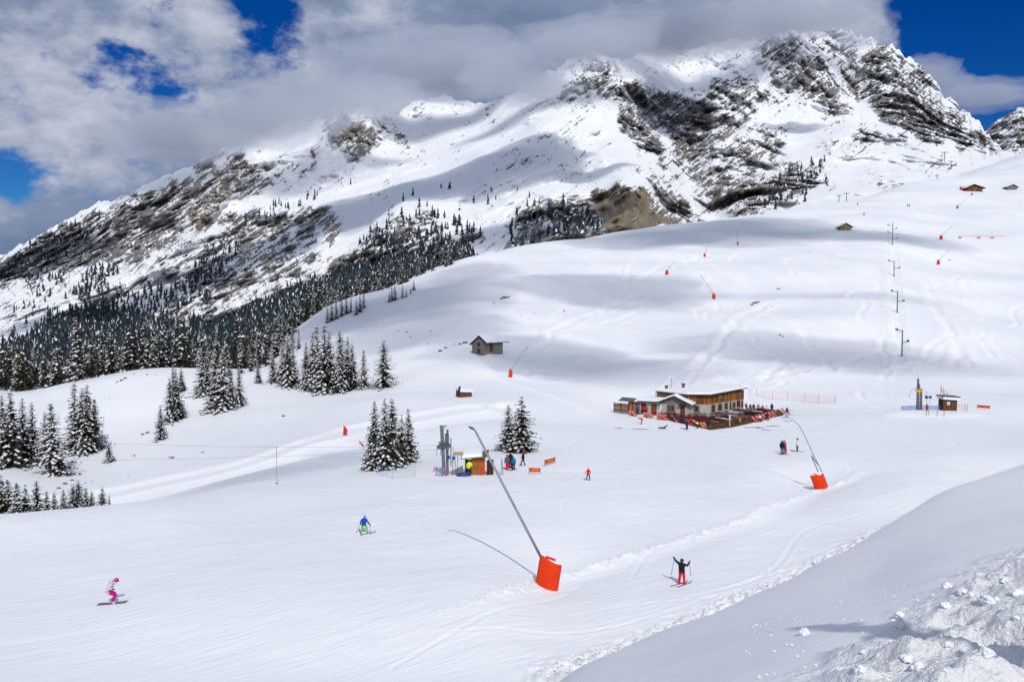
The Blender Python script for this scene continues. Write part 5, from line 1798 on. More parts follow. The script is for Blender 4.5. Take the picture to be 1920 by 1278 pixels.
for k in range(8):
    MB().box((-w2 / 2 + (k + .5) * w2 / 8, -0.03, 1.0), (w2 / 8 - .02, .05, 2.05)).build('board', mat('hut_board', (0.13, 0.055, 0.03), .8, 0, .15, .3, 5, (3, 3, .4)), t)
wi = MB().box((-.35, -.08, 1.35), (.55, .06, .55)).build('window', WHITEP, t)
MB().box((-.35, -.125, 1.35), (.42, .03, .42)).build('pane', mat('bright_pane', (.55, .6, .66), .15, 0, .6, .1, 2), wi)
rf = MB().box((0.05, .85, 2.62), (w2 * 1.28, 2.7, .14), 0, Matrix.Rotation(R(3), 3, 'Y')).build('roof', ROOFM, t)
MB().box((0.05, .85, 2.30), (w2 * 1.22, 2.5, .48), 0, Matrix.Rotation(R(3), 3, 'Y')).build('snow_cap', SNOWB, rf)
MB().box((w2 * .6, -.3, 2.3), (.1, .1, .7)).box((-w2 * .6, -.3, 2.3), (.1, .1, .7)).build('bracket', DARKW, rf)
net_fence([ustand(1690, 762, 0), ustand(1705, 764, 0), ustand(1718, 767, 0)], 0.8, 'low blue net left of the upper drive tower', BNETM, BLUEP, rows=6, sr=0.05)
net_fence([ustand(1729, 768, 0), ustand(1748, 770, 0), ustand(1768, 772, 0)], 0.8, 'low blue net between upper drive tower and dark hut', BNETM, ROPE, rows=6, sr=0.045)
net_fence([ustand(1793, 773, 0), ustand(1808, 774, 0), ustand(1814, 773, .5)], 1.5, 'pale orange net right of the dark operator hut', NETM, ROPE, rows=5, sr=0.02)
for k, px in enumerate((1737, 1741, 1757, 1770)):
    q = G(px, 778 if px < 1750 else 780, 100)
    o = MB().tube([(0, 0, -.2), (0, 0, .95)], .05, 6).box((0, 0, .95), (.12, .12, .06)).build('bollard', mat('tan_post', (.30, .24, .12), .8)); o.location = q
    tag(o, 'short tan post guiding the queue at the upper lift', 'post', 'queue posts at the upper lift')
for (x0, y0, hh) in ((1763, 745, 22), (1768, 745, 16), (1774, 745, 10)):
    q = ustand(x0, 770, 6)
    fl = thing('pennant', q, 'pale red pennant flag on a pole behind the dark operator hut', 'flag', 'pennants behind the operator hut')
    zt = (770 - y0 + hh) * UK
    MB().tube([(0, 0, -.2), (0, 0, zt)], .025, 5).build('pole', ROPE, fl)
    MB().add([(0, 0, zt), (.0, .02, zt - 1.6), (.35, 0, zt - 1.5), (.12, .02, zt - .2)], [(0, 1, 2, 3)]).build('cloth', mat('faded_red', (.62, .26, .25), .8), fl)

# net fence beside the restaurant
ptsn = [G(px, py, 120) for px, py in ((1418, 743), (1449, 749), (1477, 750), (1509, 752), (1535, 755), (1566, 758))]
net_fence(ptsn, 1.7, 'long pale orange safety net on posts beyond the terrace', NETM, ROPE, rows=4, pr=0.05, sr=0.014)
ptsn = [G(px, py, 120) for px, py in ((1255, 727), (1290, 726), (1320, 726), (1348, 726), (1388, 728))]
net_fence(ptsn, 1.0, 'pale safety net on posts behind the restaurant roof', NETM, ROPE, rows=3, pr=0.04, sr=0.012)
# ------------------------------------------------------------------ mountain restaurant
Z0 = CHZ


def W(px, py, dz=0.0):
    """ground-plane point of the terrace level under a photo pixel"""
    p = at_z(px, py, Z0)
    return Vector((p.x, p.y, Z0 + dz))


RO = W(1300, 778)
rest = thing('mountain_restaurant', RO, 'long low mountain restaurant with wood upper storey and snowy roofs', 'restaurant')
rl = lambda v: Vector(v) - RO


def wall_quad(a, b, z0, z1, th, name, m, parent, out=1.0):
    """upright slab from a to b (ground points), thickness th to the back"""
    a, b = Vector(a), Vector(b)
    d = (b - a); d.z = 0
    n = Vector((-d.y, d.x, 0)).normalized()          # to the back when going left to right
    p = [a, b, b + n * th, a + n * th]
    mb_ = MB().hexa([Vector((q.x, q.y, Z0 + z0)) - RO for q in p] + [Vector((q.x, q.y, Z0 + z1)) - RO for q in p])
    return mb_.build(name, m, parent)


def on_wall(a, b, f0, f1, z0, z1, depth, name, m, parent, proud=0.03):
    """panel on the face of wall a-b between fractions f0..f1"""
    a, b = Vector(a), Vector(b)
    d = (b - a); d.z = 0
    n = Vector((d.y, -d.x, 0)).normalized()          # outwards
    p0, p1 = a + d * f0, a + d * f1
    p = [p0 + n * proud, p1 + n * proud, p1 - n * depth, p0 - n * depth]
    return MB().hexa([Vector((q.x, q.y, Z0 + z0)) - RO for q in p] + [Vector((q.x, q.y, Z0 + z1)) - RO for q in p]).build(name, m, parent)


def window(a, b, f0, f1, z0, z1, fm=None, shutter=True):
    w = on_wall(a, b, f0, f1, z0, z1, .05, 'window', fm or WOODL, rest, .05)
    g = (f1 - f0) * .14
    h = (z1 - z0) * .10
    on_wall(a, b, f0 + g, (f0 + f1) / 2 - g * .25, z0 + h, z1 - h, .01, 'pane', GLASS, w, .075)
    on_wall(a, b, (f0 + f1) / 2 + g * .25, f1 - g, z0 + h, z1 - h, .01, 'pane', GLASS, w, .075)
    on_wall(a, b, f0 - g * .4, f1 + g * .4, z0 - .07, z0 - .005, .02, 'sill', WOODG, w, .16)
    return w


A, B, C = W(1328, 779), W(1394, 768), W(1286, 779)
back = Vector((B.y - A.y, -(B.x - A.x), 0)) * -1
nb = Vector((-(B.y - A.y), (B.x - A.x), 0)).normalized()
Hlow, Htop = 2.35, 4.05
D_ = 7.0
Cb = C + nb * D_ * 1.0
poly = [C, A, B, B + nb * D_, C + nb * D_]
MB().prism([(q.x - RO.x, q.y - RO.y) for q in poly], 0.0, Hlow).build('ground_floor', PLASTER, rest)
inset = lambda q: q
MB().prism([(q.x - RO.x, q.y - RO.y) for q in poly], Hlow + .003, Htop).build('upper_storey', WOOD, rest)
# vertical boards of the upper storey
for (a, b, n) in ((C, A, 16), (A, B, 30)):
    for k in range(n):
        top = Htop - .02 - random.uniform(0, .04)
        on_wall(a, b, (k + .06) / n, (k + .94) / n, Hlow - .06 - random.uniform(0, .08), top, .01, 'board', random.choice((WOOD, WOODO, WOOD)), rest, .05 + random.uniform(0, .015))
on_wall(A, B, .28, .36, Hlow + .75, Hlow + 1.35, .01, 'vent', WOODG, rest, .08)
# roof slab rising towards the far right end, snow on it
ov = .55
u1 = (A - C); u1.z = 0; u1.normalize()
u2 = (B - A); u2.z = 0; u2.normalize()
nC = Vector((u1.y, -u1.x, 0)); nA = Vector((u2.y, -u2.x, 0))
rp = [C - u1 * .1 + nC * ov, A + (nC + nA) * ov * .8, B + u2 * .7 + nA * ov, B + u2 * .7 + nb * (D_ + .3), C + nb * (D_ + .3) - u1 * .1]
zr = [0.0, 0.0, 0.32, 0.30, 0.0]
vb = [Vector((q.x, q.y, Z0 + Htop + z)) - RO for q, z in zip(rp, zr)]
vt = [v + Vector((0, 0, .16)) for v in vb]
n5 = [(4, 3, 2, 1, 0), (5, 6, 7, 8, 9)] + [(i, (i + 1) % 5, 5 + (i + 1) % 5, 5 + i) for i in range(5)]
roof = MB().add(vb + vt, n5).build('roof', ROOFM, rest)
cen = sum(vt, Vector()) / 5
sv = [v.lerp(cen, .03) + Vector((0, 0, .004)) for v in vt]
sv2 = [v.lerp(cen, .06) + Vector((0, 0, .30)) for v in vt]
MB().add(sv + sv2, n5).build('snow_cap', SNOWB, roof)
cp = W(1308, 772) + nb * 3.5
MB().tube([cp - RO + Vector((0, 0, Htop)), cp - RO + Vector((0, 0, Htop + 1.1))], .32, 10).tube([cp - RO + Vector((0, 0, Htop + 1.12)), cp - RO + Vector((0, 0, Htop + 1.4))], .42, 10).build('chimney', DSTEEL, roof)
# ground floor of the right front: windows and doors
for (f0, f1, z0, z1) in ((.07, .19, .5, 2.1), (.25, .38, .5, 2.1), (.44, .54, .5, 2.1), (.59, .64, .1, 2.1), (.67, .76, .7, 1.95), (.92, .985, .6, 2.05)):
    window(A, B, f0, f1, z0, z1)
dr = on_wall(A, B, .80, .89, 0.02, 2.1, .04, 'door', REDW, rest, .06)
on_wall(A, B, .82, .83, 0.95, 1.1, .01, 'handle', DSTEEL, dr, .10)
window(C, A, .12, .62, .75, 2.0)
on_wall(C, A, -.02, .985, 0, .55, .02, 'stone_plinth', STONE, rest, .12)
on_wall(A, B, .01, 1.0, 0, .32, .02, 'stone_plinth', STONE, rest, .12)

# gabled centre part
P0, P1 = W(1237, 777), W(1296, 781)
ug = (P1 - P0); ug.z = 0
ng = Vector((-ug.y, ug.x, 0)).normalized()
Dg = 6.0
E, AP = 2.55, 3.75
MB().prism([(q.x - RO.x, q.y - RO.y) for q in (P0, P1, P1 + ng * Dg, P0 + ng * Dg)], 0, E - .15).build('ground_floor', PLASTER, rest)
fa = .48
apx = P0 + ug * fa
g_ = [P0, P1, apx]
vs = [Vector((q.x, q.y, Z0 + z)) - RO - ng * .03 for q, z in ((P0, E - .148), (P1, E - .148), (apx, AP))] + [Vector((q.x, q.y, Z0 + z)) - RO + ng * Dg for q, z in ((P0, E - .148), (P1, E - .148), (apx, AP))]
MB().add(vs, [(0, 1, 2), (5, 4, 3), (0, 3, 4, 1), (1, 4, 5, 2), (2, 5, 3, 0)]).build('gable', WOODG, rest)
for k in range(6):
    z0 = E - .14 + k * .19
    w_ = 1 - (z0 + .1 - E + .148) / (AP - E + .148)
    on_wall(P0, P1, fa - fa * w_ + .01, fa + (1 - fa) * w_ - .01, z0, z0 + .17, .01, 'board', WOODG, rest, .06)


def roof_plane(e0, e1, r0, r1, th, m, name, parent, sn=True):
    """sloping slab between eave line e0-e1 and ridge line r0-r1"""
    q = [Vector(v) for v in (e0, e1, r1, r0)]
    o = MB().hexa(q + [v + Vector((0, 0, th)) for v in q]).build(name, m, parent)
    if sn:
        c = sum(q, Vector()) / 4
        s0 = [v.lerp(c, .03) + Vector((0, 0, th + .004)) for v in q]
        s1 = [v.lerp(c, .07) + Vector((0, 0, th + .30)) for v in q]
        MB().hexa(s0 + s1).build('snow_cap', SNOWB, o)
    return o


ugn = ug.normalized()
Lf = P0 - ugn * .3 - ng * .7 - RO; Lb = Lf + ng * (Dg + .9)
Rf = P1 + ugn * .45 - ng * .7 - RO; Rb = Rf + ng * (Dg + .9)
Tf = apx - ng * .7 - RO; Tb = Tf + ng * (Dg + .9)
roof_plane(Lf + Vector((0, 0, E - .1)), Lb + Vector((0, 0, E - .1)), Tf + Vector((0, 0, AP + .08)), Tb + Vector((0, 0, AP + .08)), .12, ROOFM, 'roof', rest)
roof_plane(Rb + Vector((0, 0, E - .35)), Rf + Vector((0, 0, E - .35)), Tb + Vector((0, 0, AP + .08)), Tf + Vector((0, 0, AP + .08)), .12, ROOFM, 'roof', rest)
window(P0, P1, .22, .50, .75, 2.1)
dr = on_wall(P0, P1, .66, .80, 0.05, 2.0, .04, 'door', WOOD, rest, .06)
on_wall(P0, P1, .68, .69, .95, 1.08, .01, 'handle', DSTEEL, dr, .10)
on_wall(P0, P1, .60, .84, 2.02, 2.18, .02, 'canopy', DARKW, rest, .5)
on_wall(P0, P1, .01, .6, 0, .5, .02, 'stone_plinth', STONE, rest, .12)
on_wall(P0, P1, .0, 1.0, E - .35, E - .16, .02, 'beam', WOODG, rest, .04)
ch = W(1242, 770) + ng * 2.5 - RO
MB().box(ch + Vector((0, 0, 3.6)), (.55, .55, 2.4)).box(ch + Vector((0, 0, 4.85)), (.68, .68, .1)).build('chimney', DSTEEL, rest)
mz = W(1249, 770) + ng * 3.5 - RO
MB().tube([mz + Vector((0, 0, 2.5)), mz + Vector((-.06, 0, 6.2))], .045, 6).tube([mz + Vector((-.25, 0, 5.7)), mz + Vector((.2, 0, 5.75))], .02, 5).build('antenna', DSTEEL, rest)
MB().box(ch + Vector((-1.2, .5, 3.25)), (2.0, 1.3, .08)).build('solar_panel', BLUEP, rest)

# white side wing
Q0, Q1 = W(1199, 774), W(1239, 777)
uq = (Q1 - Q0); uq.z = 0
nq = Vector((-uq.y, uq.x, 0)).normalized()
MB().prism([(q.x - RO.x, q.y - RO.y) for q in (Q0, Q1, Q1 + nq * 5, Q0 + nq * 5)], 0, 2.35).build('ground_floor', PLASTER, rest)
uqn = uq.normalized()
a0, a1 = Q0 - uqn * .3 - nq * .6 - RO, Q1 - nq * .6 - RO
roof_plane(a0 + Vector((0, 0, 2.36)), a1 + Vector((0, 0, 2.46)), a0 + nq * 6 + Vector((0, 0, 2.75)), a1 + nq * 6 + Vector((0, 0, 2.85)), .12, ROOFM, 'roof', rest)
on_wall(Q0, Q1, .0, 1.0, 2.12, 2.33, .02, 'beam', WOODG, rest, .04)
dr = on_wall(Q0, Q1, .56, .80, .03, 2.0, .04, 'door', WOOD, rest, .06)
on_wall(Q0, Q1, .76, .775, .95, 1.08, .01, 'handle', DSTEEL, dr, .10)
on_wall(Q0, Q1, .08, .30, .03, 2.0, .04, 'door', DARKW, rest, .06)
# closed parasol and board leaning on the white wall
pp = W(1236, 783)
t = thing('folded_parasol', pp, 'folded pale parasol leaning by the white restaurant wall', 'parasol')
MB().tube([(0, 0, 0), (.35, .1, 2.6)], .03, 6).build('pole', WOODL, t)
MB().tube([(.12, .03, .9), (.24, .07, 1.7), (.36, .1, 2.6)], [.10, .22, .03], 10).build('canopy', WHITEP, t)

# wooden store and log screen at the left end
S0, S1 = W(1178, 773), W(1200, 774)
t = thing('wooden_store', S0, 'small plank store with flat snowy roof at the restaurant end', 'shed')
sl_ = lambda q: Vector(q) - S0
us = (S1 - S0); us.z = 0; usn = us.normalized(); ns = Vector((-us.y, us.x, 0)).normalized()
MB().prism([(q.x - S0.x, q.y - S0.y) for q in (S0, S1, S1 + ns * 3, S0 + ns * 3)], 0, 2.1).build('wall', WOOD, t)
for k in range(9):
    q = S0 + us * ((k + .5) / 9) - ns * .03 - S0
    MB().box(q + Vector((0, 0, 1.02)), (us.length / 9 - .03, .05, 2.04), math.atan2(us.y, us.x)).build('board', (WOOD, WOODL, WOODO)[k % 3], t)
r0_ = S0 - usn * 1.9 - ns * .5 - S0; r1_ = S1 + usn * .25 - ns * .5 - S0
rr = MB().hexa([r0_ + Vector((0, 0, 2.30)), r1_ + Vector((0, 0, 2.12)), r1_ + ns * 4 + Vector((0, 0, 2.3)), r0_ + ns * 4 + Vector((0, 0, 2.5)),
                r0_ + Vector((0, 0, 2.40)), r1_ + Vector((0, 0, 2.22)), r1_ + ns * 4 + Vector((0, 0, 2.4)), r0_ + ns * 4 + Vector((0, 0, 2.6))]).build('roof', ROOFM, t)
MB().hexa([r0_ * .3 + r1_ * .7 + Vector((0, .1, 2.30)), r1_ + Vector((-.1, .1, 2.23)), r1_ + ns * 3.8 + Vector((-.1, 0, 2.41)), r0_ * .3 + r1_ * .7 + ns * 3.8 + Vector((0, 0, 2.5)),
           r0_ * .3 + r1_ * .7 + Vector((.2, .3, 2.5)), r1_ + Vector((-.3, .3, 2.5)), r1_ + ns * 3.6 + Vector((-.3, 0, 2.7)), r0_ * .3 + r1_ * .7 + ns * 3.6 + Vector((.2, 0, 2.75))]).build('snow_cap', SNOWB, rr)
T0, T1 = W(1151, 771), W(1178, 773)
t = thing('log_screen', T0, 'weathered log screen wall left of the plank store', 'fence')
ut = (T1 - T0); ut.z = 0
for k in range(8):
    MB().tube([Vector((0, 0, .12 + k * .215)), ut + Vector((0, 0, .12 + k * .215))], .107, 7).build('log', (WOODL, WOODG, WOODL, WOOD)[(k * 3) % 4], t)
for f in (0, .5, 1):
    MB().box(ut * f + Vector((0, -.15, .9)), (.14, .14, 1.95)).build('post', DARKW, t)

# ------------------------------------------------------------------ terrace
TP = [W(1232, 781), W(1262, 790), W(1332, 806), W(1372, 801), W(1400, 795), W(1424, 789), W(1470, 777), W(1462, 769), W(1400, 766), W(1392, 769.5), W(1330, 781)]
dk = MB().prism([(q.x - RO.x, q.y - RO.y) for q in TP], 0, .14).build('terrace_deck', mat('deck_wood', (.10, .055, .036), .85, 0, .1, .35, 4, (.4, 4, 1)))
dk.location = RO
tag(dk, 'brown plank terrace deck in front of the restaurant', 'deck')
DZ = .145


def picnic_meshes():
    top = MB(); leg = MB(); bench = MB()
    for k in range(4):
        top.box((0, -.27 + k * .18, .74), (1.9, .165, .045))
    for s in (-1, 1):
        for k in range(2):
            bench.box((0, s * (.62 + k * .13), .44), (1.9, .12, .04))
        leg.box((s * .7, 0, .70), (.06, .66, .05)).box((s * .7, 0, .39), (.06, 1.5, .05))
        for q in (-1, 1):
            leg.box((s * .7, q * .33, .36), (.06, .07, .80), 0, Matrix.Rotation(q * .42, 3, 'X'))
    leg.box((0, 0, .40), (1.44, .06, .06))
    return top, leg, bench


def share(mb_, name, m):
    me = bpy.data.meshes.new(name)
    me.from_pydata([tuple(v) for v in mb_.V], [], mb_.F)
    me.materials.append(m)
    me.update()
    return me


tp_, lg_, bn_ = picnic_meshes()
TAB_D = [('tabletop', share(tp_, 'tabletop', mat('table_top', (.22, .14, .13), .5, 0, .4, .2, 6))), ('frame', share(lg_, 'frame', DARKW)), ('bench', share(bn_, 'bench', REDW))]  # weathered tops, tinted paler for the sky light they catch
TAB_R = [('tabletop', share(tp_, 'tabletop', REDW)), ('frame', share(lg_, 'frame', DARKW)), ('bench', share(bn_, 'bench', REDW))]

TAB_W = [('tabletop', share(tp_, 'tabletop', mat('snowy_boards', (.62, .60, .62), .6, 0, .2, .25, 7))), ('frame', share(lg_, 'frame', DARKW)), ('bench', share(bn_, 'bench', REDW))]


def copies(name, loc, rz, parts, label, cat, group, sc=1.0):
    t = thing(name, loc, label, cat, group, rz)
    t.scale = (sc, sc, sc)
    for nm, me in parts:
        o = bpy.data.objects.new(nm, me)
        COL.objects.link(o)
        o.parent = t
    return t


ang = math.atan2(u2.y, u2.x)
for i, (x0, y0, n, dx, dy) in enumerate([(1340, 780.5, 6, 11.5, -1.8), (1350, 783.5, 8, 11.5, -1.9), (1340, 788.2, 9, 11.5, -2.0), (1336, 793.5, 8, 11.5, -2.0), (1340, 798.5, 6, 11.0, -2.0)]):
    for k in range(n):
        p = W(x0 + k * dx + (i % 2) * 3, y0 + k * dy, DZ)
        pick = random.random()
        if pick < .12:
            continue
        snowy = pick > .68
        copies('picnic_table', p, ang + math.pi / 2 + random.uniform(-.22, .22), TAB_W if snowy else TAB_D,
               ('snow topped' if snowy else 'dark bare') + ' picnic table in the close rows on the right half of the terrace', 'table', 'picnic tables in rows', random.uniform(.92, 1.08))
for k, (x0, y0) in enumerate([(1246, 784.2), (1259, 787), (1272, 790), (1284, 793), (1258, 782.4), (1271, 784.4), (1284, 787), (1297, 790), (1310, 793), (1322, 797), (1300, 785), (1314, 788), (1326, 791), (1312, 798)]):
    copies('picnic_table', W(x0, y0, DZ), random.uniform(-.1, .1) + .15, TAB_R, 'dark red picnic table before the gabled front', 'table', 'red picnic tables')
# railing round the lower edge
t = thing('terrace_railing', TP[2] + Vector((0, 0, .28)), 'brown wooden railing on the front corner of the terrace', 'railing')
o_ = TP[2]
for f in np.linspace(0, 1, 6):
    q = TP[2].lerp(TP[4], f) - o_
    MB().box(q + Vector((0, 0, .45)), (.12, .12, .95)).build('post', WOOD, t)
MB().tube([Vector((0, 0, .9)), TP[4] - o_ + Vector((0, 0, .9))], .06, 6).tube([Vector((0, 0, .5)), TP[4] - o_ + Vector((0, 0, .5))], .05, 6).build('rail', WOOD, t)
pg = W(1368, 799)
o = MB().box((0, 0, .8), (.22, .22, 2.1)).box((0, 0, 1.9), (.3, .3, .08)).build('pale_post', WHITEP); o.location = pg
tag(o, 'pale wooden post on the front terrace edge', 'post')
o = MB().tube([(0, 0, 0), (0, 0, .75)], .24, 12).tube([(0, 0, .76), (0, 0, .86)], .27, 12).build('litter_bin', YELLOW, None, True); o.location = W(1387, 794, DZ)
tag(o, 'bright yellow litter bin on the terrace', 'bin')

# deck chairs
RSTR = mat('red_canvas', (.62, .025, .04), .7, 0, .2, .08, 6)
WSTR = mat('white_canvas', (.78, .76, .76), .7, 0, .2, .04, 6)


def deckchair():
    fr = MB()
    for s in (-.27, .27):
        fr.box((s, 0.1, .32), (.04, 1.25, .05), 0, Matrix.Rotation(R(28), 3, 'X')).box((s, .12, .25), (.04, .8, .04), 0, Matrix.Rotation(R(-35), 3, 'X'))
    fr.tube([(-.27, .65, .6), (.27, .65, .6)], .025, 6).tube([(-.27, -.45, .03), (.27, -.45, .03)], .025, 6)
    fr.box((0, .1, .33), (.58, .05, .04))
    red, wh = MB(), MB()
    prof_ = [(-.45, .10), (-.15, .20), (.15, .33), (.4, .52), (.66, .80)]
    for k in range(5):
        x0, x1 = ((-.26, -.12), (-.12, -.08), (-.08, .08), (.08, .12), (.12, .26))[k]
        mbx = red if k % 2 == 0 else wh
        for (a, b) in zip(prof_[:-1], prof_[1:]):
            mbx.add([(x0, a[0], a[1]), (x1, a[0], a[1]), (x1, b[0], b[1]), (x0, b[0], b[1]), (x0, a[0], a[1] - .015), (x1, a[0], a[1] - .015), (x1, b[0], b[1] - .015), (x0, b[0], b[1] - .015)],
                    [(0, 1, 2, 3), (7, 6, 5, 4), (0, 4, 5, 1), (2, 6, 7, 3), (1, 5, 6, 2), (3, 7, 4, 0)])
    return [('frame', share(fr, 'frame', WOODL)), ('red_canvas', share(red, 'red_canvas', RSTR)), ('white_canvas', share(wh, 'white_canvas', WSTR))]


DCH = deckchair()
for grp, lab, spots in [
        ('deck chairs before the white wing', 'red striped deck chair on the snow before the white wing', [(1184, 779), (1190, 780), (1211, 782), (1216, 783), (1221, 783)]),
        ('deck chairs before the gabled front', 'red striped deck chair on the snow before the gabled front', [(1236, 786), (1241, 786.5), (1247, 787), (1252, 787), (1268, 791), (1273, 791)]),
        ('deck chairs at the front corner', 'red striped deck chair at the snowy front corner of the terrace', [(1292, 796), (1298, 796.5), (1304, 797), (1318, 802), (1324, 802)])]:
    for px, py in spots:
        p = G(px, py, 120)
        copies('deck_chair', p, R(20) + random.uniform(-.15, .15), DCH, lab, 'deck chair', grp, 1.15)
for k in range(10):
    f = k / 9
    p = G(1417 + 54 * f, 791 - 17 * f, 120)
    copies('deck_chair', p, R(35) + random.uniform(-.12, .12), DCH, 'red and white deck chair in the long row along the right terrace edge', 'deck chair', 'row of deck chairs', 1.2)

# ------------------------------------------------------------------ stone hut, buried shed, far chalets
def gabled(px0, px1, py0, py1, hpx, ridge_px, depth, wm, label, name='stone_hut', gable_left=True, roof_m=None, dmin=120, snow=True, door=True):
    pass


SH0 = G(885, 662, 150)
kS = SH0.y / F
t = thing('stone_hut', SH0, 'grey stone alpine hut with snowy gable roof on the hillside', 'hut')
gw = 24 * kS; ln = 36 * kS
ax = Vector((0.86, 0.51, 0)).normalized(); gx = Vector((.86, -.25, 0)).normalized(); lx = Vector((.80, .60, 0))
g0 = Vector((0, 0, 0)); g1 = gx * gw; g2 = g1 + lx * ln * 1.2; g3 = g0 + lx * ln * 1.2
H1, H2 = 22 * kS, 32 * kS
MB().prism([(q.x, q.y) for q in (g0, g1, g2, g3)], -1.2, H1 * .92).build('wall', STONE, t)
gm = (g0 + g1) / 2; gmb = (g2 + g3) / 2
MB().add([g0 + Vector((0, 0, H1 * .925)), g1 + Vector((0, 0, H1 * .925)), gm + Vector((0, 0, H2)), g3 + Vector((0, 0, H1 * .925)), g2 + Vector((0, 0, H1 * .925)), gmb + Vector((0, 0, H2))],
         [(0, 1, 2), (5, 4, 3), (0, 3, 4, 1), (1, 4, 5, 2), (2, 5, 3, 0)]).build('gable', WOODG, t)
# single stones standing proud of the front wall
rd2 = random.Random(9)
for r_ in range(6):
    x = rd2.uniform(.0, .1)
    while x < .93:
        w_ = rd2.uniform(.10, .18)
        if not ((.42 < x + w_ / 2 < .66) and r_ in (0, 1, 4, 5)):
            MB().box(g0 + (g1 - g0) * (x + w_ / 2) + Vector((.12, -.42, 0)).normalized() * .06 + Vector((0, 0, .22 + r_ * H1 * .15)), (gw * w_ * .94, .16, H1 * .135), math.atan2(gx.y, gx.x)).build('stone', STONE, t)
        x += w_
ofr = Vector((.25, -.86, 0)).normalized()
for f, z0, z1, nm in ((.55, .02, .42, 'door'), (.55, .60, .92, 'window')):
    MB().box(g0 + (g1 - g0) * f + ofr * .10 + Vector((0, 0, H1 * (z0 + z1) / 2)), (gw * .2, .2, H1 * (z1 - z0)), math.atan2(gx.y, gx.x)).build(nm, DARKW, t)
of2 = Vector((.60, -.80, 0))
MB().box(g1 + lx * ln * .45 + of2 * .05 + Vector((0, 0, H1 * .5)), (.9, .12, H1 * .75), math.atan2(lx.y, lx.x)).build('door', mat('red_brown_door', (.12, .03, .025), .8), t)
fo = -gx.normalized() * 0 + ofr * .7
e0 = g0 - gx * .9; e1 = g1 + gx * .5
rfz = Vector((0, 0, .1))
roof_plane(e0 + ofr * .7 + Vector((0, 0, H1 * .72)), e0 + lx * (ln * 1.2 + .9) + Vector((0, 0, H1 * .72)), gm + ofr * .7 + Vector((0, 0, H2 + .1)), gmb + lx * .9 + Vector((0, 0, H2 + .1)), .16, DARKW, 'roof', t)
roof_plane(e1 + lx * (ln * 1.2 + 1.4) + Vector((0, 0, H1 * .86)), e1 + ofr * .7 + Vector((0, 0, H1 * .86)), gmb + lx * .9 + Vector((0, 0, H2 + .1)), gm + ofr * .7 + Vector((0, 0, H2 + .1)), .16, DARKW, 'roof', t)

SD0 = G(862, 745, 120)
kS = SD0.y / F
t = thing('buried_shed', SD0, 'small red brown shed half buried in snow below the stone hut', 'shed')
dirx = Vector((.9, .44, 0)).normalized(); nn = Vector((-.44, .9, 0))
L2 = 25 * kS
MB().hexa([Vector((0, 0, -.6)), dirx * L2 + Vector((0, 0, -.2)), dirx * L2 + nn * 2 + Vector((0, 0, -.2)), nn * 2 + Vector((0, 0, -.6)),
           Vector((0, 0, 1.15)), dirx * L2 + Vector((0, 0, .95)), dirx * L2 + nn * 2 + Vector((0, 0, 1.0)), nn * 2 + Vector((0, 0, 1.5))]).build('wall', mat('shed_wood', (.15, .055, .035), .8, 0, .1, .35, 5, (.4, .4, 4)), t)
MB().hexa([Vector((-.25, -.1, .6)), Vector((.25, -.1, .9)), Vector((.3, 2.2, 1.4)), Vector((-.25, 2.2, 1.2)), Vector((-.35, -.15, 1.75)), Vector((-.1, -.15, 1.85)), Vector((.0, 2.2, 2.1)), Vector((-.3, 2.2, 2.0))]).build('gable_board', DARKW, t)
MB().hexa([Vector((.12, -.2, 1.17)), dirx * (L2 + .5) + Vector((0, -.2, .97)), dirx * (L2 + .5) + nn * 2.3 + Vector((0, 0, 1.1)), nn * 2.3 + Vector((0, 0, 1.55)),
           Vector((.3, 0, 1.55)), dirx * (L2 + .3) + Vector((0, 0, 1.18)), dirx * (L2 + .3) + nn * 2.2 + Vector((0, 0, 1.5)), nn * 2.2 + Vector((0, 0, 2.0))]).build('snow_cap', SNOWB, t)


def far_chalet(px, py, wpx, hpx, label, wm, rm, asym=0.5, dmin=200):
    b = G(px, py, dmin)
    k = b.y / F
    t = thing('far_chalet', b, label, 'chalet')
    w, h = wpx * k, hpx * k
    ap = (asym - .5) * w
    MB().box((0, w * .35, h * .22), (w * .82, w * .7, h * .5)).build('wall', wm, t)
    MB().add([(-w * .41, 0, h * .471), (w * .41, 0, h * .471), (ap, 0, h * .95), (-w * .41, w * .7, h * .471), (w * .41, w * .7, h * .471), (ap, w * .7, h * .95)],
             [(0, 1, 2), (5, 4, 3), (0, 3, 4, 1), (1, 4, 5, 2), (2, 5, 3, 0)]).build('gable', wm, t)
    th = h * .09
    for (ex, s) in ((-w * .55, -1), (w * .55, 1)):
        roof_plane((ex, -w * .08, h * .40), (ex, w * .76, h * .40), (ap, -w * .08, h * .96), (ap, w * .76, h * .96), th, rm, 'roof', t, True)
    for f in (-.2, .15):
        MB().box((f * w, -.12, h * .28), (w * .09, .1, h * .2)).build('window', GLASS, t)
    return t


far_chalet(1828, 359, 34, 13, 'brown wooden chalet high on the slope with red mats beside it', WOOD, DARKW, .42)
far_chalet(1898, 356, 21, 10, 'small grey brown chalet high on the slope right of the brown one', WOODG, DARKW, .55)
far_chalet(1586, 432, 24, 13, 'yellowish hut sunk in snow on the hill beside a leaning pole', mat('yellow_wood', (.30, .25, .12), .8, 0, .1, .2, 5), DARKW, .5)
for px in (1801, 1805):
    q = G(px, 356, 200)
    o = MB().box((0, 0, 1.2), (1.1, .5, 2.6)).tube([(0, 0, 2), (0, 0, 3.2)], .12, 6).build('padded_post', REDPAD); o.location = q
    tag(o, 'red padded post beside the high brown chalet', 'post', 'padded posts by the high chalet')


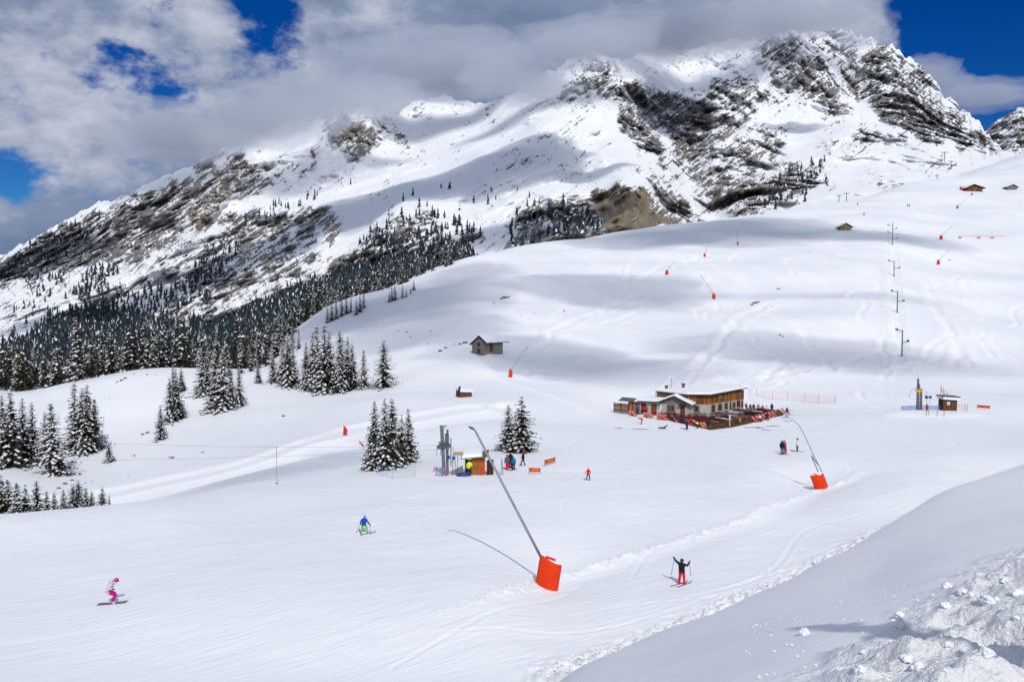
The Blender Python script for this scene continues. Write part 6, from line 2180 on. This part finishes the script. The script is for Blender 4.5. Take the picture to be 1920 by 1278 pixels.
# ------------------------------------------------------------------ rocks and shrubs sticking out of the snow
def rock(px, py, wpx, label, group, dmin=80, hgt=.5):
    b = G(px, py, dmin)
    w = wpx * b.y / F
    bm = bmesh.new()
    bmesh.ops.create_icosphere(bm, subdivisions=2, radius=w / 2)
    sd = random.uniform(0, 50)
    for v in bm.verts:
        n = float(perlin(np.array([v.co.x / w * 3 + sd]), np.array([v.co.y / w * 3]), np.array([v.co.z / w * 3]))[0])
        v.co *= 1 + .5 * n
        v.co.z *= hgt
    me = bpy.data.meshes.new('rock')
    bm.to_mesh(me); bm.free()
    me.materials.append(ROCKM)
    o = bpy.data.objects.new('rock', me)
    COL.objects.link(o)
    o.location = b
    return tag(o, label, 'rock', group)


for px, py, w in [(826, 658, 9), (836, 652, 7), (862, 645, 7), (872, 643, 12), (853, 645, 4), (884, 660, 5)]:
    rock(px, py, w, 'dark bush-topped rock poking through snow beside the stone hut', 'rocks beside the stone hut')
for px, py, w in [(940, 560, 7), (946, 558, 10), (953, 557, 6), (926, 568, 4), (1002, 587, 3), (1058, 582, 4), (976, 593, 3)]:
    rock(px, py, w, 'dark rock in the snow above the stone hut', 'rocks above the stone hut')
for px, py, w in [(1410, 571, 7), (1416, 568, 10), (1422, 566, 6), (1385, 598, 4), (1462, 628, 6), (1468, 631, 5), (1447, 575, 3), (1502, 588, 3), (1780, 488, 4)]:
    rock(px, py, w, 'dark stone breaking the snow on the bare upper hill', 'stones on the bare upper hill')
for px, py, w in [(220, 716, 5), (228, 713, 8), (235, 709, 7), (252, 701, 4), (276, 702, 5), (205, 745, 3), (268, 814, 7), (277, 811, 8), (252, 854, 6), (318, 857, 5), (324, 858, 8), (380, 848, 6), (292, 702, 3),
                  (110, 915, 9), (122, 907, 10), (135, 900, 8), (160, 905, 5), (172, 902, 4), (241, 890, 3), (532, 780, 8), (440, 812, 3)]:
    rock(px, py, w, 'dark rock or scrub tip poking out of the open knoll slope', 'rocks on the open knoll')
for px, py, w in [(585, 632, 6), (590, 596, 3), (747, 620, 4), (763, 622, 5), (770, 632, 4), (748, 716, 3), (718, 604, 3), (802, 645, 4), (808, 620, 4)]:
    rock(px, py, w, 'small dark stone on the shaded hill flank', 'stones on the shaded flank')

# ------------------------------------------------------------------ snow chunks on the near bank
def chunk(px, py, wpx, label, D=None, tall=.8):
    b = ground_pt(px, py, 2.4, 40)
    w = wpx * b.y / F
    bm = bmesh.new()
    bmesh.ops.create_icosphere(bm, subdivisions=4, radius=w / 2)
    sd = random.uniform(0, 50)
    co = np.array([v.co[:] for v in bm.verts]) / w
    n = fbm(co[:, 0] * 2.2 + sd, co[:, 1] * 2.2, co[:, 2] * 2.2, 4, 7)
    for v, k in zip(bm.verts, n):
        v.co *= float(1 + .55 * k)
        v.co.z *= tall
    for f in bm.faces:
        f.smooth = True
    me = bpy.data.meshes.new('snow_chunk')
    bm.to_mesh(me); bm.free()
    me.materials.append(SNOWB)
    o = bpy.data.objects.new('snow_chunk', me)
    COL.objects.link(o)
    o.location = b + Vector((0, 0, w * .22 * tall))
    return tag(o, label, 'snow chunk', 'snow chunks on the bank')


chunk(1508, 1189, 20, 'single rounded snow chunk lying apart on the smooth bank')
chunk(1686, 1172, 17, 'lower half of a snow chunk standing like a small pillar', tall=1.2)
chunk(1686, 1156, 17, 'snow ball resting on top of the small snow pillar', tall=.9)
for px, py, w in [(1774, 1100, 18), (1772, 1137, 17), (1803, 1112, 20), (1820, 1116, 14), (1850, 1128, 26), (1836, 1120, 12), (1868, 1124, 12), (1905, 1112, 20), (1618, 1222, 10), (1700, 1238, 22), (1720, 1254, 26), (1614, 1258, 24), (1776, 1210, 16), (1850, 1226, 24), (1806, 1222, 14), (1884, 1090, 14), (1905, 1160, 14)]:
    chunk(px, py, w, 'lumpy snow chunk in the churned snow of the near bank', tall=.7)


def crumbs():
    """fine crumbs of snow along the cut edges and on the bank"""
    V, Fc = [], []
    rg = np.random.default_rng(12)

    def bit(p, r):
        i = len(V)
        for (x, y, z) in ((1, 0, 0), (-1, 0, 0), (0, 1, 0), (0, -1, 0), (0, 0, 1), (0, 0, -.6)):
            V.append((p[0] + x * r * rg.uniform(.6, 1.3), p[1] + y * r * rg.uniform(.6, 1.3), p[2] + z * r * rg.uniform(.6, 1.2)))
        for f in ((0, 2, 4), (2, 1, 4), (1, 3, 4), (3, 0, 4), (2, 0, 5), (1, 2, 5), (3, 1, 5), (0, 3, 5)):
            Fc.append(tuple(i + k for k in f))

    def along(line, n, spread, rmin, rmax):
        P = np.array(line)
        seg = np.hypot(*np.diff(P, axis=0).T)
        cum = np.concatenate([[0], np.cumsum(seg)])
        s = rg.uniform(0, cum[-1], n)
        xs = np.interp(s, cum, P[:, 0]) + rg.normal(0, spread, n)
        ys = np.interp(s, cum, P[:, 1]) + rg.normal(0, spread, n)
        zs = full_z(xs, ys)
        rr = rmin + (rmax - rmin) * rg.random(n) ** 3
        for x, y, z, r in zip(xs, ys, zs, rr):
            bit((x, y, z + r * .2), r)
    along(EDGE, 3600, .65, .02, .12)
    along(BERM1, 1500, .32, .02, .10)
    n = 420
    ys = np.exp(rg.uniform(math.log(4), math.log(11), n)); us = 1960 - 560 * rg.random(n) ** 1.5
    xs = (us - 960) / F * ys
    zs = full_z(xs, ys)
    for x, y, z, r in zip(xs, ys, zs, .004 + .014 * rg.random(n) ** 3):
        bit((x, y, z + r * .3), r)
    o = mesh_obj('snow_crumbs', V, Fc, SNOWB)
    tag(o, 'loose crumbs of snow along the groomed edges', 'snow', None, 'stuff')


crumbs()
# unseen spruce added beside the camera so its tip shades the churned snow
sx_, sy_ = 3.85, 1.30
spruce(Vector((sx_, sy_, gz(sx_, 2.0) - .1)), 5.2, NEAR_P, 'unseen small spruce added on the near bank to shade churned snow', None, 0.85)
# ------------------------------------------------------------------ people
SKIN = mat('skin', (.55, .32, .22), .6, 0, .3, .08, 8)
GOGGLE = mat('goggles', (.02, .02, .03), .15, 0, .6, .1, 3)
HAIRM = mat('hair', (.06, .04, .025), .7, 0, .3, .2, 30)


def cloth(name, c):
    return mat('cloth_' + name, c, .75, 0, .2, .12, 9, (1, 1, 1), .15)


BASE = dict(pelvis=(0, 0, .95), spine=(0, 0, 1.13), chest=(0, 0, 1.33), neck=(0, .0, 1.47), head=(0, .015, 1.58), crown=(0, .01, 1.70),
            ls=(-.18, 0, 1.41), le=(-.27, -.02, 1.15), lw=(-.28, .10, .92), rs=(.18, 0, 1.41), re=(.27, -.02, 1.15), rw=(.28, .10, .92),
            lh=(-.10, 0, .90), lk=(-.11, .03, .50), la=(-.11, 0, .10), lt=(-.12, .19, .05), rh=(.10, 0, .90), rk=(.11, .03, .50), ra=(.11, 0, .10), rt=(.12, .19, .05))
RAD = dict(pelvis=.155, spine=.145, chest=.16, neck=.065, head=.095, crown=.075, ls=.085, le=.062, lw=.045, rs=.085, re=.062, rw=.045,
           lh=.105, lk=.075, la=.062, lt=.05, rh=.105, rk=.075, ra=.062, rt=.05)
for _k in RAD:
    if _k not in ('head', 'crown', 'neck'):
        RAD[_k] *= 1.28
BONES = [('pelvis', 'spine', 0), ('spine', 'chest', 0), ('chest', 'neck', 0), ('neck', 'head', 0), ('head', 'crown', 3), ('chest', 'ls', 0), ('ls', 'le', 0), ('le', 'lw', 0), ('chest', 'rs', 0), ('rs', 're', 0), ('re', 'rw', 0),
         ('pelvis', 'lh', 1), ('lh', 'lk', 1), ('lk', 'la', 1), ('la', 'lt', 2), ('pelvis', 'rh', 1), ('rh', 'rk', 1), ('rk', 'ra', 1), ('ra', 'rt', 2)]


def shift(pose, keys, d):
    for k in keys:
        pose[k] = tuple(a + b for a, b in zip(pose.get(k, BASE[k]), d))
    return pose


def lean_torso(pose, ang, keys=('spine', 'chest', 'neck', 'head', 'crown', 'ls', 'le', 'lw', 'rs', 're', 'rw'), pivot=(0, 0, .95)):
    c, s = math.cos(ang), math.sin(ang)
    for k in keys:
        x, y, z = pose.get(k, BASE[k])
        y0, z0 = y - pivot[1], z - pivot[2]
        pose[k] = (x, pivot[1] + y0 * c + z0 * s, pivot[2] - y0 * s + z0 * c)
    return pose


def person(loc, h, yaw, pose, jacket, trousers, label, group=None, helmet=None, hood=None, skis=True, poles=False, ski_col=None, ski_dir=0.0, wedge=0.0, boots=None, hair=True, name='person', desc='the skier'):
    J = dict(BASE); J.update(pose)
    names = list(BASE)
    vs = [Vector(J[n]) for n in names]
    rad = [RAD[n] for n in names]
    es = [(names.index(a), names.index(b)) for a, b, _ in BONES]
    reg = [r for _, _, r in BONES]
    # hands: palm and five fingers of unequal length, slightly curled
    for side, e, w in ((-1, 'le', 'lw'), (1, 're', 'rw')):
        we, ww = Vector(J[e]), Vector(J[w])
        d = (ww - we).normalized()
        sx = d.cross(Vector((0, 0, 1)))
        sx = sx.normalized() if sx.length > .1 else Vector((1, 0, 0))
        nrm = sx.cross(d)
        palm = ww + d * .075
        wi = names.index(w)
        vs.append(palm); rad.append(.042); pi_ = len(vs) - 1
        es.append((wi, pi_)); reg.append(4)
        for q, (off, ln) in enumerate(((-.030, .060), (-.010, .075), (.010, .070), (.030, .055))):
            k1 = palm + d * .035 + sx * off
            vs.append(k1); rad.append(.013); i1 = len(vs) - 1
            vs.append(k1 + d * ln * .6 - nrm * ln * .5); rad.append(.011); i2 = len(vs) - 1
            es += [(pi_, i1), (i1, i2)]; reg += [4, 4]
        th = palm - d * .02 + sx * .055 * side
        vs.append(th); rad.append(.014); i1 = len(vs) - 1
        vs.append(th + d * .045 - nrm * .02); rad.append(.012); i2 = len(vs) - 1
        es += [(pi_, i1), (i1, i2)]; reg += [4, 4]
    # nose
    hd, cr = Vector(J['head']), Vector(J['crown'])
    upv = (cr - hd).normalized()
    fwd = Vector((0, 1, 0)) - upv * upv.y
    fwd = fwd.normalized() if fwd.length > .2 else Vector((0, 0, -1))
    me = bpy.data.meshes.new('person_cage')
    me.from_pydata([tuple(v) for v in vs], es, [])
    o = bpy.data.objects.new('cage', me)
    COL.objects.link(o)
    sk = o.modifiers.new('skin', 'SKIN')
    sd = me.skin_vertices[0].data
    for i, r in enumerate(rad):
        sd[i].radius = (r, r)
        sd[i].use_root = (i == 0)
    sb = o.modifiers.new('sub', 'SUBSURF'); sb.levels = 1; sb.render_levels = 1
    dg = bpy.context.evaluated_depsgraph_get()
    body = bpy.data.meshes.new_from_object(o.evaluated_get(dg))
    bpy.data.objects.remove(o); bpy.data.meshes.remove(me)
    body.name = 'body'
    body.materials.clear()
    bt = boots or BLACKM
    for m in (jacket, trousers, bt, SKIN, BLACKM):
        body.materials.append(m)
    n = len(body.polygons)
    cen = np.empty(n * 3); body.polygons.foreach_get('center', cen); cen = cen.reshape(-1, 3)
    best = np.full(n, 1e9); mi = np.zeros(n, int)
    for (a, b), r in zip(es, reg):
        A_, B_ = np.array(vs[a]), np.array(vs[b])
        dd = B_ - A_
        t = np.clip(((cen - A_) @ dd) / (dd @ dd + 1e-9), 0, 1)
        dist = np.linalg.norm(cen - A_ - t[:, None] * dd, axis=1) - .5 * (rad[a] * (1 - t) + rad[b] * t)
        k = dist < best
        best = np.where(k, dist, best); mi = np.where(k, r, mi)
    # jacket hem below the waist
    pel = np.array(J['pelvis'])
    hem = (mi == 1) & (cen[:, 2] > pel[2] - .10) & (np.linalg.norm(cen[:, :2] - pel[:2], axis=1) < .24)
    mi[hem] = 0
    body.polygons.foreach_set('material_index', mi.astype(np.int32))
    body.polygons.foreach_set('use_smooth', np.ones(n, bool))
    s = h / 1.72
    t = thing(name, loc, label, 'person', group, yaw)
    t.scale = (s, s, s)
    ob = bpy.data.objects.new('body', body); COL.objects.link(ob); ob.parent = t
    mid_ = hd.lerp(cr, .45)
    M3 = Matrix((fwd.cross(upv), fwd, upv)).transposed()
    def hx(mb_):
        mb_.V = [mid_ + M3 @ v for v in mb_.V]
        return mb_
    if helmet is not None:
        hx(MB().ball((0, -.012, .01), .135, 12, 6, (.95, 1.08, 1.0), -.55)).build('helmet', helmet, t, True)
        hx(MB().tube([(-.10, .06, .0), (-.07, .105, .0), (0, .128, .0), (.07, .105, .0), (.10, .06, .0)], .026, 6)).build('goggles', GOGGLE, t, True)
    elif hood is not None:
        hx(MB().ball((0, -.02, .01), .138, 12, 7, (1, 1.0, 1.08), -.6)).build('hood', hood, t, True)
    else:
        hx(MB().ball((0, -.018, .02), .112, 12, 6, (1, 1.05, 1.05), -.25)).build('hair', HAIRM, t, True)
    hx(MB().add([(-.014, .085, -.03), (.014, .085, -.03), (0, .118, -.045), (0, .088, .02)], [(0, 2, 1), (0, 3, 2), (1, 2, 3)])).build('nose', SKIN, t)
    t.update_tag()
    Rz = Matrix.Rotation(yaw, 3, 'Z')
    if skis:
        for key, sg in (('la', -1), ('ra', 1)):
            an = Vector(J[key])
            ky = yaw + ski_dir + sg * wedge
            p = Vector(loc) + Rz @ (Vector((an.x, an.y, 0)) * s)
            L2_ = .82 * s
            dv = Vector((-math.sin(ky), math.cos(ky), 0))
            a_, b_ = p - dv * L2_, p + dv * L2_
            za, zb, zp = gz(a_.x, a_.y), gz(b_.x, b_.y), Vector(loc).z
            pitch = math.atan2(zb - za, 2 * L2_)
            ski = MB()
            pr = [(-L2_, .0, .040), (-L2_ * .6, .0, .038), (0, .0, .033), (L2_ * .75, 0, .042), (L2_ * .93, .02, .040), (L2_ * 1.05, .10, .02)]
            V_, F_ = [], []
            for (y, z, w) in pr:
                w *= s
                V_ += [(-w, y, z), (w, y, z), (w, y, z + .022), (-w, y, z + .022)]
            for k in range(len(pr) - 1):
                for e_ in range(4):
                    F_.append((k * 4 + e_, k * 4 + (e_ + 1) % 4, (k + 1) * 4 + (e_ + 1) % 4, (k + 1) * 4 + e_))
            F_ += [(3, 2, 1, 0), (20, 21, 22, 23)]
            so_ = MB().add(V_, F_).build('ski', ski_col or BLACKM)
            so_.location = Vector((p.x, p.y, (za + zb) / 2 + .012))
            so_.rotation_euler = (pitch, 0, ky)
            tag(so_, 'ski under the boot of ' + desc, 'ski', 'skis of ' + desc)
    if poles:
        for key, sg, (tx, ty, tz) in (('lw', -1, poles[0]), ('rw', 1, poles[1])):
            p0 = Vector(loc) + Rz @ (Vector(J[key]) * s)
            q0 = Vector(loc) + Rz @ (Vector((tx, ty, tz)) * s)
            d = (q0 - p0)
            hp = MB().tube([-d * .06, d], .014, 6).tube([d * .93, d * .945], .05, 8).tube([-d * .10, d * .03], .02, 6).build('ski_pole', BLACKM)
            hp.location = p0
            tag(hp, 'thin ski pole in the hand of ' + desc, 'ski pole', 'poles of ' + desc)
    return t


def hgt(px, py, D):
    return px / F * D


PINK = cloth('pink', (.62, .004, .21)); LILAC = cloth('lilac', (.62, .55, .68)); PINKH = mat('pink_helmet', (.60, .005, .22), .35, 0, .5, .05, 3)
BLUEJ = cloth('blue', (.008, .06, .38)); GREEN = cloth('green', (.20, .62, .05)); BLUEH = mat('blue_helmet', (.05, .30, .62), .35, 0, .5, .05, 3)
BLK = cloth('black', (.014, .014, .02)); RED = cloth('red', (.72, .005, .02)); NAVY = cloth('navy', (.02, .03, .10)); TEAL = cloth('teal', (.01, .17, .36))
GREY = cloth('grey', (.10, .11, .13)); WHT = cloth('white', (.65, .66, .72)); HIVIS = cloth('hivis', (.70, .85, .02)); REDH = mat('red_helmet', (.66, .02, .03), .35, 0, .5, .05, 3)
DKH = mat('dark_helmet', (.02, .02, .025), .35, 0, .5, .05, 3); ORG = cloth('orange_suit', (.72, .12, .03)); ROSE = cloth('rose', (.42, .06, .12))

# pink skier in a tuck, sliding to the right
p = G(209, 1131)
ps = {}
ps.update(lk=(-.11, .22, .54), rk=(.11, .24, .54), la=(-.11, .05, .12), ra=(.11, .05, .12), lt=(-.12, .25, .06), rt=(.12, .25, .06), pelvis=(0, -.22, .80), lh=(-.1, -.2, .78), rh=(.1, -.2, .78))
tor = ('spine', 'chest', 'neck', 'head', 'crown', 'ls', 'le', 'lw', 'rs', 're', 'rw')
shift(ps, tor, (0, -.22, -.15))
lean_torso(ps, R(38), tor, (0, -.22, .80))
ps.update(le=(-.34, -.22, 1.20), lw=(-.36, -.02, 1.22), re=(.36, -.05, 1.02), rw=(.34, .18, .98))
ps['head'] = (0, .30, 1.33); ps['crown'] = (0, .345, 1.44)
person(p, 1.76, R(-82), ps, LILAC, PINK, 'skier in lilac jacket, pink trousers and pink helmet crouching on skis', helmet=PINKH, skis=True, boots=WHT, desc='the skier in pink')
# child in blue and green in a snowplough, seen from behind
p = G(683, 999)
ps = dict(lk=(-.22, .10, .50), rk=(.22, .10, .50), la=(-.36, -.02, .10), ra=(.36, -.02, .10), lt=(-.30, .17, .06), rt=(.30, .17, .06), pelvis=(0, -.12, .86), lh=(-.12, -.1, .84), rh=(.12, -.1, .84))
shift(ps, tor, (0, -.12, -.09))
lean_torso(ps, R(24), tor, (0, -.12, .86))
ps.update(le=(-.38, .02, 1.0), lw=(-.45, .20, .80), re=(.38, .02, 1.0), rw=(.47, .20, .78))
person(p, 1.46, R(-14), ps, BLUEJ, GREEN, 'child in blue jacket and bright green trousers snowploughing away', helmet=BLUEH, boots=GREEN, wedge=R(-32), desc='the child in blue and green', poles=[(-.70, -.15, .05), (.72, -.2, .05)])
# skier in black and red with raised arms
p = G(1278, 1095)
ps = dict(le=(-.42, .02, 1.50), lw=(-.60, .06, 1.66), re=(.40, .02, 1.36), rw=(.52, .06, 1.62), la=(-.17, -.06, .10), lk=(-.14, .02, .5), lt=(-.18, .13, .05), ra=(.17, .04, .10), rk=(.15, .06, .5), rt=(.18, .23, .05))
person(p, 1.72, R(-38), ps, BLK, RED, 'skier in black jacket and red trousers gliding with both arms raised', helmet=DKH, boots=RED, ski_col=cloth('ski_red', (.25, .03, .05)), wedge=R(4), ski_dir=R(-12), desc='the arms-up skier', poles=[(-.72, -.1, .55), (.66, .0, .75)])
# child in red near the queue
p = G(1103, 899)
person(p, 1.22, R(10), dict(le=(-.33, .02, 1.16), lw=(-.45, .15, 1.02), re=(.30, .02, 1.16), rw=(.36, .18, 1.0), la=(-.22, 0, .1), ra=(.24, .02, .1), lk=(-.17, .05, .5), rk=(.18, .05, .5), lt=(-.22, .19, .05), rt=(.24, .21, .05)),
       RED, BLK, 'small child in red jacket and dark trousers skiing past the banners', helmet=REDH, wedge=R(-14), desc='the child in red')
# waiting skiers at the lower lift
for (px, py, hh, yaw, jk, tr, hm, lab, ds) in [
        (951, 880, 1.70, 30, GREY, RED, REDH, 'skier in grey jacket and red trousers waiting at the lower lift', 'the waiting skier in red trousers'),
        (957, 877, 1.80, -150, BLK, NAVY, None, 'taller person in black jacket standing close behind the red trousers', 'the tall waiting skier'),
        (963, 880, 1.48, 160, TEAL, BLK, BLUEH, 'child in teal jacket waiting with the group at the lower lift', 'the child in teal')]:
    person(G(px, py), hh, R(yaw), {}, jk, tr, lab, 'queue at the lower lift', helmet=hm, boots=BLUEP if jk is GREY else None, desc=ds)
person(G(981, 873), 1.62, R(75), dict(lk=(-.1, .18, .52), la=(-.1, .28, .1), lt=(-.1, .46, .06), rk=(.1, -.02, .5), ra=(.1, -.26, .12), rt=(.1, -.08, .06), le=(-.25, -.16, 1.15), lw=(-.26, -.18, .9), re=(.25, .12, 1.15), rw=(.27, .3, 1.0)),
       BLK, GREY, 'walking person in dark jacket with bright red hood near the queue', hood=RED, skis=False, desc='the walker in the red hood')
# lift attendant and leaning figure at the hut
person(stand(880, 889, -.35), 1.65, R(200), dict(le=(-.3, .1, 1.15), lw=(-.1, .25, 1.05)), HIVIS, NAVY, 'lift attendant in yellow jacket and navy trousers at the orange hut', skis=False, desc='the attendant')
# three near the thin lance
for (px, py, hh, yaw, jk, tr, lab, ds, hm) in [
        (1466, 851, 1.80, -40, BLK, GREY, 'adult in black standing with the small child in red on the run', 'the adult in black', DKH),
        (1470, 849, 1.75, 140, ROSE, NAVY, 'adult in rose jacket pressed close to the adult in black', 'the adult in rose', None),
        (1474, 852, 1.05, 60, RED, RED, 'very small child all in red beside two adults', 'the small child in red', REDH),
        (1495, 846, 1.78, 60, WHT, NAVY, 'skier in white and navy standing alone near the thin lance', 'the lone skier', DKH)]:
    person(G(px, py), hh, R(yaw), {}, jk, tr, lab, 'group on the run below the terrace', helmet=hm, desc=ds, boots=GREY)

SIT = dict(pelvis=(0, -.1, .50), spine=(0, -.13, .68), chest=(0, -.12, .90), neck=(0, -.08, 1.05), head=(0, -.05, 1.16), crown=(0, -.05, 1.28), ls=(-.18, -.12, .98), rs=(.18, -.12, .98),
           le=(-.27, -.02, .75), lw=(-.22, .22, .72), re=(.27, -.02, .75), rw=(.22, .22, .72), lh=(-.1, -.06, .48), rh=(.1, -.06, .48), lk=(-.13, .36, .50), rk=(.13, .36, .50), la=(-.13, .40, .10), ra=(.13, .40, .10), lt=(-.14, .58, .05), rt=(.14, .58, .05))
LIE = dict(pelvis=(0, 0, .16), spine=(0, -.2, .24), chest=(0, -.38, .36), neck=(0, -.50, .45), head=(0, -.56, .54), crown=(0, -.62, .64), ls=(-.18, -.42, .42), rs=(.18, -.42, .42), le=(-.32, -.3, .2), lw=(-.34, -.05, .12), re=(.32, -.3, .2), rw=(.34, -.05, .12),
           lh=(-.1, .06, .14), rh=(.1, .06, .14), lk=(-.12, .45, .22), rk=(.12, .45, .22), la=(-.12, .85, .10), ra=(.12, .85, .10), lt=(-.12, .92, .2), rt=(.12, .92, .2))
BEND = dict(pelvis=(0, -.15, .88), lh=(-.1, -.13, .84), rh=(.1, -.13, .84))
shift(BEND, tor, (0, -.15, -.07)); lean_torso(BEND, R(70), tor, (0, -.15, .88))
# guests of the terrace
for (px, py, yaw, pose, jk, tr, lab, deck, hm) in [
        (1195, 777, 200, {}, BLUEJ, BLK, 'guest in blue jacket standing by the plank store', 0, None),
        (1199, 776, 120, {}, cloth('dgreen', (.01, .10, .06)), BLK, 'guest in dark green standing next to the blue jacket', 0, None),
        (1206, 776.5, 180, {}, RED, BLK, 'guest in red jacket at the white wing door', 0, REDH),
        (1212, 777, 150, {}, ROSE, BLK, 'guest in dark rose jacket at the white wing door', 0, None),
        (1203, 795, 70, BEND, RED, RED, 'child in red bending over on the snow before the white wing', 0, REDH),
        (1244, 803.5, 80, LIE, GREY, BLK, 'person in dark clothes lying on the snow with a red cap', 0, REDH),
        (1288, 805.5, 20, {}, NAVY, BLK, 'skier in navy standing upright before the terrace', 0, DKH),
        (1308, 803, 60, BEND, HIVIS, NAVY, 'skier in lime jacket bending down before the terrace', 0, BLUEH),
        (1228, 778, 170, SIT, RED, BLK, 'guest in red jacket seated before the white wing', 0, None),
        (1272, 790.5, 190, SIT, BLUEJ, BLK, 'guest in bright blue jacket seated in the deck chairs', 0, None),
        (1236, 779, 190, SIT, WHT, GREY, 'guest in white seated under the gabled front', 0, None),
        (1296, 796, 190, SIT, RED, BLK, 'guest in red jacket seated at the front corner', 0, None),
        (1330, 803, 190, SIT, BLK, GREY, 'guest in black seated at the front corner of the terrace', 0, None),
        (1399, 768.5, 190, SIT, RED, BLK, 'guest in red jacket at the far tables by the house end', 1, None),
        (1407, 770.5, 190, SIT, cloth('dgreen', (.01, .10, .06)), BLK, 'guest in dark green at the far terrace tables', 1, None),
        (1413, 770.5, 160, SIT, BLK, BLK, 'guest in black beside the dark green guest at far tables', 1, None),
        (1422, 771, 190, SIT, ROSE, BLK, 'guest in rose at the far terrace tables', 1, None),
        (1430, 773, 190, SIT, RED, BLK, 'guest in red at the far right terrace tables', 1, REDH),
        (1438, 774, 190, SIT, WHT, BLK, 'guest in white at the far right terrace tables', 1, None),
        (1447, 774, 190, {}, NAVY, BLK, 'guest in navy standing at the far right terrace edge', 1, DKH),
        (1425, 790, 190, SIT, WHT, NAVY, 'guest in white and navy in the first deck chair', 0, None),
        (1438, 787, 190, SIT, BLK, BLK, 'guest in black in the deck chair row', 0, None),
        (1476, 776, 200, SIT, BLK, GREY, 'guest in black at the outer end of the deck chair row', 0, DKH)]:
    q = W(px, py, DZ) if deck else G(px, py, 120)
    person(q, 1.75, R(yaw), pose, jk, tr, lab, 'guests of the terrace', helmet=hm, skis=False)
person(G(1738, 770, 100) , 1.3, R(150), {}, RED, BLK, 'child in red waiting at the upper lift tower', None, helmet=REDH, skis=False)
for (px, py, c, lab) in [(1608, 385, RED, 'tiny distant skier in red on the upper hill'), (1620, 404, BLK, 'tiny distant skier in black above the yellowish hut'), (1702, 388, BLK, 'tiny distant dark skier beside another on the upper run'), (1705, 388, NAVY, 'tiny distant navy skier beside another on the upper run'), (1392, 392, BLK, 'tiny distant dark figure on the hill skyline')]:
    person(G(px, py, 250), 2.0, 0, {}, c, BLK, lab, None, skis=False)

# skis and boards lying about the terrace
for k, (px, py, a) in enumerate([(1158, 803, 20), (1194, 804.5, 4), (1206, 804.5, -3), (1283, 803, -15), (1345, 799.5, 5), (1352, 798, -8), (1403, 801.5, 0), (1416, 801, 12), (1425, 802, 20), (1436, 806, -22), (1445, 799, 8), (1453, 798.5, 12), (1477, 789, 0), (1473, 783, 5), (1481, 778, 2), (1486, 769.5, 0)]):
    q = G(px, py, 120)
    o = MB().box((-.02, .10, .02), (1.6, .09, .03)).box((.05, -.10, .02), (1.6, .09, .03), .08).add([(.78, .05, .02), (.78, .15, .02), (.9, .1, .1)], [(0, 1, 2)]).build('ski_pair', (BLACKM, BLUEP, DSTEEL, REDPAD)[k % 4])
    o.location = q + Vector((0, 0, .02)); o.rotation_euler = (0, 0, R(a))
    tag(o, 'pair of skis dropped flat on the snow before the terrace', 'skis', 'skis lying before the terrace')
